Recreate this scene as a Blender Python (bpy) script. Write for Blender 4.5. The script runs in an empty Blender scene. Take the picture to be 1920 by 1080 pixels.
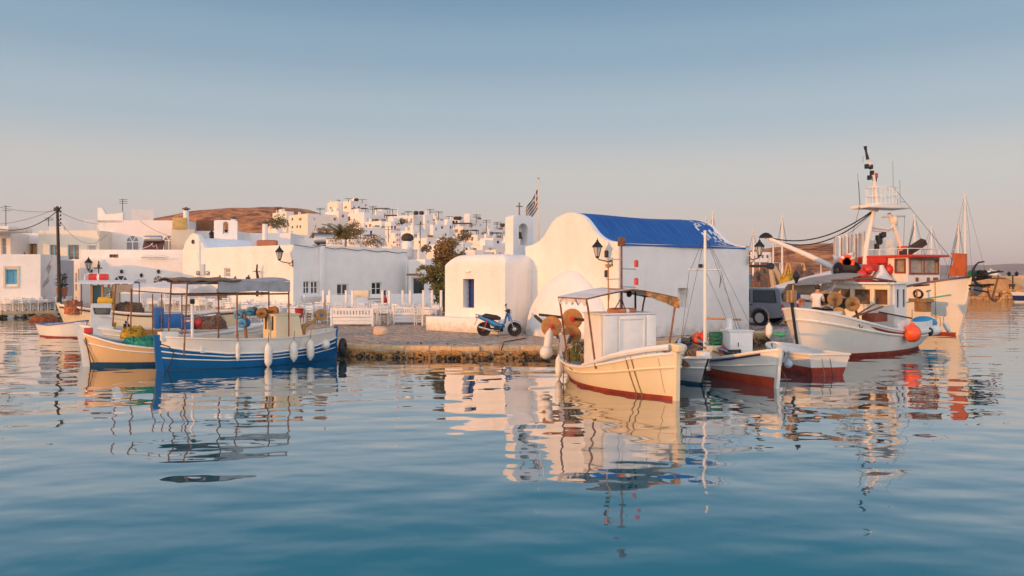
import bpy, bmesh, math, random
from mathutils import Vector, Matrix, noise
R = math.radians
rnd = random.Random(7)
sc = bpy.context.scene
# ---------------------------------------------------------------- camera, sky, sun, exposure
F, CX, HY, CAMZ, QZ = 1493.33, 960.0, 515.0, 2.85, 0.40
cam = bpy.data.cameras.new('camera'); cam.lens = 28; cam.sensor_width = 36
cam.shift_y = -25 / 1920; cam.clip_start = 0.1; cam.clip_end = 20000
camo = bpy.data.objects.new('camera', cam); sc.collection.objects.link(camo)
camo.location = (0, 0, CAMZ); camo.rotation_euler = (R(90), 0, 0); sc.camera = camo

SUN_EL, SUN_DIR = R(8.5), Vector((-0.835, -0.55, 0)).normalized()
W = bpy.data.worlds.new('World'); sc.world = W; W.use_nodes = True
nt = W.node_tree; nt.nodes.clear()
N = nt.nodes.new; Lk = nt.links.new
out = N('ShaderNodeOutputWorld'); bg = N('ShaderNodeBackground'); bg.inputs[1].default_value = 0.1
sky = N('ShaderNodeTexSky'); sky.sky_type = 'NISHITA'; sky.sun_disc = False
sky.sun_elevation = SUN_EL; sky.sun_rotation = math.atan2(SUN_DIR.x, SUN_DIR.y)
sky.air_density = 1.0; sky.dust_density = 1.5; sky.ozone_density = 1.5
tc = N('ShaderNodeTexCoord'); sep = N('ShaderNodeSeparateXYZ'); Lk(tc.outputs['Generated'], sep.inputs[0])
ramp = N('ShaderNodeValToRGB'); Lk(sep.outputs[2], ramp.inputs[0])
def lin(r, g, b): return tuple((c / 255 / 12.92 if c <= 10 else ((c / 255 + .055) / 1.055) ** 2.4) for c in (r, g, b))
stops = [(0.0, lin(196, 180, 178)), (0.05, lin(205, 192, 186)), (0.12, lin(200, 197, 194)), (0.195, lin(170, 186, 197)),
         (0.27, lin(142, 169, 189)), (0.335, lin(119, 152, 178)), (0.6, lin(92, 132, 168)), (1.0, lin(78, 118, 158))]
e = ramp.color_ramp.elements
e[0].position = stops[0][0]; e[0].color = (*stops[0][1], 1)
e[1].position = stops[1][0]; e[1].color = (*stops[1][1], 1)
for p_, c_ in stops[2:]:
    k = e.new(p_); k.color = (*c_, 1)
ramp.color_ramp.interpolation = 'EASE'
sc10 = N('ShaderNodeVectorMath'); sc10.operation = 'SCALE'; sc10.inputs['Scale'].default_value = 10.9
Lk(ramp.outputs[0], sc10.inputs[0])
# warm sky fill added behind the camera, off the sun, to lift shaded walls
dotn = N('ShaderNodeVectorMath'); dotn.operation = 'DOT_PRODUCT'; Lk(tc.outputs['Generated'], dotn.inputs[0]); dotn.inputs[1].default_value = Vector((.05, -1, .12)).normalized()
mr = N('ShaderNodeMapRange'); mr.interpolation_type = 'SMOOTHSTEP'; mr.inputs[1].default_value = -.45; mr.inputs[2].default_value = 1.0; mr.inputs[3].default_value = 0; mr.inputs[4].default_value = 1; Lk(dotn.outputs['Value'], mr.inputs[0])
fill_glow = N('ShaderNodeValToRGB'); Lk(sep.outputs[2], fill_glow.inputs[0]); ge = fill_glow.color_ramp.elements
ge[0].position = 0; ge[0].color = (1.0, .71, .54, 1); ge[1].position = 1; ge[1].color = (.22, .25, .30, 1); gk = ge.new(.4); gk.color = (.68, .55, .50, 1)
gs = N('ShaderNodeVectorMath'); gs.operation = 'SCALE'; Lk(fill_glow.outputs[0], gs.inputs[0])
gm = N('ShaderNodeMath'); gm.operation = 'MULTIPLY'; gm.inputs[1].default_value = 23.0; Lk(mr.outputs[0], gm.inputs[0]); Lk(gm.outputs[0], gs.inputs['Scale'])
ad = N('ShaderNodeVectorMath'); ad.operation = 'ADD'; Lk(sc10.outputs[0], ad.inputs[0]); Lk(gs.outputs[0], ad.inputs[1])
mx = N('ShaderNodeMixRGB'); mx.inputs[0].default_value = 0.12
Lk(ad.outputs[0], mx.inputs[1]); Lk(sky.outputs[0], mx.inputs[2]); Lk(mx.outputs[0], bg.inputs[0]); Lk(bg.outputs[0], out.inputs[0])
sl = bpy.data.lights.new('sun', 'SUN'); sl.energy = 3.1; sl.angle = R(0.6); sl.color = (1.0, 0.375, 0.03)
so = bpy.data.objects.new('sun', sl); sc.collection.objects.link(so)
to_sun = Vector((SUN_DIR.x * math.cos(SUN_EL), SUN_DIR.y * math.cos(SUN_EL), math.sin(SUN_EL)))
so.rotation_euler = to_sun.to_track_quat('Z', 'Y').to_euler()
vs = sc.view_settings; vs.view_transform = 'Standard'; vs.look = 'None'; vs.exposure = 0.0; vs.gamma = 1.0
vs.use_curve_mapping = False
sc.cycles.use_denoising = True; sc.cycles.max_bounces = 8; sc.cycles.caustics_reflective = False

# ---------------------------------------------------------------- helpers
def P(px, py, Y): return Vector(((px - CX) / F * Y, Y, CAMZ - (py - HY) / F * Y))
def PX(px, Y): return (px - CX) / F * Y
def ZY(py, Y): return CAMZ - (py - HY) / F * Y
def PG(px, py, z=0.0):
    Y = (CAMZ - z) * F / (py - HY); return Vector(((px - CX) / F * Y, Y, z))
def T(loc=(0, 0, 0), rz=0, rx=0, ry=0, s=(1, 1, 1)):
    return Matrix.Translation(Vector(loc)) @ Matrix.Rotation(rz, 4, 'Z') @ Matrix.Rotation(ry, 4, 'Y') @ Matrix.Rotation(rx, 4, 'X') @ Matrix.Diagonal((*s, 1))
def lerp(a, b, t): return a + (b - a) * t
def table(xs, ys, x):
    if x <= xs[0]: return ys[0]
    for i in range(len(xs) - 1):
        if x <= xs[i + 1]:
            t = (x - xs[i]) / (xs[i + 1] - xs[i]); return lerp(ys[i], ys[i + 1], t)
    return ys[-1]

class MB:
    def __init__(s): s.v = []; s.f = []; s.m = []
    def add(s, vs, fs, mi=0, M=None):
        o = len(s.v)
        s.v += [tuple(M @ Vector(v)) if M else tuple(v) for v in vs]
        s.f += [tuple(i + o for i in f) for f in fs]; s.m += [mi] * len(fs)
        return s
    def box(s, c, d, M=None, mi=0, bev=0.0, taper=1.0):
        x, y, z = d[0] / 2, d[1] / 2, d[2] / 2; c = Vector(c)
        if bev <= 0:
            vs = [(sx * x * (taper if sz > 0 else 1), sy * y * (taper if sz > 0 else 1), sz * z) for sz in (-1, 1) for sy in (-1, 1) for sx in (-1, 1)]
            fs = [(0, 2, 3, 1), (4, 5, 7, 6), (0, 1, 5, 4), (2, 6, 7, 3), (0, 4, 6, 2), (1, 3, 7, 5)]
        else:
            bm = bmesh.new(); bmesh.ops.create_cube(bm, size=1)
            for v in bm.verts:
                k = taper if v.co.z > 0 else 1
                v.co = Vector((v.co.x * d[0] * k, v.co.y * d[1] * k, v.co.z * d[2]))
            bmesh.ops.bevel(bm, geom=bm.edges[:], offset=min(bev, min(d) * .45), segments=2, profile=.6, affect='EDGES')
            bm.verts.index_update(); vs = [v.co.copy() for v in bm.verts]; fs = [[v.index for v in f.verts] for f in bm.faces]; bm.free()
        return s.add([Vector(v) + c for v in vs], fs, mi, M)
    def tube(s, pts, r, n=7, mi=0, M=None):
        pts = [Vector(p) for p in pts]; k = len(pts); rr = r if isinstance(r, (list, tuple)) else [r] * k
        vs = []; up = None
        for i, p in enumerate(pts):
            d = (pts[min(i + 1, k - 1)] - pts[max(i - 1, 0)])
            d = d.normalized() if d.length > 1e-9 else Vector((0, 0, 1))
            if up is None:
                up = Vector((0, 0, 1)) if abs(d.z) < .9 else Vector((1, 0, 0))
            a = d.cross(up); a = a.normalized() if a.length > 1e-6 else Vector((1, 0, 0))
            b = a.cross(d).normalized(); up = b
            vs += [p + (a * math.cos(2 * math.pi * j / n) + b * math.sin(2 * math.pi * j / n)) * rr[i] for j in range(n)]
        fs = [(i * n + j, i * n + (j + 1) % n, (i + 1) * n + (j + 1) % n, (i + 1) * n + j) for i in range(k - 1) for j in range(n)]
        fs += [tuple(range(n - 1, -1, -1)), tuple((k - 1) * n + j for j in range(n))]
        return s.add(vs, fs, mi, M)
    def lathe(s, prof, n=16, M=None, mi=0, a0=0.0, a1=2 * math.pi):
        full = abs(a1 - a0 - 2 * math.pi) < 1e-6; m = n if full else n + 1
        vs = [(r * math.cos(a0 + (a1 - a0) * j / n), r * math.sin(a0 + (a1 - a0) * j / n), z) for r, z in prof for j in range(m)]
        fs = []
        for i in range(len(prof) - 1):
            for j in range(n):
                j2 = (j + 1) % m if full else j + 1
                fs.append((i * m + j, i * m + j2, (i + 1) * m + j2, (i + 1) * m + j))
        if full and prof[0][0] > 1e-4: fs.append(tuple(range(m - 1, -1, -1)))
        if full and prof[-1][0] > 1e-4: fs.append(tuple((len(prof) - 1) * m + j for j in range(m)))
        return s.add(vs, fs, mi, M)
    def prism(s, poly, h, M=None, mi=0):
        n = len(poly)
        vs = [(x, y, 0) for x, y in poly] + [(x, y, h) for x, y in poly]
        fs = [tuple(range(n - 1, -1, -1)), tuple(range(n, 2 * n))] + [(i, (i + 1) % n, n + (i + 1) % n, n + i) for i in range(n)]
        return s.add(vs, fs, mi, M)
    def grid(s, fn, nu, nv, mi=0, M=None, flip=False):
        vs = [fn(i / nu, j / nv) for i in range(nu + 1) for j in range(nv + 1)]
        w = nv + 1
        fs = [(i * w + j, (i + 1) * w + j, (i + 1) * w + j + 1, i * w + j + 1) for i in range(nu) for j in range(nv)]
        if flip: fs = [f[::-1] for f in fs]
        return s.add(vs, fs, mi, M)
    def sheet(s, fn, nu, nv, off, mi=0, M=None):
        off = Vector(off); w = nv + 1
        a = [Vector(fn(i / nu, j / nv)) for i in range(nu + 1) for j in range(nv + 1)]; n = len(a)
        fs = []
        for i in range(nu):
            for j in range(nv):
                q = (i * w + j, (i + 1) * w + j, (i + 1) * w + j + 1, i * w + j + 1)
                fs += [q, tuple(n + k for k in q[::-1])]
        rim = [i * w for i in range(nu + 1)] + [nu * w + j for j in range(1, nv + 1)] + [i * w + nv for i in range(nu - 1, -1, -1)] + [j for j in range(nv - 1, 0, -1)]
        for k in range(len(rim)):
            p, q = rim[k], rim[(k + 1) % len(rim)]; fs.append((q, p, n + p, n + q))
        return s.add(a + [p + off for p in a], fs, mi, M)
    def ball(s, c, r, n=12, m=8, mi=0, M=None):
        r = (r, r, r) if not isinstance(r, (tuple, list)) else r; c = Vector(c)
        vs = [c + Vector((0, 0, -r[2]))]
        for i in range(1, m):
            a = -math.pi / 2 + math.pi * i / m
            vs += [c + Vector((r[0] * math.cos(a) * math.cos(2 * math.pi * j / n), r[1] * math.cos(a) * math.sin(2 * math.pi * j / n), r[2] * math.sin(a))) for j in range(n)]
        vs.append(c + Vector((0, 0, r[2]))); L = len(vs) - 1
        fs = [(0, 1 + (j + 1) % n, 1 + j) for j in range(n)]
        for i in range(m - 2):
            fs += [(1 + i * n + j, 1 + i * n + (j + 1) % n, 1 + (i + 1) * n + (j + 1) % n, 1 + (i + 1) * n + j) for j in range(n)]
        o = 1 + (m - 2) * n
        fs += [(o + j, o + (j + 1) % n, L) for j in range(n)]
        return s.add(vs, fs, mi, M)
    def mesh(s, name, mats, smooth=35):
        me = bpy.data.meshes.new(name); me.from_pydata(s.v, [], s.f)
        for m in (mats if isinstance(mats, (list, tuple)) else [mats]): me.materials.append(m)
        if any(s.m): me.polygons.foreach_set('material_index', s.m)
        if smooth:
            me.shade_smooth(); me.set_sharp_from_angle(angle=R(smooth))
        me.update(); return me
    def build(s, name, mats, parent=None, smooth=35, loc=None, label=None):
        o = bpy.data.objects.new(name, s.mesh(name, mats, smooth)); sc.collection.objects.link(o)
        if parent: o.parent = parent
        if loc is not None: o.location = loc
        if label: o['label'] = label
        return o
def tag(o, label, cat=None, group=None, kind=None):
    if label: o['label'] = label
    if cat: o['category'] = cat
    if group: o['group'] = group
    if kind: o['kind'] = kind
    return o
def thing(name, label, cat, loc=(0, 0, 0), rz=0.0, group=None):
    o = bpy.data.objects.new(name, None); sc.collection.objects.link(o); o.empty_display_size = .2
    o.location = loc; o.rotation_euler = (0, 0, rz); return tag(o, label, cat, group)
KIDS = {}
def kids(o):
    return [c for c in sc.collection.objects if c.parent == o]
def snapshot(o):
    return (o, [snapshot(c) for c in kids(o)])
def dup(tree, parent=None, loc=None, rz=None, label=None):
    o, ch = tree; c = o.copy(); sc.collection.objects.link(c)
    if parent: c.parent = parent
    if loc is not None: c.location = loc
    if rz is not None: c.rotation_euler = (0, 0, rz)
    if label: c['label'] = label
    for k in ch: dup(k, c)
    return c
def wmat(o):
    M = Matrix.Translation(o.location) @ o.rotation_euler.to_matrix().to_4x4()
    return M
def hit(root, px, py, axis, val):
    """where the sight line through a photo point meets a plane of a thing's own frame"""
    Mi = wmat(root).inverted(); o = Mi @ Vector((0, 0, CAMZ)); d = Mi.to_3x3() @ Vector(((px - CX) / F, 1, -(py - HY) / F))
    t = (val - o[axis]) / d[axis]; return o + d * t
def sag(a, b, drop, n=10):
    a, b = Vector(a), Vector(b)
    return [a.lerp(b, i / n) - Vector((0, 0, drop * 4 * (i / n) * (1 - i / n))) for i in range(n + 1)]

# ---------------------------------------------------------------- materials
MATS = {}
def mat(name, col, rough=.6, metal=0.0, var=.15, vscale=3.0, bump=0.0, bscale=20.0, col2=None, cut=(.45, .65), spec=.5, emit=None, trans=0, stretch=(1, 1, 1), coat=0):
    if name in MATS: return MATS[name]
    m = bpy.data.materials.new(name); m.use_nodes = True; t = m.node_tree; b = t.nodes['Principled BSDF']
    b.inputs['Roughness'].default_value = rough; b.inputs['Metallic'].default_value = metal; b.inputs['Specular IOR Level'].default_value = spec
    b.inputs['Coat Weight'].default_value = coat
    c = t.nodes.new('ShaderNodeTexCoord'); mp = t.nodes.new('ShaderNodeMapping'); mp.inputs['Scale'].default_value = stretch
    t.links.new(c.outputs['Object'], mp.inputs[0])
    n1 = t.nodes.new('ShaderNodeTexNoise'); n1.inputs['Scale'].default_value = vscale; n1.inputs['Detail'].default_value = 6; n1.inputs['Roughness'].default_value = .6
    t.links.new(mp.outputs[0], n1.inputs['Vector'])
    r = t.nodes.new('ShaderNodeValToRGB'); t.links.new(n1.outputs['Fac'], r.inputs[0])
    if col2 is None:
        lo = tuple(max(0, x * (1 - var)) for x in col); hi = tuple(min(1, x * (1 + var)) for x in col); cut = (.3, .7)
    else: lo, hi = col, col2
    r.color_ramp.elements[0].position = cut[0]; r.color_ramp.elements[0].color = (*lo, 1)
    r.color_ramp.elements[1].position = cut[1]; r.color_ramp.elements[1].color = (*hi, 1)
    t.links.new(r.outputs[0], b.inputs['Base Color'])
    if bump > 0:
        n2 = t.nodes.new('ShaderNodeTexNoise'); n2.inputs['Scale'].default_value = bscale; n2.inputs['Detail'].default_value = 5
        t.links.new(c.outputs['Object'], n2.inputs['Vector'])
        bp = t.nodes.new('ShaderNodeBump'); bp.inputs['Strength'].default_value = 1.0; bp.inputs['Distance'].default_value = bump
        t.links.new(n2.outputs['Fac'], bp.inputs['Height']); t.links.new(bp.outputs[0], b.inputs['Normal'])
    if trans: b.inputs['Transmission Weight'].default_value = trans
    MATS[name] = m; return m
def plaster(name, col, stain=(.55, .47, .38), amt=.35, bump=.02, rough=.85, foot=.5):
    """lime-washed render: broad uneven wash, thin run-off streaks, flaked spots, trowel relief"""
    m = bpy.data.materials.new(name); m.use_nodes = True; t = m.node_tree; b = t.nodes['Principled BSDF']; b.inputs['Roughness'].default_value = rough
    b.inputs['Specular IOR Level'].default_value = .2
    nn = t.nodes.new; L = t.links.new
    c = nn('ShaderNodeTexCoord')
    def noise_(scale, detail, st=None, rough=.55):
        n = nn('ShaderNodeTexNoise'); n.inputs['Scale'].default_value = scale; n.inputs['Detail'].default_value = detail; n.inputs['Roughness'].default_value = rough
        if st:
            mp = nn('ShaderNodeMapping'); mp.inputs['Scale'].default_value = st; L(c.outputs['Object'], mp.inputs[0]); L(mp.outputs[0], n.inputs['Vector'])
        else: L(c.outputs['Object'], n.inputs['Vector'])
        return n
    def ramp_(src, a, bb, ca, cb):
        r = nn('ShaderNodeValToRGB'); e = r.color_ramp.elements; e[0].position = a; e[1].position = bb; e[0].color = (*ca, 1); e[1].color = (*cb, 1); L(src, r.inputs[0]); return r
    w = ramp_(noise_(.9, 5).outputs['Fac'], .3, .7, tuple(x * .93 for x in col), tuple(min(.9, x * 1.03) for x in col))
    s = ramp_(noise_(2.2, 7, (1, 1, .12), .65).outputs['Fac'], .58, .8, (0, 0, 0), (amt,) * 3)
    m1 = nn('ShaderNodeMixRGB'); L(s.outputs[0], m1.inputs[0]); L(w.outputs[0], m1.inputs[1]); m1.inputs[2].default_value = (*stain, 1)
    f = ramp_(noise_(7, 8, None, .7).outputs['Fac'], .68, .74, (0, 0, 0), (amt * 1.2,) * 3)
    m2 = nn('ShaderNodeMixRGB'); L(f.outputs[0], m2.inputs[0]); L(m1.outputs[0], m2.inputs[1]); m2.inputs[2].default_value = (stain[0] * .8, stain[1] * .78, stain[2] * .75, 1)
    sx = nn('ShaderNodeSeparateXYZ'); L(c.outputs['Object'], sx.inputs[0])     # rising damp: a ragged grey-brown foot to the wall
    ad0 = nn('ShaderNodeMath'); ad0.operation = 'MULTIPLY_ADD'; ad0.inputs[1].default_value = -1.3; L(noise_(3.1, 6).outputs['Fac'], ad0.inputs[0]); L(sx.outputs[2], ad0.inputs[2])
    fr = nn('ShaderNodeMapRange'); fr.inputs[1].default_value = -.25; fr.inputs[2].default_value = -.62; fr.inputs[3].default_value = 0; fr.inputs[4].default_value = foot; L(ad0.outputs[0], fr.inputs[0])
    m3 = nn('ShaderNodeMixRGB'); L(fr.outputs[0], m3.inputs[0]); L(m2.outputs[0], m3.inputs[1]); m3.inputs[2].default_value = (stain[0] * .75, stain[1] * .75, stain[2] * .75, 1)
    L(m3.outputs[0], b.inputs['Base Color'])
    ad = nn('ShaderNodeMath'); ad.operation = 'ADD'; L(noise_(2.5, 4).outputs['Fac'], ad.inputs[0])
    k = nn('ShaderNodeMath'); k.operation = 'MULTIPLY'; k.inputs[1].default_value = .22; L(noise_(22, 6).outputs['Fac'], k.inputs[0]); L(k.outputs[0], ad.inputs[1])
    bp = nn('ShaderNodeBump'); bp.inputs['Distance'].default_value = bump; L(ad.outputs[0], bp.inputs['Height']); L(bp.outputs[0], b.inputs['Normal'])
    return m
plast = plaster('lime_plaster', (.80, .79, .765), amt=.36, bump=.04)
plast_t = plaster('house_plaster', (.80, .775, .74), amt=.22, bump=.03)
plast_y = plaster('yellow_plaster', (.66, .56, .42), amt=.3)
white = mat('white_paint', (.74, .73, .70), .42, var=.06, vscale=4, bump=.003, bscale=12)
whiteb = plaster('boat_white', (.76, .73, .67), (.40, .25, .13), .42, .006, .38, 0)
cream = plaster('cream_paint', (.77, .66, .46), (.42, .24, .10), .42, .006, .36, 0)
blue = plaster('blue_paint', (.010, .125, .34), (.06, .13, .22), .5, .005, .33, 0)
navy = mat('navy_paint', (.02, .03, .12), .4, var=.2)
sky_b = mat('light_blue_paint', (.12, .38, .52), .5, var=.15)
red = mat('red_paint', (.52, .035, .02), .45, var=.2, bump=.002)
redab = mat('antifouling_red', (.26, .035, .018), .6, vscale=3.5, col2=(.42, .06, .03), bump=.004)
blueab = mat('antifouling_blue', (.01, .07, .16), .55, var=.3)
green = mat('green_paint', (.01, .14, .07), .5, var=.25)
orange = mat('orange_plastic', (.80, .10, .02), .35, var=.08)
yellow = mat('yellow_paint', (.68, .38, .02), .45, var=.12)
wood = mat('weathered_wood', (.16, .085, .04), .7, vscale=6, col2=(.36, .20, .09), cut=(.3, .7), bump=.006, bscale=30, stretch=(1, 1, .2))
woodl = mat('varnished_wood', (.34, .15, .045), .5, vscale=5, col2=(.50, .27, .09), cut=(.3, .7), bump=.003, bscale=25)
dkwood = mat('dark_wood', (.045, .028, .02), .75, var=.3, bump=.004)
rust = mat('rusty_steel', (.12, .045, .02), .75, vscale=8, col2=(.30, .13, .06), cut=(.35, .65), bump=.004, bscale=40)
steel = mat('galvanised_steel', (.42, .42, .42), .4, .7, var=.15)
iron = mat('black_iron', (.018, .017, .018), .5, .3, var=.2)
black = mat('black_rubber', (.014, .014, .015), .65, var=.2)
canvas = mat('grey_canvas', (.33, .34, .36), .85, var=.18, vscale=3, bump=.012, bscale=9)
canvasw = mat('white_canvas', (.68, .67, .65), .85, var=.08, vscale=3, bump=.012, bscale=9)
canvasbr = mat('brown_canvas', (.20, .13, .08), .9, var=.35, vscale=6, bump=.012, bscale=12)
canvast = mat('tan_canvas', (.36, .29, .22), .9, var=.15, vscale=3, bump=.012, bscale=9)
rope = mat('rope', (.24, .18, .11), .9, var=.3, vscale=25, bump=.006, bscale=60)
netg = mat('green_net', (.06, .09, .03), .95, vscale=14, col2=(.22, .17, .06), bump=.03, bscale=45)
nety = mat('yellow_net', (.45, .25, .02), .95, vscale=16, col2=(.68, .46, .06), bump=.03, bscale=45)
nett = mat('turquoise_net', (.01, .20, .15), .95, vscale=16, col2=(.05, .36, .28), bump=.03, bscale=45)
netr = mat('brown_net', (.10, .055, .04), .95, vscale=16, col2=(.26, .16, .12), bump=.03, bscale=45)
fend = mat('fender_white', (.66, .60, .50), .5, vscale=4, col2=(.78, .75, .69), cut=(.3, .55))
glass = mat('window_glass', (.035, .045, .05), .06, var=.4, vscale=2, spec=.8)
glassw = mat('warm_window_glass', (.12, .06, .03), .08, var=.5, vscale=2.5, spec=.8)
lampg = mat('lantern_glass', (.55, .54, .50), .25, var=.08)
roofb = mat('blue_roof_paint', (.004, .060, .26), .65, vscale=2.2, col2=(.022, .150, .44), cut=(.3, .72), bump=.02, bscale=5, stretch=(3.2, .35, .35))
stone = mat('rubble_stone', (.20, .085, .025), .9, vscale=5, col2=(.58, .33, .12), cut=(.3, .7), bump=.03, bscale=14)
kerbm = mat('kerb_stone', (.50, .31, .14), .85, vscale=4, col2=(.68, .48, .27), cut=(.3, .65), bump=.012, bscale=16)
weedm = mat('wet_weed', (.015, .016, .008), .5, vscale=9, col2=(.08, .045, .02), cut=(.4, .7), bump=.03, bscale=22)
flag = mat('flagstone', (.24, .19, .15), .85, vscale=5, col2=(.44, .36, .29), cut=(.3, .7), bump=.01, bscale=18)
joint = mat('whitewashed_joint', (.40, .37, .34), .9, vscale=3, col2=(.60, .57, .53), cut=(.35, .65), bump=.012, bscale=16)
leafg = mat('leaf_green', (.07, .085, .018), .7, vscale=1.3, col2=(.17, .15, .04), cut=(.35, .65))
leafb = mat('leaf_olive', (.12, .095, .025), .7, vscale=1.0, col2=(.24, .15, .05), cut=(.35, .65))
bark = mat('bark', (.10, .065, .04), .9, var=.4, vscale=8, bump=.03, bscale=14)
skin = mat('skin', (.42, .22, .14), .55, var=.06)
hair = mat('dark_hair', (.02, .013, .01), .6, var=.2)
shirt = mat('white_shirt', (.66, .64, .62), .85, var=.05, bump=.008, bscale=14)
denim = mat('dark_trousers', (.03, .035, .05), .85, var=.2)
redcl = mat('red_top', (.45, .05, .04), .85, var=.15)
pickm = mat('pickup_blue_grey', (.25, .28, .33), .3, .35, var=.06, coat=.5)
chrome = mat('bare_alloy', (.55, .53, .50), .3, .9, var=.1)
scoot = mat('scooter_blue', (.012, .17, .42), .25, var=.1, coat=.6)
drumr = mat('drum_wood', (.30, .12, .03), .6, vscale=4, col2=(.52, .26, .07), cut=(.3, .7), bump=.006, bscale=20)
aqua = mat('aqua_plastic', (.02, .24, .50), .4, var=.15)
terra = mat('terracotta', (.36, .13, .07), .8, var=.2)
farw = mat('pale_hull', (.70, .67, .63), .4, var=.06)
# ---------------------------------------------------------------- water
wm = bpy.data.materials.new('sea_water'); wm.use_nodes = True; t = wm.node_tree; b = t.nodes['Principled BSDF']; nn = t.nodes.new; L = t.links.new
b.inputs['Base Color'].default_value = (.005, .182, .240, 1); b.inputs['Roughness'].default_value = .025; b.inputs['IOR'].default_value = 1.5
c = nn('ShaderNodeTexCoord')
def wave(sx, sy, rot, amp, detail=2.0, rough=.45):
    mp = nn('ShaderNodeMapping'); mp.inputs['Scale'].default_value = (sx, sy, 1); mp.inputs['Rotation'].default_value = (0, 0, R(rot)); L(c.outputs['Object'], mp.inputs[0])
    n = nn('ShaderNodeTexNoise'); n.inputs['Scale'].default_value = 1; n.inputs['Detail'].default_value = detail; n.inputs['Roughness'].default_value = rough
    L(mp.outputs[0], n.inputs['Vector'])
    k = nn('ShaderNodeMath'); k.operation = 'MULTIPLY'; k.inputs[1].default_value = amp; L(n.outputs['Fac'], k.inputs[0]); return k.outputs[0]
ws = [wave(.22, .36, 14, .055, 1.0), wave(.75, 1.25, -14, .027, .6), wave(1.7, 2.4, 18, .0045, 1.0)]
acc = ws[0]
for w_ in ws[1:]:
    a_ = nn('ShaderNodeMath'); L(acc, a_.inputs[0]); L(w_, a_.inputs[1]); acc = a_.outputs[0]
bp = nn('ShaderNodeBump'); bp.inputs['Strength'].default_value = 1; bp.inputs['Distance'].default_value = 1; L(acc, bp.inputs['Height']); L(bp.outputs[0], b.inputs['Normal'])
# body colour from below the surface, mirrored sky and shore by angle of view (Fresnel curve of a still evening sea)
b.inputs['Specular IOR Level'].default_value = 0; b.inputs['Roughness'].default_value = 1
gl = nn('ShaderNodeBsdfGlossy'); gl.inputs['Roughness'].default_value = .02; L(bp.outputs[0], gl.inputs['Normal'])
lw = nn('ShaderNodeLayerWeight'); L(bp.outputs[0], lw.inputs['Normal']); rp = nn('ShaderNodeValToRGB'); L(lw.outputs['Facing'], rp.inputs[0]); ee = rp.color_ramp.elements
ee[0].position = 0; ee[0].color = (.03,) * 3 + (1,); ee[1].position = 1; ee[1].color = (1, 1, 1, 1)
for p_, v_ in ((.45, .05), (.66, .18), (.71, .40), (.77, .66), (.83, .85), (.92, .96)):
    k_ = ee.new(p_); k_.color = (v_, v_, v_, 1)
mxs = nn('ShaderNodeMixShader'); L(rp.outputs[0], mxs.inputs[0]); L(b.outputs[0], mxs.inputs[1]); L(gl.outputs[0], mxs.inputs[2]); L(mxs.outputs[0], t.nodes['Material Output'].inputs[0])
m = MB(); m.add([(-9000, -300, 0), (9000, -300, 0), (9000, 14000, 0), (-9000, 14000, 0)], [(0, 1, 2, 3)])
tag(m.build('water', wm, smooth=0), 'calm teal harbour water with soft ripples and warm reflections', kind='structure')

# ---------------------------------------------------------------- land and hills
def g(x, y, cx, cy, sx, sy): return math.exp(-.5 * (((x - cx) / sx) ** 2 + ((y - cy) / sy) ** 2))
def land_z(x, y):
    z = .25
    px_ = CX + x / y * F
    z += table([110, 130, 172, 214, 240, 262, 300, 330, 390, 470], [0, 1.2, 5.0, 8.6, 10.8, 12.8, 17.5, 18, 10, 2], y) * table([400, 480, 560, 690, 760, 850, 950, 1100, 1250], [0, .6, .95, 1, .82, .72, .6, .35, 0], px_)
    hb = 66 * g(x, y, -245, 760, 128, 130)
    z += hb
    hr = 15.5 * g(x, y, 172, 420, 48, 70) + 6 * g(x, y, 110, 420, 55, 60) + 13 * g(x, y, 120, 640, 60, 60)
    z += hr
    if hb > 4 or hr > 1:
        q = noise.fractal(Vector((x * .018, y * .018, 3)), 1.0, 2.0, 5); z += q * (3.0 if hb > 4 else .9)
    edge = min(1.0, max(0.0, (table([230, 320], [.22, .50], y) * y - x) / 12.0))
    return lerp(-1.5, z, edge)
landm = mat('dry_hillside', (.14, .042, .012), .95, vscale=.11, col2=(.60, .23, .07), cut=(.38, .62), bump=.8, bscale=.35)
xs = [-700 + i * 8 for i in range(126)]; ys = [68 + 7 * i for i in range(20)] + [208 + 9 * i for i in range(95)]
m = MB(); vs_ = [(x, y, land_z(x, y)) for y in ys for x in xs]; w_ = len(xs)
m.add(vs_, [(j * w_ + i, j * w_ + i + 1, (j + 1) * w_ + i + 1, (j + 1) * w_ + i) for j in range(len(ys) - 1) for i in range(w_ - 1)])
tag(m.build('ground', landm, smooth=60), 'dry brown hillsides and flat ground behind the harbour', kind='structure')
farm = mat('far_hill_slopes', (.16, .13, .12), .95, var=.3, vscale=.004)
m = MB()
m.grid(lambda u, v: (lerp(1200, 5200, u), lerp(3600, 5200, v), -8 + math.sin(math.pi * v) ** .8 * (lerp(34, 66, min(1, u * 2)) + 22 * noise.fractal(Vector((u * 9, v * 3, 1)), 1, 2, 4)) * min(1, u * 6)), 70, 14)
tag(m.build('far_hills', farm, smooth=60), 'low lavender hills across the bay behind the harbour wall', kind='structure')

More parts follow.
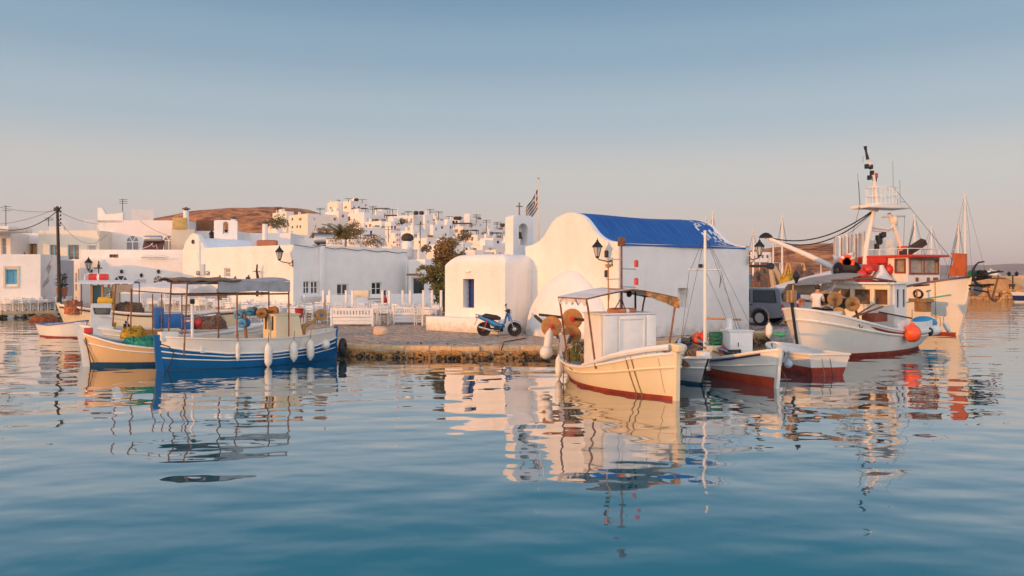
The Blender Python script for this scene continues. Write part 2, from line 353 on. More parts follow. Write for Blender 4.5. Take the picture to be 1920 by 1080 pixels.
# ---------------------------------------------------------------- quay
def quay_pt(px, Y): return Vector((PX(px, Y), Y, 0))
edge = [quay_pt(-420, 50), quay_pt(0, 52.3), quay_pt(130, 55), quay_pt(270, 51), quay_pt(420, 43), quay_pt(540, 34.5), quay_pt(628, 28.6), quay_pt(660, 27.9), quay_pt(760, 27.3), quay_pt(880, 27.0), quay_pt(1010, 27.3),
        quay_pt(1100, 28.0), quay_pt(1250, 29.0), quay_pt(1350, 31.0), quay_pt(1440, 34.0), quay_pt(1540, 38.5), quay_pt(1600, 46), quay_pt(1620, 75)]
m = MB(); back = [quay_pt(1620, 90), quay_pt(-700, 90)]
poly = [(p.x, p.y) for p in edge + back]
m.prism(poly, 1.37, T((0, 0, -1.0)))
quay = m.build('quay', [joint], smooth=0); tag(quay, 'paved stone quay in front of the chapel and taverna', kind='structure')
# kerb slabs and rubble wall, built stone by stone along the lit front edge
def edge_pts(i0, i1):
    pts = edge[i0:i1 + 1]; d = [0]
    for a, b_ in zip(pts, pts[1:]): d.append(d[-1] + (b_ - a).length)
    def at(s):
        for k in range(len(pts) - 1):
            if s <= d[k + 1] or k == len(pts) - 2:
                q = (s - d[k]) / (d[k + 1] - d[k]); p = pts[k].lerp(pts[k + 1], q); tn = (pts[k + 1] - pts[k]).normalized(); return p, tn
    return at, d[-1]
at, Ltot = edge_pts(6, 14)
s = 0
def rock(seed, flat=1.0, n=9, mm=6):
    rr = random.Random(seed); mb = MB(); mb.ball((0, 0, 0), (.5, .5, .5), n, mm)
    out_ = []
    for v in mb.v:
        p = Vector(v); q = noise.noise(p * 2.2 + Vector((seed * 3.1, 0, 0)))
        p = Vector([math.copysign(abs(k) ** .72 * .5 ** .28, k) for k in p]); out_.append(tuple(p * (1 + .28 * q)))
    mb.v = out_; return mb
rocks = [rock(k).mesh('rubble', stone, 50) for k in range(8)]
while s < Ltot:
    ln = rnd.uniform(.62, 1.25); p, tn = at(min(s + ln / 2, Ltot - .01)); mb = MB()
    mb.box((0, 0, 0), (ln - .035, .46, .17), bev=.035)
    mb.v = [(x + .012 * noise.noise(Vector((x * 3 + s, y * 4, z * 5))), y + .02 * noise.noise(Vector((x * 2, y + s, z))), z + .010 * noise.noise(Vector((x * 2.5, y * 3, s)))) for x, y, z in mb.v]
    o = mb.build('kerb_stone', kerbm, quay, 50); o.location = (p.x - tn.y * .19, p.y + tn.x * .19, .325 + rnd.uniform(-.012, .012)); o.rotation_euler = (rnd.uniform(-.02, .02), 0, math.atan2(tn.y, tn.x))
    s += ln
s = 0; nst = 0
while s < Ltot:
    p, tn = at(s)
    for zz in (.17, .045, -.08):
        w_ = rnd.uniform(.13, .30)
        o = bpy.data.objects.new('stone', rnd.choice(rocks)); sc.collection.objects.link(o); o.parent = quay
        o.location = (p.x + tn.x * rnd.uniform(-.05, .05) + tn.y * rnd.uniform(-.05, .05), p.y - tn.x * rnd.uniform(-.04, .05), zz + rnd.uniform(-.03, .03))
        o.rotation_euler = (rnd.uniform(-.15, .15), rnd.uniform(-.18, .18), math.atan2(tn.y, tn.x) + rnd.uniform(-.2, .2)); o.scale = (w_ * 1.35, w_ * .8, w_ * .66); nst += 1
    s += rnd.uniform(.17, .25)
m = MB()
for k in range(700):
    p, tn = at(rnd.uniform(0, Ltot)); z_ = rnd.uniform(-.12, .06) + rnd.random() ** 4 * .15
    M = T((p.x + tn.y * rnd.uniform(.02, .16), p.y - tn.x * rnd.uniform(.02, .16), z_), rnd.uniform(0, 6), rnd.uniform(-1, 1), rnd.uniform(-1, 1))
    m.ball((0, 0, 0), (rnd.uniform(.03, .1), rnd.uniform(.02, .05), rnd.uniform(.02, .05)), 6, 4, 0, M)
o = m.build('weed_band', weedm, quay, 60); o['kind'] = 'stuff'
# far left stretch of quay edge (small in the picture): one joined kerb + rubble band
at2, L2 = edge_pts(0, 6); m = MB(); mr = MB(); s = 0
while s < L2:
    ln = rnd.uniform(.8, 1.4); p, tn = at2(min(s + ln / 2, L2 - .01))
    m.box((0, 0, 0), (ln - .04, .45, .20), T((p.x - tn.y * .18, p.y + tn.x * .18, .32), math.atan2(tn.y, tn.x)), 0)
    for k in range(6):
        mr.ball((0, 0, 0), (rnd.uniform(.12, .25), rnd.uniform(.1, .2), rnd.uniform(.06, .14)), 7, 5, 0, T((p.x + tn.x * rnd.uniform(-.6, .6), p.y + tn.y * rnd.uniform(-.6, .6), rnd.uniform(-.1, .2)), rnd.uniform(0, 3)))
    s += ln
o = m.build('kerb_band', kerbm, quay, 0); o['kind'] = 'stuff'
o = mr.build('rubble_band', weedm, quay, 60); o['kind'] = 'stuff'
# flagstones: irregular slabs with whitewashed joints between them
def slab(seed, th=.03):
    rr = random.Random(seed); n = rr.choice((5, 6, 6, 7)); a0 = rr.uniform(0, 6)
    pts = []
    for k in range(n):
        a = a0 + 2 * math.pi * (k + rr.uniform(-.22, .22)) / n; q = rr.uniform(.84, 1.06)
        ca, sa = math.cos(a), math.sin(a); qq = q * .5 / max(abs(ca), abs(sa)) ** .55
        pts.append((ca * qq, sa * qq))
    mb = MB(); mb.prism(pts, th)
    mb.v = [(x * (.95 if z > 0 else 1), y * (.95 if z > 0 else 1), z) for x, y, z in mb.v]
    return mb
slabs = [slab(k) for k in range(9)]; slab_me = [s_.mesh('flagstone', flag, 0) for s_ in slabs]
cells = []
for iy in range(43):
    Y = 27.6 + iy * .47
    for ix in range(-20, 42):
        X = ix * .62 + (iy % 2) * .31
        px = CX + X / Y * F
        if px < 560 or px > 1500: continue
        inside = Y > table([q.x for q in edge[5:16]], [q.y for q in edge[5:16]], X) + .5
        if not inside: continue
        cells.append((X + rnd.uniform(-.05, .05), Y + rnd.uniform(-.04, .04)))
def in_view(X, Y):
    px = CX + X / Y * F; py = HY + 2.45 / Y * F
    return 640 < px < 1020 and py > 609
cells.sort(key=lambda q: (not in_view(*q), q[1]))
ms = MB()
for k, (X, Y) in enumerate(cells):
    rz = rnd.choice((0, math.pi / 2, math.pi, -math.pi / 2)) + rnd.uniform(-.25, .25); sx, sy = rnd.uniform(.50, .64), rnd.uniform(.38, .49)
    if abs(math.sin(rz)) > .7: sx, sy = sy, sx
    zz = .372 + rnd.uniform(-.008, .006)
    if k < 290:
        o = bpy.data.objects.new('flagstone', rnd.choice(slab_me)); sc.collection.objects.link(o); o.parent = quay
        o.location = (X, Y, zz); o.rotation_euler = (0, 0, rz); o.scale = (sx, sy, 1)
    else:
        q = rnd.choice(slabs); ms.add(q.v, q.f, 0, T((X, Y, zz), rz, s=(sx, sy, 1)))
o = ms.build('flagstone_field', flag, quay, 0); o['kind'] = 'stuff'
m = MB(); b_ = rock(31, n=14, mm=9); m.add(b_.v, b_.f, 0, T((0, 0, .12), s=(.62, .5, .42)))
p = PG(714, 627, .4)
tag(m.build('mooring_stone', [mat('pale_bollard_stone', (.58, .42, .30), .85, var=.15, bump=.02, bscale=9)], smooth=60, loc=(p.x, p.y, .4)), 'rounded pale stone bollard alone on the paved quay edge', 'mooring stone')
m = MB(); b_ = rock(12, n=14, mm=9); m.add(b_.v, b_.f, 0, T((0, 0, 0), s=(.62, .5, .42)))
p = PG(664, 645, .3)
tag(m.build('corner_boulder', [mat('orange_boulder_rock', (.42, .20, .10), .9, var=.3, bump=.03, bscale=9)], smooth=60, loc=(p.x, p.y - .1, .22)), 'orange painted boulder at the left corner of the quay', 'boulder')
# mooring rings and chains hanging over the kerb
def chain(pts, r, label, cat='rope', m_=rust, name='mooring_chain', grp=None):
    mb = MB(); mb.tube(pts, r, 6); return tag(mb.build(name, m_, smooth=60), label, cat, grp)
def over(px, pyt, pxb, pyb):
    a = PG(px, pyt, .42); b_ = PG(pxb, pyb, 0); return [a + Vector((0, .25, .0)), Vector((a.x, a.y - .03, .44)), Vector((lerp(a.x, b_.x, .25), a.y - .1, .33)), Vector((b_.x, b_.y, -.05))]
chain(over(765, 643, 752, 668), .022, 'rusty mooring chain looped over the left kerb slabs', 'chain')
chain(over(789, 643, 797, 662), .022, 'short rusty chain hanging next to the looped chain', 'chain')
chain(over(838, 645, 848, 668), .02, 'rusty chain hanging down the rubble wall below the scooter', 'chain')
chain([PG(985, 634, .42), PG(968, 637, .42), PG(945, 641, .42), Vector((PG(942, 648, .4).x, 26.85, .40)), PG(934, 668, 0) + Vector((0, 0, -.05))], .022, 'dark rope lying on the flagstones and dropping over the kerb', 'rope', iron, 'mooring_rope')

# ---------------------------------------------------------------- walls with real openings
def wall_open(mb, O, u, n, w, h, ops, depth=.2, mi=0):
    O, u, n = Vector(O), Vector(u), Vector(n); z = Vector((0, 0, 1))
    xs = sorted({0.0, w, *[round(q, 4) for o in ops for q in o[:2]]}); zs = sorted({0.0, h, *[round(q, 4) for o in ops for q in o[2:4]]})
    xs = [q for q in xs if 0 <= q <= w]; zs = [q for q in zs if 0 <= q <= h]
    for i in range(len(xs) - 1):
        for j in range(len(zs) - 1):
            cx_, cz_ = (xs[i] + xs[i + 1]) / 2, (zs[j] + zs[j + 1]) / 2
            if any(o[0] < cx_ < o[1] and o[2] < cz_ < o[3] for o in ops): continue
            q = [O + u * xs[i] + z * zs[j], O + u * xs[i + 1] + z * zs[j], O + u * xs[i + 1] + z * zs[j + 1], O + u * xs[i] + z * zs[j + 1]]
            mb.add(q, [(0, 1, 2, 3)], mi)
    for o in ops:
        x0, x1, z0, z1 = o[:4]; a = [O + u * x0 + z * z0, O + u * x1 + z * z0, O + u * x1 + z * z1, O + u * x0 + z * z1]; d = -n * depth
        for k in range(4): mb.add([a[k], a[(k + 1) % 4], a[(k + 1) % 4] + d, a[k] + d], [(0, 1, 2, 3)], mi)
def slice_box(mb, O, u, n, x0, x1, z0, z1, d0, d1, mi=0):
    O, u, n = Vector(O), Vector(u), Vector(n); z = Vector((0, 0, 1)); v = []
    for d in (d0, d1):
        for (x, zz) in ((x0, z0), (x1, z0), (x1, z1), (x0, z1)): v.append(O + u * x + z * zz + n * d)
    mb.add(v, [(0, 1, 2, 3), (7, 6, 5, 4), (0, 4, 5, 1), (1, 5, 6, 2), (2, 6, 7, 3), (3, 7, 4, 0)], mi)
def fill(root, O, u, n, op, kind, depth):
    x0, x1, z0, z1 = op; d = -depth + .005; w = x1 - x0; h = z1 - z0; f = min(.07, w * .12)
    fm, pm, nm, nx, nz = {'win': (white, glass, 'window', 2, 2), 'win1': (white, glass, 'window', 1, 1), 'dark': (dkwood, glass, 'window', 1, 1), 'door': (white, glass, 'door', 2, 2), 'brown': (dkwood, woodl, 'door', 2, 1),
                          'blue': (sky_b, sky_b, 'shutter', 2, 2), 'bluew': (white, sky_b, 'window', 2, 1), 'navy': (navy, mat('deep_blue_wood', (.02, .05, .22), .5), 'shutter', 2, 3), 'tan': (mat('tan_door_paint', (.30, .22, .14), .6), mat('tan_door_paint', (.30, .22, .14), .6), 'door', 1, 1),
                          'grey': (white, mat('grey_panel', (.30, .31, .33), .5), 'window', 1, 2), 'hole': (None, None, None, 0, 0), 'balc': (sky_b, glassw, 'window', 2, 2)}[kind]
    if nm is None:
        return
    mb = MB(); slice_box(mb, O, u, n, x0, x0 + f, z0, z1, d, d + .06); slice_box(mb, O, u, n, x1 - f, x1, z0, z1, d, d + .06)
    slice_box(mb, O, u, n, x0 + f, x1 - f, z1 - f, z1, d, d + .058); slice_box(mb, O, u, n, x0 + f, x1 - f, z0, z0 + f, d, d + .058)
    for k in range(1, nx):
        c_ = lerp(x0, x1, k / nx); slice_box(mb, O, u, n, c_ - f * .6, c_ + f * .6, z0 + f, z1 - f, d, d + .05)
    for k in range(1, nz):
        c_ = lerp(z0, z1, k / nz); slice_box(mb, O, u, n, x0 + f, x1 - f, c_ - f * .3, c_ + f * .3, d, d + .04)
    wdw = mb.build(nm, fm, root, 0)
    mb = MB(); slice_box(mb, O, u, n, x0 + .01, x1 - .01, z0 + .01, z1 - .01, d - .02, d + .012); mb.build('pane' if pm in (glass, glassw) else 'panel', pm, wdw, 0)
def along(C, d, px):
    k = (px - CX) / F; return (k * C.y - C.x) / (d.x - k * d.y)
def house(name, label, px, Y, rz, pl, pr, pyt, z0=QZ, left=(), right=(), cat='house', group=None, m_=None, depth=.2, wl=None, wr=None, parapet=.25, bevel=True, pyl=None, pyr=None):
    """corner nearest the camera at photo column px, distance Y; pl / pr: columns where its left and right faces end; pyt: row of the corner's top"""
    C = Vector((PX(px, Y), Y, 0)); rz = R(rz); ux = Vector((math.cos(rz), math.sin(rz), 0)); uy = Vector((-math.sin(rz), math.cos(rz), 0))
    wl = wl if wl is not None else max(.5, along(C, uy, pl)); wr = wr if wr is not None else max(.5, along(C, ux, pr)); h = ZY(pyt, Y) - z0
    root = thing(name, label, cat, (C.x, C.y, z0), rz, group)
    def conv(lst, d, w):
        r_ = []
        for (a, b_, t_, bt, k) in lst:
            s0, s1 = sorted((along(C, d, a), along(C, d, b_))); Ym = C.y + d.y * (s0 + s1) / 2
            r_.append((max(.03, s0), min(w - .03, s1), max(.02, ZY(bt, Ym) - z0), min(h - .05, ZY(t_, Ym) - z0), k))
        return [q for q in r_ if q[1] - q[0] > .1 and q[3] - q[2] > .1]
    ol, orr = conv(left, uy, wl), conv(right, ux, wr)
    mb = MB()
    wall_open(mb, (0, wl, 0), (0, -1, 0), (-1, 0, 0), wl, h, [(wl - b_, wl - a, c_, d_) for a, b_, c_, d_, k in ol], depth)
    wall_open(mb, (0, 0, 0), (1, 0, 0), (0, -1, 0), wr, h, [q[:4] for q in orr], depth)
    mb.add([(wr, 0, 0), (wr, wl, 0), (wr, wl, h), (wr, 0, h)], [(0, 1, 2, 3)]); mb.add([(wr, wl, 0), (0, wl, 0), (0, wl, h), (wr, wl, h)], [(0, 1, 2, 3)])
    k = .22
    ring = [(0, 0), (wr, 0), (wr, wl), (0, wl)]; inn = [(k, k), (wr - k, k), (wr - k, wl - k), (k, wl - k)]
    for i in range(4):
        j = (i + 1) % 4
        mb.add([(*ring[i], h), (*ring[j], h), (*inn[j], h), (*inn[i], h)], [(0, 1, 2, 3)]); mb.add([(*inn[i], h), (*inn[j], h), (*inn[j], h - parapet), (*inn[i], h - parapet)], [(0, 1, 2, 3)])
    mb.build('wall', m_ or plast_t, root, 0)
    mb = MB(); mb.add([(*q, h - parapet + .003) for q in inn], [(0, 1, 2, 3)]); mb.build('roof', m_ or plast_t, root, 0)
    for a, b_, c_, d_, kd in ol: fill(root, (0, wl, 0), (0, -1, 0), (-1, 0, 0), (wl - b_, wl - a, c_, d_), kd, depth)
    for a, b_, c_, d_, kd in orr: fill(root, (0, 0, 0), (1, 0, 0), (0, -1, 0), (a, b_, c_, d_), kd, depth)
    root['h'] = h
    return root, wl, wr, h
def arch_window(root, x, z, w, h, side='f', panes=glass, nm='window'):
    """round-headed window with fan bars, set proud on a face (f: y=0 face, l: x=0 face)"""
    M = Matrix.Translation((x, 0, z)) if side == 'f' else Matrix.Rotation(-math.pi / 2, 4, 'Z') @ Matrix.Translation((-x, 0, z))
    hs = max(.05, h - w / 2); n = 12; o, i_ = [], []
    mb = MB(); f = w * .07
    def ring(r, y): return [(-r, y, 0), (-r, y, hs)] + [(-r * math.cos(math.pi * k / n), y, hs + r * math.sin(math.pi * k / n)) for k in range(1, n)] + [(r, y, hs), (r, y, 0)]
    a, b_, c_ = ring(w / 2, -.05), ring(w / 2 - f, -.05), ring(w / 2 - f, .0); d_ = ring(w / 2, .0); N_ = len(a)
    for k in range(N_ - 1):
        mb.add([a[k], a[k + 1], b_[k + 1], b_[k]], [(0, 1, 2, 3)], 0, M); mb.add([b_[k], b_[k + 1], c_[k + 1], c_[k]], [(0, 1, 2, 3)], 0, M); mb.add([a[k + 1], a[k], d_[k], d_[k + 1]], [(0, 1, 2, 3)], 0, M)
    mb.box((0, -.03, hs), (w - 2 * f, .05, f), M); mb.box((0, -.025, hs / 2), (f * 1.2, .05, hs), M)
    mb.box((0, -.022, f * .45), (w - 2 * f, .05, f * .8), M)
    for an in (60, 120):
        mb.box((0, 0, (w / 2 - f) / 2), (f * .8, .04, w / 2 - f), M @ Matrix.Translation((0, -.024, hs)) @ Matrix.Rotation(R(90 - an), 4, 'Y'))
    fr = mb.build(nm, white, root, 0)
    mb = MB(); p = ring(w / 2 - f * .5, -.012); mb.add(p, [tuple(range(len(p)))], 0, M); mb.build('pane', panes, fr, 0)
# ---------------------------------------------------------------- the chapel
C0 = Vector((PX(1160, 30.0), 30.0, QZ)); CHR = math.atan2(.6, .8)
chapel = thing('chapel', 'whitewashed chapel with a barrel roof painted blue and a rounded apse', 'chapel', C0, CHR)
LW, WW, EAVE = 7.9, 5.72, 3.62       # local x: along the shaded side wall; local y: along the lit gable
SS = [0, .08, .15, .24, .33, .45, .56, .67, .79, .9, 1]; SH = [1, .985, .955, .895, .80, .55, .31, .155, .06, .018, 0]
def gz(y):
    s_ = abs(y - WW / 2) / (WW / 2)
    a = table(SS, SH, max(0, s_ - .03)); b_ = table(SS, SH, s_); c_ = table(SS, SH, min(1, s_ + .03)); return EAVE + 1.30 * (a + b_ + c_) / 3
NY = 48
def wob(p, k=.022): return .5 * k * noise.noise(Vector(p) * .9) + .5 * k * noise.noise(Vector(p) * 2.3)
m = MB()
for x0, sgn in ((0.0, -1), (LW, 1)):       # two gable parapets, 0.26 m thick
    nz = 14
    xo, xi = (x0, x0 + .26) if sgn < 0 else (x0, x0 - .26)
    m.grid(lambda u, v: (xo + sgn * wob((0, u * WW, v * gz(u * WW)), .05), u * WW, v * (gz(u * WW) + .05)), NY, nz, flip=sgn > 0)
    m.grid(lambda u, v: (lerp(xo, xi, v), u * WW, gz(u * WW) + .05 + .02 * math.sin(math.pi * v)), NY, 3, flip=sgn > 0)
    m.grid(lambda u, v: (xi, u * WW, EAVE - .3 + v * (gz(u * WW) + .35 - EAVE)), NY, 2, flip=sgn < 0)
win = [(along(Vector((C0.x, C0.y, 0)), Vector((.8, .6, 0)), 1271), along(Vector((C0.x, C0.y, 0)), Vector((.8, .6, 0)), 1291), ZY(576, 32.2) - QZ, ZY(540, 32.2) - QZ)]
wall_open(m, (0, 0, 0), (1, 0, 0), (0, -1, 0), LW, EAVE + .02, win, .42)
m.add([(LW, WW, 0), (0, WW, 0), (0, WW, EAVE), (LW, WW, EAVE)], [(0, 1, 2, 3)])
m.add([(0, 0, EAVE + .02), (LW, 0, EAVE + .02), (LW, .3, EAVE + .02), (0, .3, EAVE + .02)], [(0, 1, 2, 3)])
m.build('wall', plast, chapel, 50)
m = MB(); slice_box(m, (0, 0, 0), (1, 0, 0), (0, -1, 0), win[0][0] + .01, win[0][1] - .01, win[0][2] + .01, win[0][3] - .01, -.44, -.40); m.build('window', plast, chapel, 0)
m = MB()
def rf(u, v):
    y = -.06 + v * (WW + .12); x = .262 + u * (LW - .524); sg = .03 * math.sin(u * 7 + 1) * (1 - min(1, abs(y - WW / 2) / (WW / 2)))
    e_ = .05 * math.sin(u * 9) * (1 if v < .1 else 0)
    return (x, y + (e_ if v < .02 else 0), gz(min(WW, max(0, y))) + .02 + sg - (.03 if v in (0, 1) else 0))
m.sheet(rf, 40, 60, (0, 0, -.06)); m.build('roof', roofb, chapel, 60)
m = MB()     # flaked whitewash along the far gable's roof edge
for k in range(110):
    y = rnd.uniform(.05, WW / 2); w_ = rnd.uniform(.04, .16); x = LW - .28 - rnd.random() ** 1.6 * 1.3
    y2 = min(y + rnd.uniform(.05, .22), WW)
    m.add([(x, y, gz(y) + .046), (x + w_, y + .02, gz(y + .02) + .046), (x + w_ * .8, y2, gz(y2) + .046), (x - .02, y2 - .02, gz(y2 - .02) + .046)], [(0, 1, 2, 3)])
pl_ = m.build('peeling_limewash', white, chapel, 0); pl_['kind'] = 'stuff'
# apse: rounded half-dome that flares into a battered base
m = MB(); prof = [(2.32, 0), (2.29, .3), (2.20, .7), (2.06, 1.1), (1.84, 1.45), (1.56, 1.78), (1.26, 2.06), (.97, 2.28), (.70, 2.45), (.42, 2.57), (.2, 2.62), (.001, 2.64)]
m.lathe(prof, 40, T((0.05, WW / 2 - .1, 0)), 0, math.pi / 2, math.pi * 1.5)
m.v = [(x * .62 + wob((x, y, z), .06), y + wob((y, x, z), .06), z) for x, y, z in m.v]
m.build('apse', plast, chapel, 70)
# annex with rounded shoulders, in its own place beside the gable
AX = Vector((PX(947, 33.0), 33.0, QZ)); AR = R(48)
annex = thing('chapel_annex', 'low whitewashed chapel annex with rounded roof and blue barred window', 'annex', AX, AR)
AW, AL, AH = 3.62, 2.6, 3.28      # y along the lit face, x going back beside the gable
op = [(along(Vector((AX.x, AX.y, 0)), Vector((-math.sin(AR), math.cos(AR), 0)), q)) for q in (889, 868)]
y0, y1 = op; zt, zb = ZY(523, 34.0) - QZ, ZY(578, 34.0) - QZ
m = MB(); hz = AH - .42
wall_open(m, (0, AW, 0), (0, -1, 0), (-1, 0, 0), AW, hz, [(AW - y1, AW - y0, zb, zt)], .42)
m.add([(0, 0, 0), (AL, 0, 0), (AL, 0, hz), (0, 0, hz)], [(0, 1, 2, 3)]); m.add([(AL, 0, 0), (AL, AW, 0), (AL, AW, hz), (AL, 0, hz)], [(0, 1, 2, 3)]); m.add([(AL, AW, 0), (0, AW, 0), (0, AW, hz), (AL, AW, hz)], [(0, 1, 2, 3)])
def top(u, v):
    x, y = u * AL, v * AW; r_ = .42
    def q(d): d = max(0.0, min(1.0, d / r_)); return math.sqrt(max(0, 1 - (1 - d) ** 2))
    e_ = q(x) * q(AL - x) * q((AW - y) * .55) * q(y * 1.0)
    return (x, y, hz + .42 * e_ + .05 * math.sin(2.2 * v + .5) * e_)
m.grid(lambda u, v: top(.5 - .5 * math.cos(math.pi * u), .5 - .5 * math.cos(math.pi * v)), 26, 30)
m.build('wall', plast, annex, 50)
m = MB(); slice_box(m, (0, AW, 0), (0, -1, 0), (-1, 0, 0), AW - y1 + .01, AW - y0 - .01, zb + .01, zt - .01, -.43, -.385)
sh = m.build('shutter', mat('shutter_blue', (.015, .06, .28), .5, var=.2), annex, 0)
m = MB()
for k in range(4): m.tube([(.30, y0 + (y1 - y0) * (k + .5) / 4, zb), (.30, y0 + (y1 - y0) * (k + .5) / 4, zt)], .011, 6)
for k in range(5): m.tube([(.30, y0, zb + (zt - zb) * (k + .5) / 5), (.30, y1, zb + (zt - zb) * (k + .5) / 5)], .009, 6)
m.build('window_bars', navy, annex, 60)
m = MB(); m.box((-.05, (y0 + y1) / 2, zt + .32), (.10, .28, .06), bev=.02); m.build('ledge', plast, annex, 40)
m = MB(); m.box((-.32, 1.95, .30), (.62, 4.5, .62), bev=.05); m.v = [(x + wob((x, y, z), .05), y, z + wob((y, x, 1), .04)) for x, y, z in m.v]
tag(m.build('stone_bench', plast, smooth=50), 'long whitewashed masonry bench along the foot of the annex', 'bench'); bpy.data.objects['stone_bench'].matrix_world = T(AX, AR)
# belfry behind the annex
BP = Vector((PX(957, 36.4), 36.4, 3.2)); belf = thing('belfry', 'small white bell tower with arched opening and a cross on top', 'belfry', BP, R(36))
bz = ZY(408, 36.4) - 3.2; m = MB()
def arch_wall(m, w, th, h, aw, ah, z0, n=10):
    """wall slab in the xz plane with a round-headed hole; rounded top"""
    hs = ah - aw / 2
    inn = [(-aw / 2, z0), (-aw / 2, z0 + hs)] + [(-aw / 2 * math.cos(math.pi * k / n), z0 + hs + aw / 2 * math.sin(math.pi * k / n)) for k in range(1, n)] + [(aw / 2, z0 + hs), (aw / 2, z0)]
    N_ = len(inn); outp = []
    for k in range(N_):
        f = k / (N_ - 1); a = math.pi * f
        if k == 0: outp.append((-w / 2, z0))
        elif k == N_ - 1: outp.append((w / 2, z0))
        else: outp.append((-w / 2 * max(-1, min(1, 1.35 * math.cos(a))), z0 + hs + (h - z0 - hs) * min(1, 1.15 * math.sin(a) ** .8) if 0 < f < 1 else z0))
    for y, fl in ((-th / 2, 0), (th / 2, 1)):
        for k in range(N_ - 1):
            q = [(outp[k][0], y, outp[k][1]), (outp[k + 1][0], y, outp[k + 1][1]), (inn[k + 1][0], y, inn[k + 1][1]), (inn[k][0], y, inn[k][1])]
            m.add(q if fl else q[::-1], [(0, 1, 2, 3)])
    for ln_, fl in ((inn, 0), (outp, 1)):
        for k in range(N_ - 1):
            a, b_ = ln_[k], ln_[k + 1]; q = [(a[0], -th / 2, a[1]), (b_[0], -th / 2, b_[1]), (b_[0], th / 2, b_[1]), (a[0], th / 2, a[1])]
            m.add(q[::-1] if fl else q, [(0, 1, 2, 3)])
    m.box((0, 0, z0 / 2), (w, th, z0))
arch_wall(m, 1.15, .62, bz + .12, .52, 1.0, bz - 1.25)
m.v = [(x + .58, y + .1, z) for x, y, z in m.v]
m.build('tower', plast, belf, 60)
m = MB(); m.lathe([(.17, 0), (.165, .03), (.12, .1), (.1, .25), (.06, .32), (.001, .33)], 16, T((.58, .1, bz - .95))); m.tube([(.58, .1, bz - .62), (.58, .1, bz - .3)], .014, 6); m.build('bell', mat('bell_bronze', (.06, .05, .035), .45, .8), belf, 50)
m = MB(); m.box((.58, .1, bz + .42), (.05, .05, .62)); m.box((.58, .1, bz + .55), (.34, .048, .05)); m.lathe([(.09, 0), (.08, .06), (.03, .1)], 10, T((.58, .1, bz + .08))); m.build('cross', mat('grey_iron', (.22, .19, .17), .6), belf, 0)
# flag on its pole behind the belfry
blu_f = mat('flag_blue', (.035, .045, .10), .85, var=.15); wht_f = mat('flag_white', (.50, .46, .42), .85, var=.1)
def greek_flag(name, label, pole_p, w, h, hang=.75, parent=None, seed=0, ang=math.pi):
    """nine stripes and a cross canton on cloth that droops from its hoist"""
    mb = MB(); nu, nv = 18, 27; dx, dy = math.cos(ang), math.sin(ang)
    def fn(u, v):
        a = u * w; fold = .10 * w * math.sin(u * 9 + v * 2.4 + seed) * u
        ox = a * (1 - hang) + fold * .3; oz = -a * hang * .92 - v * h * (1 - .12 * u)
        return Vector((dx * ox - dy * fold, dy * ox + dx * fold, oz))
    vs_ = [fn(i / nu, j / nv) for i in range(nu + 1) for j in range(nv + 1)]; fs, mi = [], []
    for i in range(nu):
        for j in range(nv):
            st = j * 9 // nv; s_ = 0 if st % 2 == 0 else 1
            if st < 5 and i < 6: s_ = 1 if (st == 2 or i in (2, 3)) else 0
            fs.append((i * (nv + 1) + j, (i + 1) * (nv + 1) + j, (i + 1) * (nv + 1) + j + 1, i * (nv + 1) + j + 1)); mi.append(s_)
    mb.add(vs_, fs); mb.m = mi
    o = mb.build(name, [blu_f, wht_f], None, 60, pole_p); return tag(o, label, 'flag')
fp = Vector((PX(1009.5, 38), 38, QZ)); ftop = ZY(334, 38)
m = MB(); m.tube([(0, 0, 0), (0, 0, ftop - QZ)], [.045, .022], 8); m.ball((0, 0, ftop - QZ), .05, 8, 6); m.box((0, 0, ftop - QZ - .2), (.22, .02, .03))
tag(m.build('flagpole', steel, smooth=60, loc=fp), 'thin grey flagpole rising behind the white belfry', 'flagpole')
greek_flag('flag', 'blue and white striped flag drooping from the pole behind the belfry', (fp.x - .04, fp.y, ZY(354, 38)), 1.75, .95, .66, seed=1)

# ---------------------------------------------------------------- taverna (third building) and its roof things
TH = thing
tav, twl, twr, th_ = house('taverna', 'long white taverna with a sunlit left wall and shaded front behind the benches', 550, 53, 53.1, 343, 766, 459, cat='taverna', m_=plast,
    right=[(569, 581, 527, 551, 'win'), (583, 597, 527, 551, 'win'), (632, 653, 532, 570, 'door'), (697, 716, 529, 553, 'win')],
    left=[(420, 432, 502, 520, 'grey'), (405, 426, 542, 575, 'tan')], depth=.16)
for px in (602, 763):
    m = MB(); s_ = along(Vector((PX(550, 53), 53, 0)), Vector((.6, .8, 0)), px); m.box((s_, -.10, (th_ if px < 700 else th_ - .9) / 2), (.42, .2, th_ if px < 700 else th_ - .9), bev=.06); m.build('buttress', plast, tav, 50)
m = MB(); s0 = along(Vector((PX(550, 53), 53, 0)), Vector((.6, .8, 0)), 565); s1 = along(Vector((PX(550, 53), 53, 0)), Vector((.6, .8, 0)), 599); zb_ = ZY(554, 53.8) - QZ
for k, (d_, hh) in enumerate(((.34, .12), (.26, .14), (.16, .16), (.08, .16))): m.box(((s0 + s1) / 2, -d_ / 2, zb_ - .06 - k * .14), (s1 - s0 - k * .10, d_, .145), bev=.03)
m.build('window_sill', plast, tav, 50)
m = MB(); zt_ = th_ + .02
m.add([(0, .02, zt_), (0, 2.2, zt_), (0, 2.2, zt_ + .02)], [(0, 1, 2)])
gy0 = along(Vector((PX(550, 53), 53, 0)), Vector((-.8, .6, 0)), 379)
pts = [(-0.0, 0)] + [(k / 14 * 2.8, 1.15 * math.sin(math.pi * k / 14) ** .8) for k in range(1, 14)] + [(2.8, 0)]
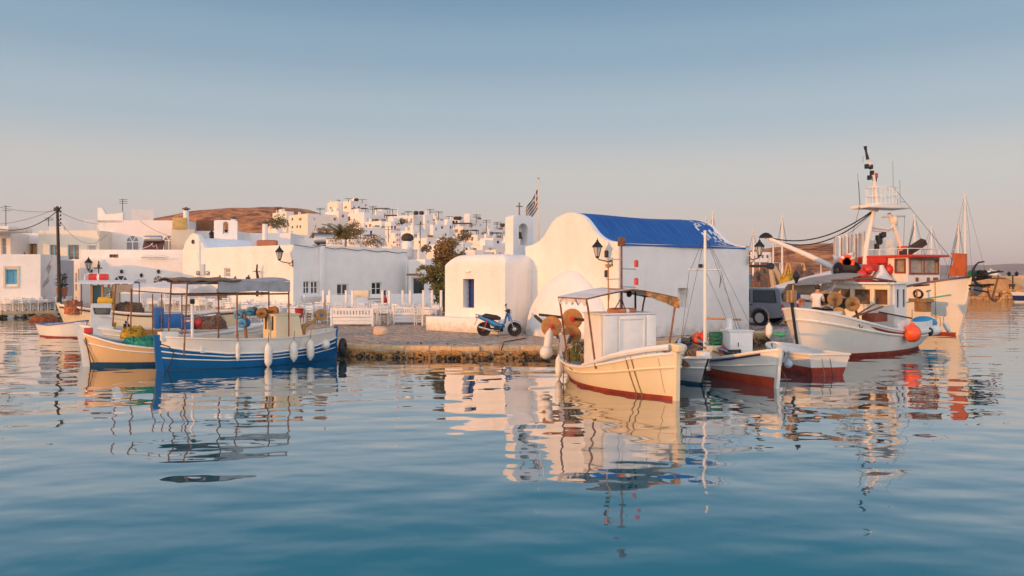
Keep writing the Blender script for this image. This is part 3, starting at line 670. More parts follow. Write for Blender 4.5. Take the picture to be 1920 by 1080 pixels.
m2 = MB(); m2.prism(pts, .35, Matrix.Translation((0.0, twl - 2.85, th_ - .02)) @ Matrix(((0, 0, 1, 0), (1, 0, 0, 0), (0, 1, 0, 0), (0, 0, 0, 1)))); m2.build('gable', plast, tav, 50)
m2 = MB(); m2.prism([(x * .8 + .28, z * .72) for x, z in pts], 4.2, Matrix.Translation((0.36, twl - 2.85, th_ - .02)) @ Matrix(((0, 0, 1, 0), (1, 0, 0, 0), (0, 1, 0, 0), (0, 0, 0, 1)))); m2.build('vault', mat('pale_blue_limewash', (.72, .74, .76), .85, var=.06), tav, 60)
m2 = MB(); m2.lathe([(.001, 0), (.16, 0), (.16, .05), (.001, .05)], 14, Matrix.Translation((-.04, twl - 1.45, th_ + .5)) @ Matrix.Rotation(R(-90), 4, 'Y')); m2.build('vent', dkwood, tav, 0)
def lantern(name, label, wallp, out, arm=.55, s=1.0, parent=None, grp='black wall lanterns'):
    """black wall lantern: scrolled bracket, glazed tapering box, pitched cap and finial"""
    root = thing(name, label, 'lamp', wallp, math.atan2(out[1], out[0]), grp)
    m = MB(); m.tube([(0, 0, -.02), (.12 * s, 0, -.10 * s), (arm * .55, 0, -.06 * s), (arm * .9, 0, -.02), (arm, 0, .1 * s)], .022 * s, 7)
    m.tube([(.03, 0, -.22 * s), (.12 * s, 0, -.2 * s), (.2 * s, 0, -.1 * s), (.14 * s, 0, -.06 * s)], .016 * s, 6); m.box((0, 0, -.1 * s), (.03, .1 * s, .34 * s)); m.build('bracket', iron, root, 60)
    b0 = .10 * s; m = MB(); m.lathe([(.07 * s, b0), (.165 * s, b0 + .36 * s)], 6, T((arm, 0, 0))); m.build('lamp_glass', lampg, root, 0)
    m = MB()
    for k in range(6):
        a = math.pi * 2 * k / 6; m.tube([(arm + .075 * s * math.cos(a), .075 * s * math.sin(a), b0), (arm + .172 * s * math.cos(a), .172 * s * math.sin(a), b0 + .36 * s)], .012 * s, 5)
    m.lathe([(.03 * s, b0 - .08 * s), (.08 * s, b0 - .02 * s), (.08 * s, b0 + .01 * s)], 8, T((arm, 0, 0)))
    m.lathe([(.22 * s, b0 + .35 * s), (.2 * s, b0 + .39 * s), (.09 * s, b0 + .52 * s), (.05 * s, b0 + .56 * s), (.05 * s, b0 + .6 * s), (.015 * s, b0 + .64 * s), (.001, b0 + .72 * s)], 12, T((arm, 0, 0))); m.build('lamp_cap', iron, root, 40)
    return root
lantern('wall_lantern', 'black lantern on the sunlit gable of the chapel', Vector((PX(1147, 30.4), 30.3, ZY(486, 30.3))), (-.95, -.35), .62, 1.0)
Lf = C0 + Vector((.8 * 7.75, .6 * 7.75, 0)); lantern('wall_lantern', 'black lantern at the far right corner of the chapel side wall', Vector((Lf.x + .08, Lf.y - .1, ZY(483, 34.6))), (.93, -.35), .42, 1.05)
lantern('wall_lantern', 'black lantern on the corner of the white taverna', Vector((PX(549, 53), 52.95, ZY(490, 53))), (-.9, -.45), .85, 1.35)
tz = th_ + QZ
def onroof(name, label, cat, px, py, Y): return thing(name, label, cat, P(px, py, Y), 0)
# rooftop tank, chimneys, planters behind the taverna front
o = onroof('water_tank', 'grey cylindrical water tank lying on the taverna roof', 'water tank', 608, 459, 60); m = MB()
m.lathe([(.001, -.72), (.34, -.70), (.36, -.62), (.36, .62), (.34, .70), (.001, .72)], 20, Matrix.Translation((0, 0, .42)) @ Matrix.Rotation(R(90), 4, 'Y')); m.build('tank', steel, o, 40)
m = MB(); m.box((-.45, 0, .04), (.08, .6, .12)); m.box((.45, 0, .04), (.08, .6, .12)); m.box((0, 0, -.22), (1.6, .9, .4)); m.build('cradle', iron, o, 0)
def chimney(label, px, pyt, pyb, Y, r, cap=True, m_=plast, square=False):
    o = onroof('chimney', label, 'chimney', px, pyb, Y); h = ZY(pyt, Y) - ZY(pyb, Y); m = MB()
    if square: m.box((0, 0, h / 2 - .4), (2 * r, 2 * r, h + .8), bev=.04)
    else: m.lathe([(r * 1.05, -.8), (r, h * .9), (r, h)], 14)
    m.build('shaft', m_, o, 40); m = MB()
    if cap: m.lathe([(r * .7, h + .004), (r * .75, h + .10), (r * 1.55, h + .12), (r * 1.5, h + .17), (.02, h + .32)], 14); m.build('chimney_cap', mat('soot_grey', (.14, .11, .09), .9), o, 40)
    return o
chimney('tall round white chimney with a flat cap above the taverna', 497, 420, 458, 62, .2)
o = onroof('planter_box', 'rusty orange trough on the taverna roof beside the tall chimney', 'trough', 501, 460, 61); m = MB(); m.box((0, 0, .16), (1.5, .5, .42), bev=.03); m.build('trough', terra, o, 30); m = MB(); m.box((0, 0, .385), (1.3, .36, .02)); m.build('soil', dkwood, o, 0)
o = onroof('roof_oven', 'round white chimney pot with a dark opening on the taverna roof', 'chimney', 764, 472, 62); m = MB(); m.lathe([(.46, -.4), (.44, .5), (.42, .75), (.35, .82), (.001, .84)], 18); m.build('pot', plast, o, 40); m = MB(); m.lathe([(.30, .84), (.46, .92), (.5, 1.1), (.40, 1.3), (.2, 1.42), (.001, 1.45)], 16); m.build('hood', dkwood, o, 40)
an = onroof('antenna_mast', 'red and white lattice antenna mast above the taverna roof', 'antenna', 746, 471, 64); hh = ZY(385, 64) - ZY(471, 64)
for k in range(12):
    z0, z1 = hh * .66 * k / 12, hh * .66 * (k + 1) / 12; m = MB()
    for a in range(3):
        q = 2 * math.pi * a / 3; q2 = 2 * math.pi * (a + 1) / 3
        m.tube([(.14 * math.cos(q), .14 * math.sin(q), z0), (.14 * math.cos(q), .14 * math.sin(q), z1)], .022, 5); m.tube([(.14 * math.cos(q), .14 * math.sin(q), z0), (.14 * math.cos(q2), .14 * math.sin(q2), z1)], .014, 5)
    m.build('mast_section', white if k % 2 else red, an, 0)
m = MB(); m.tube([(0, 0, hh * .6), (0, 0, hh)], .022, 6); m.build('mast_tip', white, an, 0)
for i, (px, w_) in enumerate(((630, 1.35), (664, 1.0))):
    o = onroof('roof_planter', ('wide white planter with a shrub under the palm', 'small white planter with dark shrubs beside the palm')[i], 'planter', px, 460, 58); m = MB(); m.box((0, 0, .12), (w_, .5, .62), bev=.05); m.build('trough', plast, o, 40)
    m = MB()
    for k in range(90):
        p = Vector((rnd.uniform(-w_ * .45, w_ * .45), rnd.uniform(-.4, -.1), rnd.uniform(.02, .5))); a = rnd.uniform(0, 6)
        m.add([p, p + Vector((math.cos(a) * .10, -.03, .05)), p + Vector((math.cos(a) * .05, .02, .14))], [(0, 1, 2)])
    m.build('shrub', leafb, o, 0)
m = MB(); a, b_ = P(553, 459, 52.9), P(770, 474, 62.0)
m.tube([a.lerp(b_, k / 16) + Vector((0, -.1, -.05 * (k % 3))) for k in range(17)], .022, 5)
tag(m.build('light_string', iron, smooth=60), 'dark cable with bulbs strung along the taverna roof edge', 'cable')
house('porch_room', 'narrow white side room with a dark glazed door beside the taverna', 797, 59, 53, 766, 803, 486, cat='porch', m_=plast, left=[(772, 795, 520, 577, 'win1')], depth=.14, wr=3)
o = thing('pergola_beam', 'brown timber beam over the glazed side room door', 'beam', P(782, 515, 58.9), R(-37)); m = MB(); m.box((0, -.2, 0), (1.5, .3, .16), bev=.02); m.box((-.5, -.35, .0), (.1, .2, .1)); m.build('beam', wood, o, 30)
# wall fittings on the lit side of the taverna
def wallitem(name, label, cat, px, py, fn, mats):
    C = Vector((PX(550, 53), 53, 0)); s_ = along(C, Vector((-.8, .6, 0)), px); p = C + Vector((-.8, .6, 0)) * s_
    o = thing(name, label, cat, (p.x, p.y, ZY(py, p.y)), math.atan2(-.8, -.6)); m = MB(); fn(m); m.build('body', mats, o, 40); return o
wallitem('meter_box', 'pale blue meter box on the sunlit taverna wall', 'meter box', 381, 506, lambda m: m.box((.06, 0, 0), (.12, .5, .85), bev=.02), mat('pale_blue_box', (.45, .52, .58), .5))
for px in (373, 391): wallitem('wall_light', 'small round bulkhead light ' + ('left' if px < 380 else 'right') + ' of the pale blue meter box', 'light', px, 512, lambda m: m.ball((.1, 0, 0), (.12, .17, .17), 10, 8), steel)
for px, py, lb in ((413, 524, 'small dark spotlight left of the tan door on the sunlit wall'), (442, 526, 'small dark spotlight right of the tan door on the sunlit wall'), (467, 524, 'black dish lamp beside the wall bracket on the sunlit wall')):
    wallitem('spotlight', lb, 'light', px, py, lambda m: (m.box((.1, 0, 0), (.2, .3, .36), bev=.06), m.tube([(0, 0, .3), (.1, 0, .2)], .04, 6)), iron)
wallitem('wall_shelf', 'tan ledge on the sunlit wall below the black lantern', 'ledge', 524, 525, lambda m: m.box((.1, 0, 0), (.2, 1.25, .2), bev=.03), woodl)
wallitem('post_figure', 'dark weathered wooden post with crossbar against the sunlit taverna wall', 'post', 489, 523, lambda m: (m.tube([(.3, 0, -1.2), (.3, .1, .0), (.34, 0, .55), (.4, .15, 1.0)], [.09, .11, .07, .05], 7), m.box((.36, 0, .52), (.05, .75, .05))), dkwood)

# ---------------------------------------------------------------- left houses
def facing(name, label, pxl, pxr, Y, pyt, rz=0.0, z0=QZ, dep=5, fr=(), cat='house', m_=None, side=(), group=None, depth=.18):
    """house whose front looks at the harbour: left edge column pxl at distance Y"""
    return house(name, label, pxl, Y, rz, None, pxr, pyt, z0, right=fr, left=side, wl=dep, cat=cat, m_=m_, group=group, depth=depth)
h1 = facing('harbour_house', 'low white house at far left with a light blue shuttered window', -95, 76, 53.6, 476, 10, dep=5.2, fr=[(10, 33, 505, 533, 'blue')])
m = MB(); 
for a in ((-.12, -.06), ):
    C = Vector((PX(-95, 53.6), 53.6, 0)); d_ = Vector((math.cos(R(10)), math.sin(R(10)), 0)); x0, x1 = along(C, d_, 7), along(C, d_, 36); zz0, zz1 = ZY(536, 55.3) - QZ, ZY(502, 55.3) - QZ
    for q in ((x0, x1, zz1 - .02, zz1 + .12), (x0, x1, zz0 - .12, zz0 - .01), (x0, x0 + .11, zz0, zz1 - .03), (x1 - .11, x1, zz0, zz1 - .03)): slice_box(m, (0, 0, 0), (1, 0, 0), (0, -1, 0), *q, -.02, .06)
m.build('window_frame', plast_y, h1[0], 0)
lantern('wall_lantern', 'black lantern on the low white house at far left', Vector((PX(66, 55.6), 55.4, ZY(498, 55.5))), (-.5, -.85), .6, 1.2)
m = MB(); C = Vector((PX(76, 56.0), 56.1, QZ)); 
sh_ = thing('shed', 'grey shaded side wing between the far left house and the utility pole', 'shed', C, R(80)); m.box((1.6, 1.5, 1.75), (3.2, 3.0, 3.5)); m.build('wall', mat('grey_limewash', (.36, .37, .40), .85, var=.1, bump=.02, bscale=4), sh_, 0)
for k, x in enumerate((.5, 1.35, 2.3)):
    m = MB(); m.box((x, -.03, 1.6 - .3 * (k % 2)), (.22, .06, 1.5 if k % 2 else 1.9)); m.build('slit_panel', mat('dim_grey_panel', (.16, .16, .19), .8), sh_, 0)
greek_flag('flag', 'blue and white flag hanging by the grey shed near the utility pole', (PX(103, 55), 54.6, ZY(478, 55)), 2.2, .8, .8, seed=3)
greek_flag('flag', 'thin furled flag on the upper white house wall', (PX(190, 66), 65.6, ZY(421, 66)), 1.7, .35, .94, seed=4)
facing('upper_house', 'upper white house with a flat overhanging roof at the left edge', -60, 20, 66, 436, 4, dep=6, fr=[(2, 12, 446, 478, 'grey')])
o = thing('roof_canopy', 'flat white overhanging roof slab at the left edge', 'roof slab', P(-12, 436, 64.5)); m = MB(); m.box((0, 0, .22), (4.4, 3.2, .42), bev=.05); m.build('slab', plast_t, o, 40)
facing('upper_house', 'white house with a dark brown garage door left of the utility pole', 30, 73, 69, 437, 3, dep=6, fr=[(48, 69, 457, 478, 'brown')])
hD = facing('balcony_house', 'cream house with pale blue window frames behind the utility pole', 72, 186, 67.5, 432, 2, dep=7, fr=[(93, 108, 459, 482, 'balc'), (127, 148, 459, 487, 'balc'), (164, 180, 460, 470, 'grey'), (128, 136, 514, 552, 'tan')], m_=plaster('cream_plaster', (.72, .68, .57), amt=.25))
m = MB(); C = Vector((PX(72, 67.5), 67.5, 0)); d_ = Vector((1, math.tan(R(2)), 0)).normalized(); b0, b1 = along(C, d_, 114), along(C, d_, 136); zb_ = ZY(497, 67) - QZ
m.box(((b0 + b1) / 2, -.45, zb_), (b1 - b0, .9, .16)); bal = m.build('balcony', plast_t, hD[0], 0); m = MB()
for k in range(9):
    x = lerp(b0, b1, k / 8); m.tube([(x, -.86, zb_ + .08), (x, -.86, zb_ + .7)], .022, 5)
m.tube([(b0, -.86, zb_ + .7), (b1, -.86, zb_ + .7)], .03, 5); m.box(((b0 + b1) / 2, -.84, zb_ + .36), (b1 - b0, .01, .5)); m.build('railing', sky_b, bal, 0)
hF = facing('white_tavern', 'white two-level tavern with fan-headed windows at the left', 150, 346, 62, 485, 1.5, dep=6)
hFp = facing('terrace_parapet', 'white roof terrace parapet above the fan-headed windows', 152, 346, 63.2, 468, 1.5, z0=ZY(492, 62), dep=5, cat='terrace', fr=[(205, 222, 477, 483, 'brown')])
C = Vector((PX(150, 62), 62, 0)); d_ = Vector((math.cos(R(1.5)), math.sin(R(1.5)), 0))
for px, w_, yb, yt in ((227, 1.25, 545, 515), (297, .78, 536, 516)):
    x = along(C, d_, px); arch_window(hF[0], x, ZY(yb, 62.3) - QZ, w_, ZY(yt, 62.3) - ZY(yb, 62.3))
for px in (229, 298, 266): 
    x = along(C, d_, px); m = MB(); m.ball((x, -.1, ZY(509 if px != 266 else 516, 62.3) - QZ), (.12, .12, .16), 8, 6); m.build('bulkhead_light', iron, hF[0], 60)
m = MB(); x = along(C, d_, 266); m.box((x, -.05, ZY(528, 62.3) - QZ), (.62, .1, .36), bev=.02); m.build('ventilation_grille', mat('grille_grey', (.5, .49, .48), .6), hF[0], 0)
lantern('wall_lantern', 'black lantern at the left end of the white tavern', Vector((PX(173, 62), 61.9, ZY(508, 62))), (0, -1), .45, 1.4)
facing('side_wing', 'narrow white wing with tall slit windows left of the tavern', 135, 150, 63, 486, -4, dep=4, fr=[(141, 144, 512, 545, 'grey'), (146, 149, 504, 530, 'grey')], cat='house')
hE = facing('upper_house', 'tall pale pink upper house with two arched windows and a solar heater', 183, 346, 70, 413, 1, z0=3.0, dep=8, m_=plaster('pinkish_plaster', (.74, .70, .68), amt=.22))
C = Vector((PX(183, 70), 70, 0)); d_ = Vector((math.cos(R(1)), math.sin(R(1)), 0))
for px, w_ in ((249, 1.2), (317, 1.0)):
    arch_window(hE[0], along(C, d_, px), ZY(470, 70.4) - 3.0, w_, ZY(441, 70.4) - ZY(470, 70.4), panes=mat('grey_glass', (.16, .18, .21), .12))
m = MB(); m.prism([(0, 0), (2.2, 0), (2.2, .9), (1.4, .75), (.7, .75), (.4, 1.25), (0, 1.3)], .3, Matrix.Translation((0, .3, hE[3] - .2)) @ Matrix.Rotation(R(90), 4, 'X')); m.v = [(x if x < 2.1 else x, y, z if True else z) for x, y, z in m.v]; m.build('curved_parapet', plast_t, hE[0], 0)
o = thing('solar_heater', 'solar water heater with a steel tank on the terrace', 'solar heater', P(286, 468, 66), R(4)); m = MB(); m.box((0, 0, .42), (1.65, .09, .95), T(rx=R(-28))); m.build('collector', mat('collector_brown', (.09, .03, .02), .35), o, 0)
m = MB(); m.lathe([(.001, -.72), (.22, -.7), (.25, -.62), (.25, .62), (.22, .7), (.001, .72)], 16, Matrix.Translation((.03, .1, .92)) @ Matrix.Rotation(R(90), 4, 'Y')); m.build('tank', steel, o, 40)
m = MB(); m.tube([(-.9, -.3, 0), (-.1, -.3, .3), (.15, -.32, .55)], .025, 6); m.tube([(.5, -.32, .05), (.42, -.32, .4), (.2, -.3, .2), (0, -.32, .5)], .022, 6); m.build('pipe', white, o, 60)
for px, w_, lb in ((278, 1.1, 'left white bundle of rolled awning on the terrace edge'), (300, 1.3, 'right white bundle of rolled awning on the terrace edge')):
    o = thing('rolled_awning', lb, 'awning', P(px, 483, 61.8)); m = MB(); m.tube([(-w_ / 2, 0, .03), (-w_ * .2, 0, .1), (w_ * .3, 0, .07), (w_ / 2, 0, .02)], [.08, .13, .12, .06], 8); m.build('cloth', canvasw, o, 60)
# the yellow tank tower, rusty box, bell gable on the roofs left of the taverna
o = thing('roof_stair_tower', 'cream roof stair tower with a yellow tank at its top', 'stair tower', P(343, 466, 68), R(20)); m = MB(); m.box((0, 1, .2), (1.9, 2, 3.0), bev=.08); m.build('wall', plast_y, o, 40); m = MB(); m.box((-.25, .4, 2.15), (1.15, 1.0, .98), bev=.05); m.build('tank', mat('ochre_tank', (.55, .36, .12), .7, var=.2), o, 40)
chimney('round grey chimney behind the yellow tank', 349, 395, 440, 70, .24)
facing('upper_house', 'pale house block behind the small bell gable', 352, 445, 72, 433, 2, z0=3, dep=6)
o = thing('rusty_cabin', 'rust-brown sheet metal cabin on the roof left of the bell gable', 'cabin', P(386, 432, 73), R(14)); m = MB(); m.box((0, .8, .45), (1.6, 1.5, 1.0)); 
for k in range(8): m.box((-.75 + k * .21, .03, .45), (.05, .06, .98))
m.build('wall', rust, o, 0)
BG = P(424, 456, 63); o = thing('bell_gable', 'small white bell gable with an arched hole above the taverna', 'bell gable', BG, R(10)); m = MB(); arch_wall(m, 1.75, .45, ZY(413, 63) - BG.z, .42, .95, .75); m.build('gable', plast, o, 60)
m = MB(); m.lathe([(.14, 0), (.13, .03), (.08, .2), (.001, .26)], 12, T((0, 0, .85))); m.tube([(0, 0, 1.1), (0, 0, 1.65)], .015, 5); m.build('bell', mat('bell_bronze', (.06, .05, .035), .45, .8), o, 50)
o = thing('roof_lantern', 'black lantern standing on the roof left of the bell gable', 'lamp', P(397, 456, 64)); m = MB(); m.lathe([(.05, 0), (.05, .3), (.16, .34), (.22, .75), (.26, .77), (.05, .98), (.001, 1.05)], 8); m.build('lamp_body', iron, o, 30)
chimney('short white chimney right of the bell gable', 438, 411, 440, 74, .22)
facing('upper_house', 'long white upper house with a brown window behind the taverna roof', 446, 545, 76, 437, 2, z0=3, dep=6, fr=[(446, 456, 439, 446, 'dark')])
facing('upper_house', 'white roof block behind the grey water tank', 480, 598, 80, 447, -2, z0=3, dep=6)
# blocks on the skyline at left
house('hill_house', 'white block with a television aerial on the left skyline', 246, 120, 25, 227, 288, 392, z0=1, left=[(231, 235, 398, 408, 'dark'), (239, 243, 396, 406, 'dark')], group='white houses of the hill town')
house('hill_house', 'small white skyline house left of the utility pole', 104, 105, 30, 86, 128, 411, z0=1, left=[(92, 97, 421, 427, 'dark')], right=[(110, 114, 421, 427, 'dark')], group='white houses of the hill town')
house('hill_house', 'white skyline block right of the utility pole', 157, 110, 28, 138, 182, 411, z0=1, group='white houses of the hill town')
house('hill_house', 'low cream skyline roof behind the balcony house', 92, 100, 20, 70, 120, 424, z0=1, group='white houses of the hill town')
def aerial(label, px, pyt, pyb, Y, arms=3):
    o = thing('aerial', label, 'aerial', P(px, pyb, Y)); h = ZY(pyt, Y) - ZY(pyb, Y); m = MB(); m.tube([(0, 0, -.3), (0, 0, h)], .035 * Y / 80, 5)
    for k in range(arms): m.tube([(-.35 * Y / 80, 0, h * (.95 - .18 * k)), (.45 * Y / 80, .1, h * (.95 - .18 * k))], .02 * Y / 80, 4)
    m.build('mast', iron, o, 0); return o
aerial('tall television aerial on the white skyline block', 230, 373, 393, 118); aerial('thin mast on the roof at the left edge', 11, 385, 428, 66, 2); aerial('aerial on the small skyline house left of the pole', 91, 408, 420, 104)
# utility pole and its wires
UP = Vector((PX(108, 54.5), 54.5, QZ)); up = thing('utility_pole', 'leaning dark wooden utility pole with insulators', 'utility pole', UP); ht = ZY(387, 54.5) - QZ
m = MB(); m.tube([(.15, 0, 0), (-.02, 0, ht)], [.135, .085], 10); m.build('pole', dkwood, up, 60); m = MB()
for k in range(5):
    z_ = ht - .15 - k * .26; m.tube([(0, 0, z_), (.22, -.05, z_ + .02)], .022, 5); m.ball((.24, -.05, z_ + .06), (.05, .05, .08), 8, 6)
m.box((-.05, 0, ht - .2), (.3, .3, .25), bev=.03); m.build('insulator', iron, up, 40)
tp = UP + Vector((0, 0, ht - .3))
for a, b_, dr, r_, lb in ((tp, P(-60, 401, 52), 1.2, .028, 'thick sagging power cable left of the utility pole'), (tp + Vector((0, 0, .2)), P(-60, 418, 60), .5, .014, 'thin wire running left from the pole top'), (tp, P(186, 420, 68), .2, .014, 'thin wire running right from the pole to the pink house'),
                       (tp - Vector((0, 0, .5)), P(200, 440, 69), 1.2, .012, 'slack wire dipping right of the utility pole'), (P(262, 414, 69.6), P(335, 446, 68), .25, .014, 'wire across the pink upper house wall'), (tp, P(-60, 372, 40), .3, .01, 'upper thin wire at the top left sky')):
    m = MB(); m.tube(sag(a, b_, dr, 14), r_, 5); tag(m.build('wire', iron, smooth=60), lb, 'wire')
m = MB(); pot = thing('potted_plant', 'spiky dark potted plant at the foot of the utility pole', 'potted plant', P(116, 556, 55)); m.lathe([(.22, 0), (.3, .1), (.36, .55), (.38, .6), (.3, .6), (.001, .55)], 14); m.build('pot', terra, pot, 40); m = MB()
for k in range(46):
    a = rnd.uniform(0, 6.28); z_ = rnd.uniform(.6, 1.5); l_ = rnd.uniform(.3, .55); d_ = Vector((math.cos(a), math.sin(a), 0)); e_ = rnd.uniform(-.1, .5)
    p = Vector((0, 0, z_)); w_ = Vector((-d_.y, d_.x, 0)) * .035; m.add([p - w_, p + w_, p + d_ * l_ * .6 + Vector((0, 0, e_ * .4)) + w_ * .8, p + d_ * l_ + Vector((0, 0, e_ * .3)), p + d_ * l_ * .6 + Vector((0, 0, e_ * .4)) - w_ * .8], [(0, 1, 2, 3, 4)])
m.tube([(0, 0, .5), (.03, 0, 1.4)], [.05, .03], 6); m.build('leaves', mat('dark_leaf', (.018, .03, .014), .6), pot, 0)
# white fabric shade over the tables in front of the tavern
o = thing('awning', 'pale awning over the tables in front of the white tavern', 'awning', P(300, 541, 57)); m = MB(); m.sheet(lambda u, v: (lerp(-2.5, 2.6, u), lerp(-1.3, 1.3, v), .12 * math.sin(math.pi * u) + .35 * v + .05 * math.sin(u * 17)), 24, 6, (0, 0, -.03)); m.grid(lambda u, v: (lerp(-2.5, 2.6, u), -1.31, .12 * math.sin(math.pi * u) + .05 * math.sin(u * 17) - v * .42), 24, 3); m.build('canopy', canvasw, o, 60)
for x in (-2.4, -.8, .9, 2.5):
    m = MB(); m.tube([(x, -1.25, 0), (x, -1.25, -1.55)], .035, 6); m.build('post', white, o, 60)
# ---------------------------------------------------------------- the hill town, house by house
HT = 'white houses of the hill town'
tints = [plast_t, plaster('house_plaster_cream', (.79, .745, .68), amt=.2), plaster('house_plaster_cool', (.76, .765, .77), amt=.2), plast_t]
def hz(px, Y): return land_z(PX(px, Y), Y)
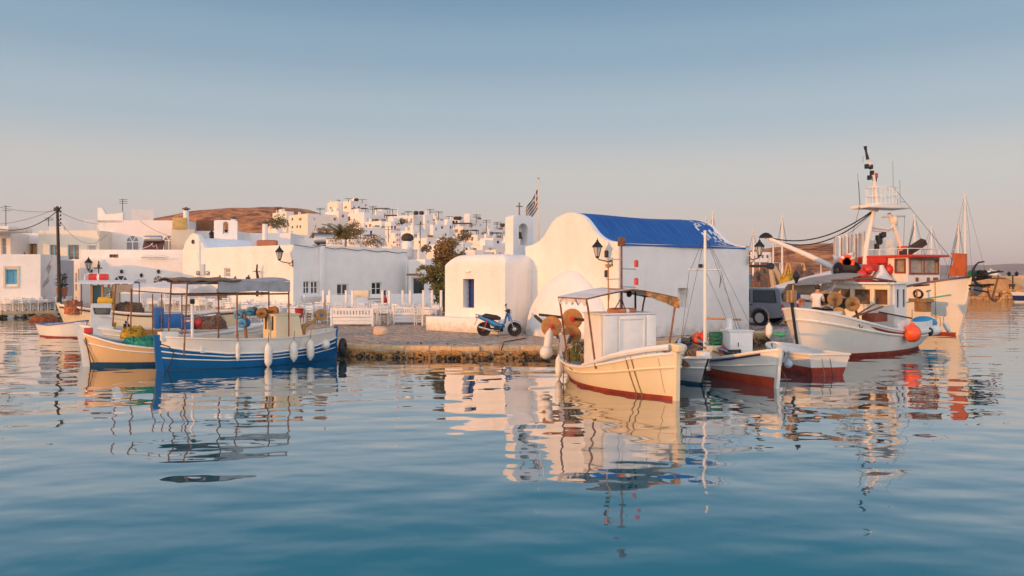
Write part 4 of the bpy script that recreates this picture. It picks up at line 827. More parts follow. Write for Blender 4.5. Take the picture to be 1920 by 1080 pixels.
# px corner, Y, left px, right px, top row, base row, windows left face, windows right face (px, row, w, h, kind)
TOWN = [
 ('cream house with two rows of blue windows before the brown hill', 537, 330, 511, 551, 396, 420, [(522, 401, 5, 5, 'bluew'), (532, 401, 5, 5, 'bluew'), (522, 411, 4, 6, 'bluew'), (531, 411, 6, 6, 'bluew')], []),
 ('wide two-storey white house with a shaded loggia left of the palm', 577, 262, 541, 636, 400, 447, [(548, 409, 3, 5, 'dark'), (563, 409, 5, 5, 'brown'), (579, 409, 5, 5, 'brown'), (548, 424, 3, 5, 'dark'), (557, 423, 3, 5, 'dark'), (563, 423, 3, 5, 'dark')], [(590, 409, 2, 5, 'grey'), (628, 409, 5, 5, 'brown'), (592, 423, 3, 6, 'grey'), (607, 424, 3, 5, 'grey'), (618, 421, 8, 9, 'grey')]),
 ('small house with a low porch behind the round chimney', 523, 225, 500, 541, 435, 452, [(515, 440, 3, 5, 'dark')], []),
 ('topmost left white tower house on the hilltop', 633, 300, 614, 644, 377, 402, [(620, 388, 3, 4, 'dark')], []),
 ('highest white house with a dark canopy on the hilltop', 658, 296, 643, 692, 376, 405, [(648, 387, 5, 4, 'brown')], [(664, 387, 3, 4, 'dark'), (673, 387, 4, 4, 'dark'), (686, 383, 3, 3, 'dark')]),
 ('white house in front of the hilltop tower with a dark door', 635, 268, 610, 655, 396, 420, [(625, 404, 2, 6, 'dark')], [(643, 403, 4, 5, 'brown')]),
 ('tall sunlit blank white house right of the palm', 683, 244, 652, 693, 398, 448, [(654, 408, 5, 8, 'dark')], [(690, 409, 2, 5, 'grey')]),
 ('white house with a brown roofed balcony above the middle of town', 692, 262, 686, 731, 402, 422, [], [(697, 412, 9, 7, 'brown'), (706, 412, 8, 7, 'brown'), (724, 418, 4, 3, 'grey')]),
 ('sunlit house below the brown balcony with one window', 715, 238, 683, 735, 414, 446, [(686, 422, 5, 4, 'dark'), (694, 421, 5, 5, 'brown')], [(719, 424, 6, 6, 'grey')]),
 ('shaded white house with a navy door and dark balcony', 678, 214, 672, 722, 426, 462, [], [(681, 433, 6, 4, 'grey'), (696, 435, 4, 9, 'navy'), (687, 431, 2, 3, 'dark')]),
 ('white house right of the navy door house with small windows', 733, 222, 722, 760, 415, 452, [], [(735, 424, 3, 5, 'dark'), (741, 425, 4, 7, 'brown')]),
 ('long sunlit house with tall windows in the middle of town', 775, 252, 728, 812, 403, 436, [(763, 412, 4, 9, 'grey'), (771, 412, 4, 9, 'grey'), (752, 413, 5, 5, 'brown')], [(789, 416, 3, 6, 'dark')]),
 ('grey shaded tall house on the middle skyline', 797, 246, 793, 810, 402, 436, [], [(803, 414, 3, 6, 'grey')]),
 ('pinkish terrace house with roof pots on the skyline', 818, 268, 808, 840, 406, 428, [(813, 411, 4, 4, 'brown')], [(828, 411, 4, 4, 'brown')]),
 ('sunlit skyline house with two round solar tanks', 862, 262, 836, 876, 410, 432, [(850, 414, 5, 5, 'dark'), (856, 414, 4, 5, 'dark')], []),
 ('shaded white house behind the tall white chimney', 878, 256, 872, 910, 411, 440, [], [(891, 419, 3, 4, 'bluew'), (901, 420, 3, 4, 'bluew'), (884, 426, 4, 4, 'grey')]),
 ('house with a dark pergola above the tamarisk', 868, 232, 850, 898, 424, 452, [(856, 431, 6, 6, 'brown')], [(878, 432, 9, 5, 'dark')]),
 ('white house with a blue balcony rail near the belfry', 918, 236, 905, 953, 430, 456, [(909, 436, 4, 6, 'dark')], [(922, 436, 8, 7, 'bluew'), (933, 436, 6, 6, 'bluew'), (945, 434, 2, 6, 'dark')]),
 ('small skyline house left of the belfry', 940, 262, 926, 962, 424, 445, [(933, 430, 3, 3, 'dark')], [(950, 430, 3, 4, 'dark')]),
 ('shaded house with a dark arched window in mid town', 812, 222, 806, 842, 421, 460, [], [(818, 428, 4, 6, 'grey'), (829, 424, 4, 6, 'navy'), (836, 438, 3, 5, 'dark')]),
 ('white house with a green shuttered porch in mid town', 775, 206, 752, 800, 432, 466, [(764, 438, 5, 5, 'grey')], [(781, 440, 9, 5, 'grey')]),
 ('sunlit low house behind the red and white mast', 748, 196, 718, 762, 446, 470, [(738, 453, 3, 4, 'dark')], []),
 ('low white house with a grey garage grille', 700, 190, 684, 738, 456, 474, [], [(705, 460, 10, 8, 'dark')]),
 ('small white cube house below the tall blank house', 668, 200, 655, 684, 450, 470, [(660, 455, 3, 4, 'dark')], [(674, 455, 3, 5, 'grey')]),
 ('low sunlit house left of the tamarisk', 800, 186, 776, 820, 446, 472, [(786, 452, 3, 4, 'brown')], [(806, 453, 4, 4, 'dark')]),
 ('white house with stepped roof right of the tamarisk', 895, 204, 870, 922, 440, 470, [(876, 446, 4, 5, 'brown'), (885, 446, 3, 7, 'dark')], [(902, 447, 6, 4, 'grey')]),
 ('sunlit flat house below the blue balcony', 925, 196, 900, 950, 446, 474, [(908, 455, 5, 4, 'brown'), (917, 455, 3, 5, 'dark')], [(934, 452, 5, 5, 'dark')]),
 ('low white house with a turquoise gate near the chapel', 905, 172, 880, 945, 460, 482, [(890, 466, 7, 5, 'blue')], [(920, 466, 7, 5, 'grey')]),
 ('narrow blue-grey house right beside the belfry', 948, 178, 940, 975, 452, 482, [], [(950, 462, 4, 7, 'blue')]),
 ('small pale house at the foot of the hill behind the taverna', 650, 176, 628, 676, 456, 478, [], [(662, 461, 4, 4, 'dark')]),
 ('low long house right of the round pot chimney', 826, 168, 800, 866, 458, 482, [(808, 464, 3, 4, 'dark')], [(842, 464, 5, 5, 'brown')]),
 ('shed-like cream house at the left foot of the hill', 560, 200, 534, 590, 440, 462, [(545, 446, 3, 5, 'brown'), (552, 446, 3, 4, 'dark')], []),
 ('small white house under the cream blue-windowed house', 512, 240, 496, 530, 424, 446, [], [(518, 430, 3, 4, 'dark')]),
 ('white cube on the ridge between two tall houses', 716, 288, 702, 732, 393, 410, [], [(722, 399, 4, 3, 'grey')]),
 ('long low house on the ridge right of the canopy', 744, 284, 728, 768, 402, 418, [(735, 408, 3, 3, 'brown')], [(754, 408, 3, 4, 'dark')]),
 ('white house wedged above the tamarisk top', 838, 240, 824, 858, 418, 446, [(831, 425, 3, 4, 'dark')], [(845, 424, 3, 6, 'navy')]),
 ('white terrace house beneath the ridge pergola', 705, 228, 690, 730, 430, 456, [], [(712, 437, 7, 5, 'grey'), (722, 438, 3, 6, 'brown')]),
]
random_rows = random.Random(3)
troot = {}
for k, (lb, px, Y, pl, pr, yt, yb, wl_, wr_) in enumerate(TOWN):
    z0 = min(hz(px, Y), ZY(yb, Y)) - 1.5
    cv = lambda lst: [(a - w / 2, a + w / 2, y - h / 2 + 2, y + h / 2 + 2, kd) for a, y, w, h, kd in lst]
    r_, a_, b_, h_ = house('hill_house', lb, px, Y, random_rows.uniform(36, 50), pl, pr, yt, z0, cv(wl_), cv(wr_), group=HT, m_=tints[k % 4], depth=.3, parapet=.45)
    troot[k] = (r_, a_, b_, h_)
    # roof furniture that moves with each house: stair head, chimney or parapet step
    m = MB(); q = random_rows.random()
    if q < .55:
        m.box((b_ * .55, a_ * .6, h_ + .45), (min(2.6, b_ * .45), min(2.6, a_ * .4), 1.5 + q)); m.build('stair_head', tints[k % 4], r_, 0)
    if q > .3:
        m = MB(); m.box((b_ * .2, a_ * .75, h_ + .3), (.6, .6, 1.5)); m.box((b_ * .2, a_ * .75, h_ + 1.1), (.8, .8, .12)); m.build('chimney', tints[k % 4], r_, 0)
    if q > .7:
        m = MB(); m.lathe([(.001, -.7), (.3, -.7), (.3, .7), (.001, .7)], 10, Matrix.Translation((b_ * .7, a_ * .3, h_ + .5)) @ Matrix.Rotation(R(90), 4, 'Y')); m.build('roof_tank', steel if q < .85 else wood, r_, 40)
# a second, smaller scatter of houses on lower terraces, each with a label of its own
COLS = ['left end', 'left part', 'middle', 'right part', 'right end']
def terraces(row, Y, y0, y1, pxs, what):
    for i, px in enumerate(pxs):
        w_ = random_rows.uniform(16, 24); yt = lerp(y0, y1, i / max(1, len(pxs) - 1)) + random_rows.uniform(-4, 4); yb = yt + random_rows.uniform(14, 20)
        wl_ = [(px - w_ * q, px - w_ * q + 3, yt + 5, yt + 9, random_rows.choice(['dark', 'brown', 'grey'])) for q in (.35, .7) if random_rows.random() < .75]
        wr_ = [(px + w_ * .3, px + w_ * .3 + 3.5, yt + 5, yt + 10, random_rows.choice(['grey', 'dark', 'bluew']))] if random_rows.random() < .8 else []
        z0 = min(hz(px, Y), ZY(yb, Y)) - 1.5
        ORD = ('first', 'second', 'third', 'fourth', 'fifth', 'sixth', 'seventh', 'eighth', 'ninth', 'tenth')
        r_, a_, b_, h_ = house('hill_house', f'small flat-roofed house, {ORD[i]} from left in the {row} of the hill town', px, Y + random_rows.uniform(-4, 4), random_rows.uniform(34, 52), px - w_, px + w_ * .8, yt, z0, wl_, wr_, group=HT, m_=tints[(i + row.count('e')) % 4], depth=.3, parapet=.4)
terraces('upper terrace row', 276, 404, 428, (590, 668, 742, 790, 846, 902), 0)
terraces('second terrace row', 232, 430, 440, (625, 664, 748, 790, 866, 890, 935), 0)
terraces('third terrace row', 198, 446, 452, (600, 632, 694, 758, 840, 868, 912), 0)
terraces('ridge row', 290, 402, 420, (704, 728, 764, 806, 826, 884), 0)
terraces('middle lane', 214, 438, 446, (642, 712, 774, 812, 852, 906, 926), 0)
terraces('bottom lane', 178, 456, 462, (606, 660, 702, 748, 806, 868, 896, 942), 0)
terraces('lowest terrace row', 160, 462, 468, (616, 690, 735, 786, 850, 890, 930, 962), 0)
# pergolas and canopies the photo shows on particular houses
NTH_ = ('first', 'second', 'third', 'fourth', 'fifth', 'sixth', 'eighth', 'ninth', 'tenth', 'seventh')
def pergola(label, pxl, pxr, yt, yb, Y, mm_=dkwood):
    a, b_ = PX(pxl, Y), PX(pxr, Y); w_ = b_ - a; zt, zb_ = ZY(yt, Y), ZY(yb, Y)
    o = thing('pergola', label, 'pergola', ((a + b_) / 2, Y, zb_), R(-8)); m = MB()
    m.box((0, 0, zt - zb_), (w_, 3, .22)); m.build('roof', mm_, o, 0)
    for sx in (-.48, .48):
        for sy in (-1.3, 1.3):
            m = MB(); m.box((sx * w_, sy, (zt - zb_) / 2 - .06), (.16, .16, zt - zb_ - .12)); m.build('post', mm_, o, 0)
pergola('dark pergola on the highest white house', 661, 689, 391, 399, 286); pergola('blue-grey pergola on the ridge right of the hilltop house', 703, 730, 391, 401, 280, mat('blue_grey_pergola', (.10, .15, .17), .7)); pergola('brown pergola on the ridge near the middle of town', 722, 746, 404, 410, 262)
pergola('dark wide pergola above the tamarisk', 850, 884, 419, 428, 228); pergola('lower dark pergola right of the tamarisk top', 866, 896, 432, 441, 214); pergola('blue-grey canopy near the belfry', 920, 941, 437, 447, 224, navy)
pergola('dark balcony roof on the navy door house', 688, 704, 441, 447, 209, navy)
chimney('tall square white chimney on the right skyline of the town', 876, 401, 420, 255, .9, False, plast_t, True)
for px, yt, yb, Y, lb in ((653, 372, 378, 295, 'left thin aerial on the hilltop house'), (679, 374, 380, 292, 'right thin aerial on the hilltop house'), (736, 392, 410, 260, 'dark pole on the ridge right of the pergola'), (842, 405, 425, 246, 'thin pole on the middle skyline'), (788, 418, 470, 170, 'dark pole below the middle skyline'), (676, 430, 458, 180, 'dark pole before the shaded white house')):
    aerial(lb, px, yt, yb, Y, 1)
for i, (px, yt, yb, Y) in enumerate(((520, 388, 398, 325), (600, 390, 402, 258), (699, 386, 402, 270), (765, 396, 404, 250), (806, 392, 408, 262), (822, 396, 410, 266), (893, 402, 416, 250), (912, 412, 432, 234), (932, 416, 428, 250), (728, 424, 452, 190))):
    aerial(f'thin rooftop aerial, {NTH_[i]} from the left over the hill town', px, yt, yb, Y, 2 if i % 2 else 3)
for px, py, Y, lb in ((668, 376, 294, 'dark water tanks on the hilltop house roof'), (780, 401, 250, 'left dark roof plant clump on the middle skyline'), (790, 401, 249, 'right dark roof plant clump on the middle skyline'), (855, 411, 258, 'left round brown tank on the right skyline'), (861, 411, 258, 'right round brown tank on the right skyline'), (942, 424, 250, 'dark shrub on the roof near the belfry')):
    m = MB(); b_ = rock(px % 17, n=10, mm=7); m.add(b_.v, b_.f, 0, T((0, 0, .3), s=(1.6, 1.3, 1.2))); tag(m.build('roof_clump', dkwood, smooth=60, loc=P(px, py, Y)), lb, 'roof clump')
# houses on the right-hand hill
house('hill_house', 'long white arcaded building on the shoulder of the right hill', 1409, 330, 20, 1407, 1446, 472, z0=8, right=[(1412, 1416, 478, 484, 'dark'), (1420, 1424, 478, 484, 'dark'), (1428, 1432, 478, 484, 'dark'), (1437, 1441, 478, 484, 'dark')], group='buildings on the right hill')
ru = house('ruined_house', 'row of roofless stone houses along the top of the right hill', 1512, 395, 8, 1510, 1555, 466, z0=9, right=[(1517, 1523, 469, 476, 'dark'), (1528, 1533, 469, 476, 'dark'), (1538, 1544, 469, 476, 'dark'), (1548, 1552, 469, 476, 'dark')], m_=mat('brown_stone_wall', (.22, .13, .07), .95, var=.3, vscale=.8), cat='ruin')

# ---------------------------------------------------------------- trees
def leaf_crown(mb, blobs, n, size, mis, seed=1):
    rr = random.Random(seed); tot = sum(b_[1][0] * b_[1][1] * b_[1][2] for b_ in blobs)
    for c_, r_, in blobs:
        for k in range(int(n * r_[0] * r_[1] * r_[2] / tot)):
            d = Vector((rr.gauss(0, 1), rr.gauss(0, 1), rr.gauss(0, 1))).normalized() * (rr.random() ** .45)
            p = Vector((c_[0] + d.x * r_[0], c_[1] + d.y * r_[1], c_[2] + d.z * r_[2]))
            if noise.noise(p * 1.4) < -.18: continue
            a = Vector((rr.gauss(0, 1), rr.gauss(0, 1), rr.gauss(.5, .7))).normalized(); b_ = a.orthogonal().normalized(); s_ = size * rr.uniform(.6, 1.4)
            mb.add([p - b_ * s_ * .35, p + a * s_ * .5 - b_ * s_ * .1, p + b_ * s_ * .35, p - a * s_ * .5], [(0, 1, 2, 3)], 0)
TB = P(832, 575, 49); TB.z = QZ; tree = thing('tamarisk_tree', 'rusty green tamarisk tree behind the chapel annex', 'tree', TB)
m = MB(); limbs = [[(0, 0, 0), (.1, 0, 1.0), (.0, .1, 1.9), (-.2, 0, 2.8)], [(.05, 0, 1.3), (.6, .1, 2.3), (.9, 0, 3.5)], [(.02, 0, 1.6), (-.7, .1, 2.3), (-1.2, 0, 3.0)], [(-.1, 0, 2.4), (.2, .2, 3.4), (.3, 0, 4.3)], [(.4, .1, 2.0), (.7, -.3, 2.6), (.6, -.5, 3.4)]]
for k, l_ in enumerate(limbs): m.tube(l_, [[.22, .18, .15, .09], [.12, .08, .03], [.11, .07, .03], [.09, .06, .02], [.08, .05, .02]][k], 7)
m.build('trunk', bark, tree, 60)
blobs = [((.35, 0, 3.9), (1.0, .95, .95)), ((.7, 0, 3.0), (.8, .9, .9)), ((-.2, 0, 2.7), (.9, .9, .9)), ((-1.0, 0, 2.5), (.75, .75, .65)), ((.2, 0, 4.5), (.5, .5, .5)), ((.35, -.3, 1.9), (.85, .85, .85)), ((-.3, -.2, 1.4), (.6, .7, .8)), ((.3, -.3, .9), (.6, .6, .6)), ((-1.25, 0, 2.75), (.35, .4, .3))]
m = MB(); leaf_crown(m, blobs[:2] + blobs[4:5], 5200, .135, [0], 3); m.build('crown', mat('rust_leaf', (.15, .10, .025), .7, vscale=1.2, col2=(.34, .18, .05), cut=(.38, .62)), tree, 0)
m = MB(); leaf_crown(m, blobs[2:4] + blobs[5:], 8200, .135, [0], 4); m.build('crown', mat('olive_leaf_light', (.085, .10, .022), .7, vscale=1.2, col2=(.24, .17, .045), cut=(.35, .65)), tree, 0)
PB = P(640, 452, 95); palm = thing('palm_tree', 'palm tree with arching fronds behind the taverna roof', 'palm tree', (PB.x, PB.y, 2.5))
hp_ = PB.z - 2.5; m = MB(); m.tube([(0, 0, 0), (.1, 0, hp_ * .6), (0, 0, hp_ + .4)], [.34, .30, .36], 12); m.ball((0, 0, hp_ + .3), (.55, .5, .5), 12, 8); m.build('trunk', bark, palm, 50)
for k in range(36):
    a = k * 2.39996; el = R(78 - 105 * (k / 36)) ; ln = rnd.uniform(2.2, 3.0); m = MB(); d = Vector((math.cos(a), math.sin(a), 0)); pts = []
    for i in range(10):
        t_ = i / 9; e_ = el - t_ * t_ * 1.15; pts.append(Vector((0, 0, hp_ + .6)) + d * ln * t_ * math.cos(el - t_ * .5) + Vector((0, 0, ln * (t_ * math.sin(el) - .42 * t_ * t_))))
    m.tube(pts, [.04 * (1 - .8 * i / 9) + .006 for i in range(10)], 4); sd = Vector((-d.y, d.x, 0))
    for i in range(1, 10):
        for q in range(3):
            pp = pts[i - 1].lerp(pts[i], (q + .5) / 3); tn = (pts[i] - pts[i - 1]).normalized(); L_ = .62 * math.sin(math.pi * min(.98, (i + q / 3) / 10.5)) + .15
            for s_ in (-1, 1):
                tip = pp + (sd * s_ * .75 + tn * .65 + Vector((0, 0, -.28))) * L_; m.add([pp - tn * .03, pp + tn * .05, tip], [(0, 1, 2)])
    m.build('frond', leafg if k % 3 else leafb, palm, 0)
def bush(label, px, py, Y, w_, h_, n, m_=leafb):
    o = thing('shrub', label, 'shrub', P(px, py, Y)); m = MB(); leaf_crown(m, [((0, 0, h_ * .42), (w_ / 2, w_ / 2, h_ * .5)), ((w_ * .3, 0, h_ * .3), (w_ * .3, w_ * .3, h_ * .35)), ((-w_ * .32, 0, h_ * .25), (w_ * .28, w_ * .3, h_ * .3))], n * 3, .085 * Y / 60, [0], int(px)); m.build('foliage', m_, o, 0)
    m = MB(); m.tube([(0, 0, -.4), (0, 0, h_ * .5)], .05, 5); m.build('stem', bark, o, 0)
bush('broad olive bush left of the palm', 604, 452, 96, 2.6, 1.8, 900); bush('dark green shrub before the cream blue-windowed house', 521, 428, 180, 4.5, 3.2, 700, leafg); bush('brown shrub right of the palm', 662, 452, 92, 2.4, 2.8, 900); bush('brown potted shrub in front of the shaded white house', 700, 462, 150, 4.2, 2.6, 500)
bush('red flowering bush on the terrace of the town middle', 800, 472, 130, 1.8, 1.4, 300); bush('olive shrub on the roof line in mid town', 753, 420, 200, 2.6, 1.5, 300); bush('brown bush by the right terrace houses', 872, 452, 150, 3.0, 2.4, 500)

# ---------------------------------------------------------------- tables, chairs, benches and posts of the taverna
CH = 'white wooden taverna chairs on the quay'; CL = 'white wooden ladder-back taverna chair among the quay tables'
ch0 = thing('chair', CL, 'chair', (0, 0, 0), 0, CH)
for sx in (-1, 1):
    m = MB(); m.tube([(sx * .19, .19, 0), (sx * .18, .18, .45), (sx * .17, .23, .92)], [.024, .026, .02], 5); m.build('leg', white, ch0, 0)
    m = MB(); m.tube([(sx * .2, -.19, 0), (sx * .19, -.18, .46)], .025, 5); m.build('leg', white, ch0, 0)
m = MB(); m.box((0, 0, .45), (.42, .42, .035), taper=.96); m.build('seat', mat('rush_seat', (.48, .38, .24), .9, var=.2, bump=.01), ch0, 0)
for z_ in (.6, .73, .86):
    m = MB(); m.box((0, .195 + (z_ - .6) * .1, z_), (.34, .022, .07)); m.build('slat', white, ch0, 0)
m = MB()
for z_ in (.16, .28):
    for sx in (-1, 1): m.tube([(sx * .19, .19, z_), (sx * .19, -.19, z_)], .014, 4)
    m.tube([(-.19, -.19, z_ + .03), (.19, -.19, z_ + .03)], .014, 4)
m.build('stretcher', white, ch0, 0)
tb0 = thing('table', 'small square taverna table under a white cloth on the quay', 'table', (0, 0, 0), 0, 'small tables on the quay')
m = MB(); m.box((0, 0, .735), (.78, .78, .03), bev=.008)
for sx in (-1, 1):
    m.grid(lambda u, v: (sx * (.392 + .02 * math.sin(u * 20) * v), lerp(-.39, .39, u), .74 - v * .17), 12, 2); m.grid(lambda u, v: (lerp(-.39, .39, u), sx * (.392 + .02 * math.sin(u * 20) * v), .74 - v * .17), 12, 2)
m.build('tablecloth', canvasw, tb0, 40)
for sx in (-1, 1):
    for sy in (-1, 1):
        m = MB(); m.box((sx * .33, sy * .33, .36), (.05, .05, .72)); m.build('leg', white, tb0, 0)
ct, tt = snapshot(ch0), snapshot(tb0); firstc, firstt = [True], [True]
def put(tree, x, y, rz, first):
    if first[0]: first[0] = False; tree[0].location = (x, y, QZ); tree[0].rotation_euler = (0, 0, rz); return tree[0]
    return dup(tree, None, (x, y, QZ), rz)
NTH = ('first', 'second', 'third', 'fourth', 'fifth', 'sixth', 'seventh', 'eighth', 'ninth', 'tenth', 'eleventh', 'twelfth', 'thirteenth', 'fourteenth')
SIDE = ('near', 'right', 'far', 'left')
def set_table(px, Y, place, nth, nch=4):
    x = PX(px, Y); r0 = rnd.uniform(-.3, .3); tb_ = put(tt, x, Y, r0, firstt); tb_['label'] = f'small square cloth covered table, {nth} from left {place}'
    for k in range(nch):
        a = r0 + k * math.pi / 2 + math.pi
        c_ = put(ct, x + math.cos(a + math.pi / 2) * .58, Y + math.sin(a + math.pi / 2) * .58, a + rnd.uniform(-.15, .15), firstc); c_['label'] = f'white chair on the {SIDE[k]} side of {nth} table from left {place}'
for place, spots in (('on the far left quay', ((8, 54.6), (40, 54.8), (72, 55.2), (102, 56.2), (-25, 54.2), (24, 53.4), (57, 53.8), (88, 54.6), (120, 55.6))),
                     ('behind the left boats', ((292, 52.3), (322, 52.0), (350, 51.0), (382, 49.6), (412, 47.6), (443, 46.2), (470, 44.8), (498, 43.0), (332, 54.6), (372, 53.2), (410, 51.8), (452, 50.2), (490, 48.2), (530, 46.2))),
                     ('around the white settles', ((520, 40.6), (556, 39.6), (590, 40.2), (588, 44.5), (634, 43.6), (676, 43.2), (712, 43.0), (752, 42.8), (790, 43.5), (815, 42.0), (718, 39.6), (808, 38.6)))):
    for i, (px, Y) in enumerate(sorted(spots)): set_table(px, Y, place, NTH[i])
def bench(label, pxl, pxr, pyb, rz):
    a = PG(pxl, pyb, QZ); b_ = PG(pxr, pyb, QZ); w_ = (b_ - a).length; o = thing('settle_bench', label, 'bench', ((a + b_) / 2), rz); H = .88
    for sx in (-1, 1):
        m = MB(); m.box((sx * (w_ / 2 - .04), 0, H / 2), (.085, .09, H), bev=.012); m.build('leg', white, o, 30); m = MB(); m.box((sx * (w_ / 2 - .04), .5, .22), (.08, .08, .44), bev=.01); m.build('leg', white, o, 30)
        m = MB(); m.box((sx * (w_ / 2 - .04), .26, .62), (.07, .5, .05), bev=.012); m.build('armrest', white, o, 30)
    for z0, z1 in ((.10, .25), (.255, .41)):
        m = MB(); m.box((0, 0, (z0 + z1) / 2), (w_ - .16, .045, z1 - z0 - .006), bev=.008); m.build('panel', white, o, 30)
    m = MB(); m.box((0, .26, .43), (w_ - .16, .48, .035), bev=.008); m.build('seat', white, o, 30)
    for z_, h_ in ((.50, .12), (.80, .13)):
        m = MB(); m.box((0, 0, z_), (w_ - .16, .05, h_), bev=.012); m.build('rail', white, o, 30)
    for k in range(13):
        x = lerp(-w_ / 2 + .13, w_ / 2 - .13, k / 12); m = MB(); m.box((x, 0, .65), (.085, .035, .19)); m.build('baluster', white, o, 0)
bench('left white wooden settle with fretted back on the quay', 620, 700, 612, R(4)); bench('right white wooden settle with fretted back on the quay', 737, 796, 608, R(6))
for i, (px, Y) in enumerate(((606, 46.5), (618, 44.5), (649, 46), (661, 44), (717, 44.5), (730, 43), (755, 46), (769, 44), (794, 42.5), (810, 44), (827, 42.2))):
    m = MB(); z1 = ZY(545, Y) - QZ; m.box((0, 0, z1 / 2), (.13, .13, z1), bev=.012); m.box((0, 0, z1 + .01), (.15, .15, .03)); tag(m.build('fence_post', white, smooth=30, loc=(PX(px, Y), Y, QZ)), f'slim square white post among the tables, {NTH[i]} from the left', 'post', 'white posts among the tables')
low = P(800, 590, 51); m = MB(); m.box((0, 0, .55), (9.5, .3, 1.1), bev=.04); o = m.build('low_wall', plast, smooth=40, loc=(PX(735, 55.5), 55.5, QZ)); tag(o, 'low white wall in front of the shaded taverna front', 'wall'); o.rotation_euler = (0, 0, R(35))
o = thing('side_table', 'dark topped table beside the seated woman', 'table', (PX(707, 46), 46, QZ)); m = MB(); m.box((0, 0, 1.05), (1.0, .6, .04)); m.build('top', iron, o, 0)
for sx in (-1, 1): 
    m = MB(); m.tube([(sx * .42, 0, 0), (sx * .42, 0, 1.03)], .03, 6); m.build('leg', white, o, 0)
o = thing('market_barrow', 'cream covered cart standing by the taverna wall', 'cart', (PX(678, 48), 48, QZ)); m = MB(); m.box((0, 0, 1.3), (.95, .6, .42), bev=.04); m.build('box', cream, o, 30)
for sx in (-1, 1): 
    m = MB(); m.tube([(sx * .42, 0, 0), (sx * .42, 0, 1.12)], .03, 6); m.build('leg', white, o, 0)

# ---------------------------------------------------------------- people
def figure(name, label, loc, rz, joints, edges, radii, head, cl_mat, sub=2):
    """one continuous skinned body; clothing and hair follow as children"""
    root = thing(name, label, 'person', loc, rz)
    me = bpy.data.meshes.new('body'); me.from_pydata([Vector(j) for j in joints], edges, []); o = bpy.data.objects.new('body', me); sc.collection.objects.link(o); o.parent = root
    sk = o.modifiers.new('skin', 'SKIN'); sk.use_smooth_shade = True
    for i, r_ in enumerate(radii): me.skin_vertices[0].data[i].radius = r_ if isinstance(r_, tuple) else (r_, r_)
    me.skin_vertices[0].data[0].use_root = True
    ss = o.modifiers.new('sub', 'SUBSURF'); ss.levels = sub; ss.render_levels = sub
    dg = bpy.context.evaluated_depsgraph_get(); me2 = bpy.data.meshes.new_from_object(o.evaluated_get(dg)); o.modifiers.clear(); o.data = me2
    me2.materials.clear()
    for q in cl_mat[0]: me2.materials.append(q)
    for p in me2.polygons: p.material_index = cl_mat[1](p.center); p.use_smooth = True
    return root
def sitter(name, label, loc, rz, mats, zsel, reach=0.0, hairlong=False):
    # seated: pelvis on a .45 m seat, thighs forward (-y), shanks down, back leaning a little forward
    J = [(0, 0, .52), (0, .02, .70), (0, -.02, .90), (0, -.07, 1.06), (0, -.10, 1.15), (0, -.14, 1.23), (0, -.16, 1.34),
         (.17, -.06, 1.03), (.23, -.12, .82), (.17, -.34 - reach, .76 + reach * .4), (.15, -.43 - reach, .77 + reach * .5),
         (-.17, -.06, 1.03), (-.23, -.12, .82), (-.17, -.34 - reach, .76 + reach * .4), (-.15, -.43 - reach, .77 + reach * .5),
         (.10, -.04, .50), (.13, -.42, .50), (.13, -.42, .10), (.13, -.55, .04), (-.10, -.04, .50), (-.13, -.42, .50), (-.13, -.42, .10), (-.13, -.55, .04)]
    E = [(0, 1), (1, 2), (2, 3), (3, 4), (4, 5), (5, 6), (3, 7), (7, 8), (8, 9), (9, 10), (3, 11), (11, 12), (12, 13), (13, 14), (0, 15), (15, 16), (16, 17), (17, 18), (0, 19), (19, 20), (20, 21), (21, 22)]
    Rr = [(.15, .12), (.145, .11), (.165, .115), (.15, .10), .055, (.075, .09), (.075, .085), .065, .05, .04, .035, .065, .05, .04, .035, .10, .075, .05, .04, .10, .075, .05, .04]
    root = figure(name, label, loc, rz, J, E, Rr, None, (mats, zsel))
    m = MB(); m.ball((0, -.135, 1.325), (.098, .112, .105), 14, 10)
    m.v = [v for v in m.v]
    keep = MB(); 
    for f in m.f:
        c_ = sum((Vector(m.v[i]) for i in f), Vector()) / len(f)
        if c_.z > 1.30 or c_.y > -.13: keep.add([m.v[i] for i in f], [tuple(range(len(f)))])
    if hairlong: keep.ball((0, -.05, 1.2), (.085, .06, .16), 10, 8); keep.ball((0, -.03, 1.40), (.06, .06, .05), 8, 6)
    keep.build('hair', hair, root, 60)
    for s_ in (-1, 1):
        hx, hy, hz_ = s_ * .15, -.43 - reach, .77 + reach * .5; m = MB()
        m.ball((hx, hy - .05, hz_), (.042, .055, .022), 8, 6)
        for k in range(4): m.tube([(hx - .03 + k * .02, hy - .09, hz_), (hx - .03 + k * .02, hy - .135 - .01 * (k in (1, 2)), hz_ - .008), (hx - .03 + k * .02, hy - .15, hz_ - .03)], [.010, .009, .007], 5)
        m.tube([(hx - s_ * .03, hy - .03, hz_), (hx - s_ * .065, hy - .07, hz_ - .012), (hx - s_ * .06, hy - .10, hz_ - .02)], [.012, .010, .008], 5); m.build('hand', skin, root, 60)
        m = MB(); m.ball((s_ * .092, -.13, 1.315), (.012, .022, .032), 8, 6); m.build('ear', skin, root, 60)
    m = MB(); m.tube([(0, -.235, 1.33), (0, -.262, 1.30)], [.010, .016], 6); m.build('nose', skin, root, 60)
    for s_ in (-1, 1):
        m = MB(); m.ball((s_ * .034, -.226, 1.335), (.013, .008, .009), 8, 6); m.build('eye', hair, root, 60)
    m = MB(); m.ball((0, -.232, 1.27), (.024, .006, .006), 8, 6); m.build('mouth', mat('lips', (.35, .12, .09), .5), root, 60)
    return root
def zone_w(c):
    if c.z > 1.11: return 0
    if c.z > .62 and abs(c.x) < .30 and c.y > -.24: return 1
    if c.z > .62: return 0
    return 2
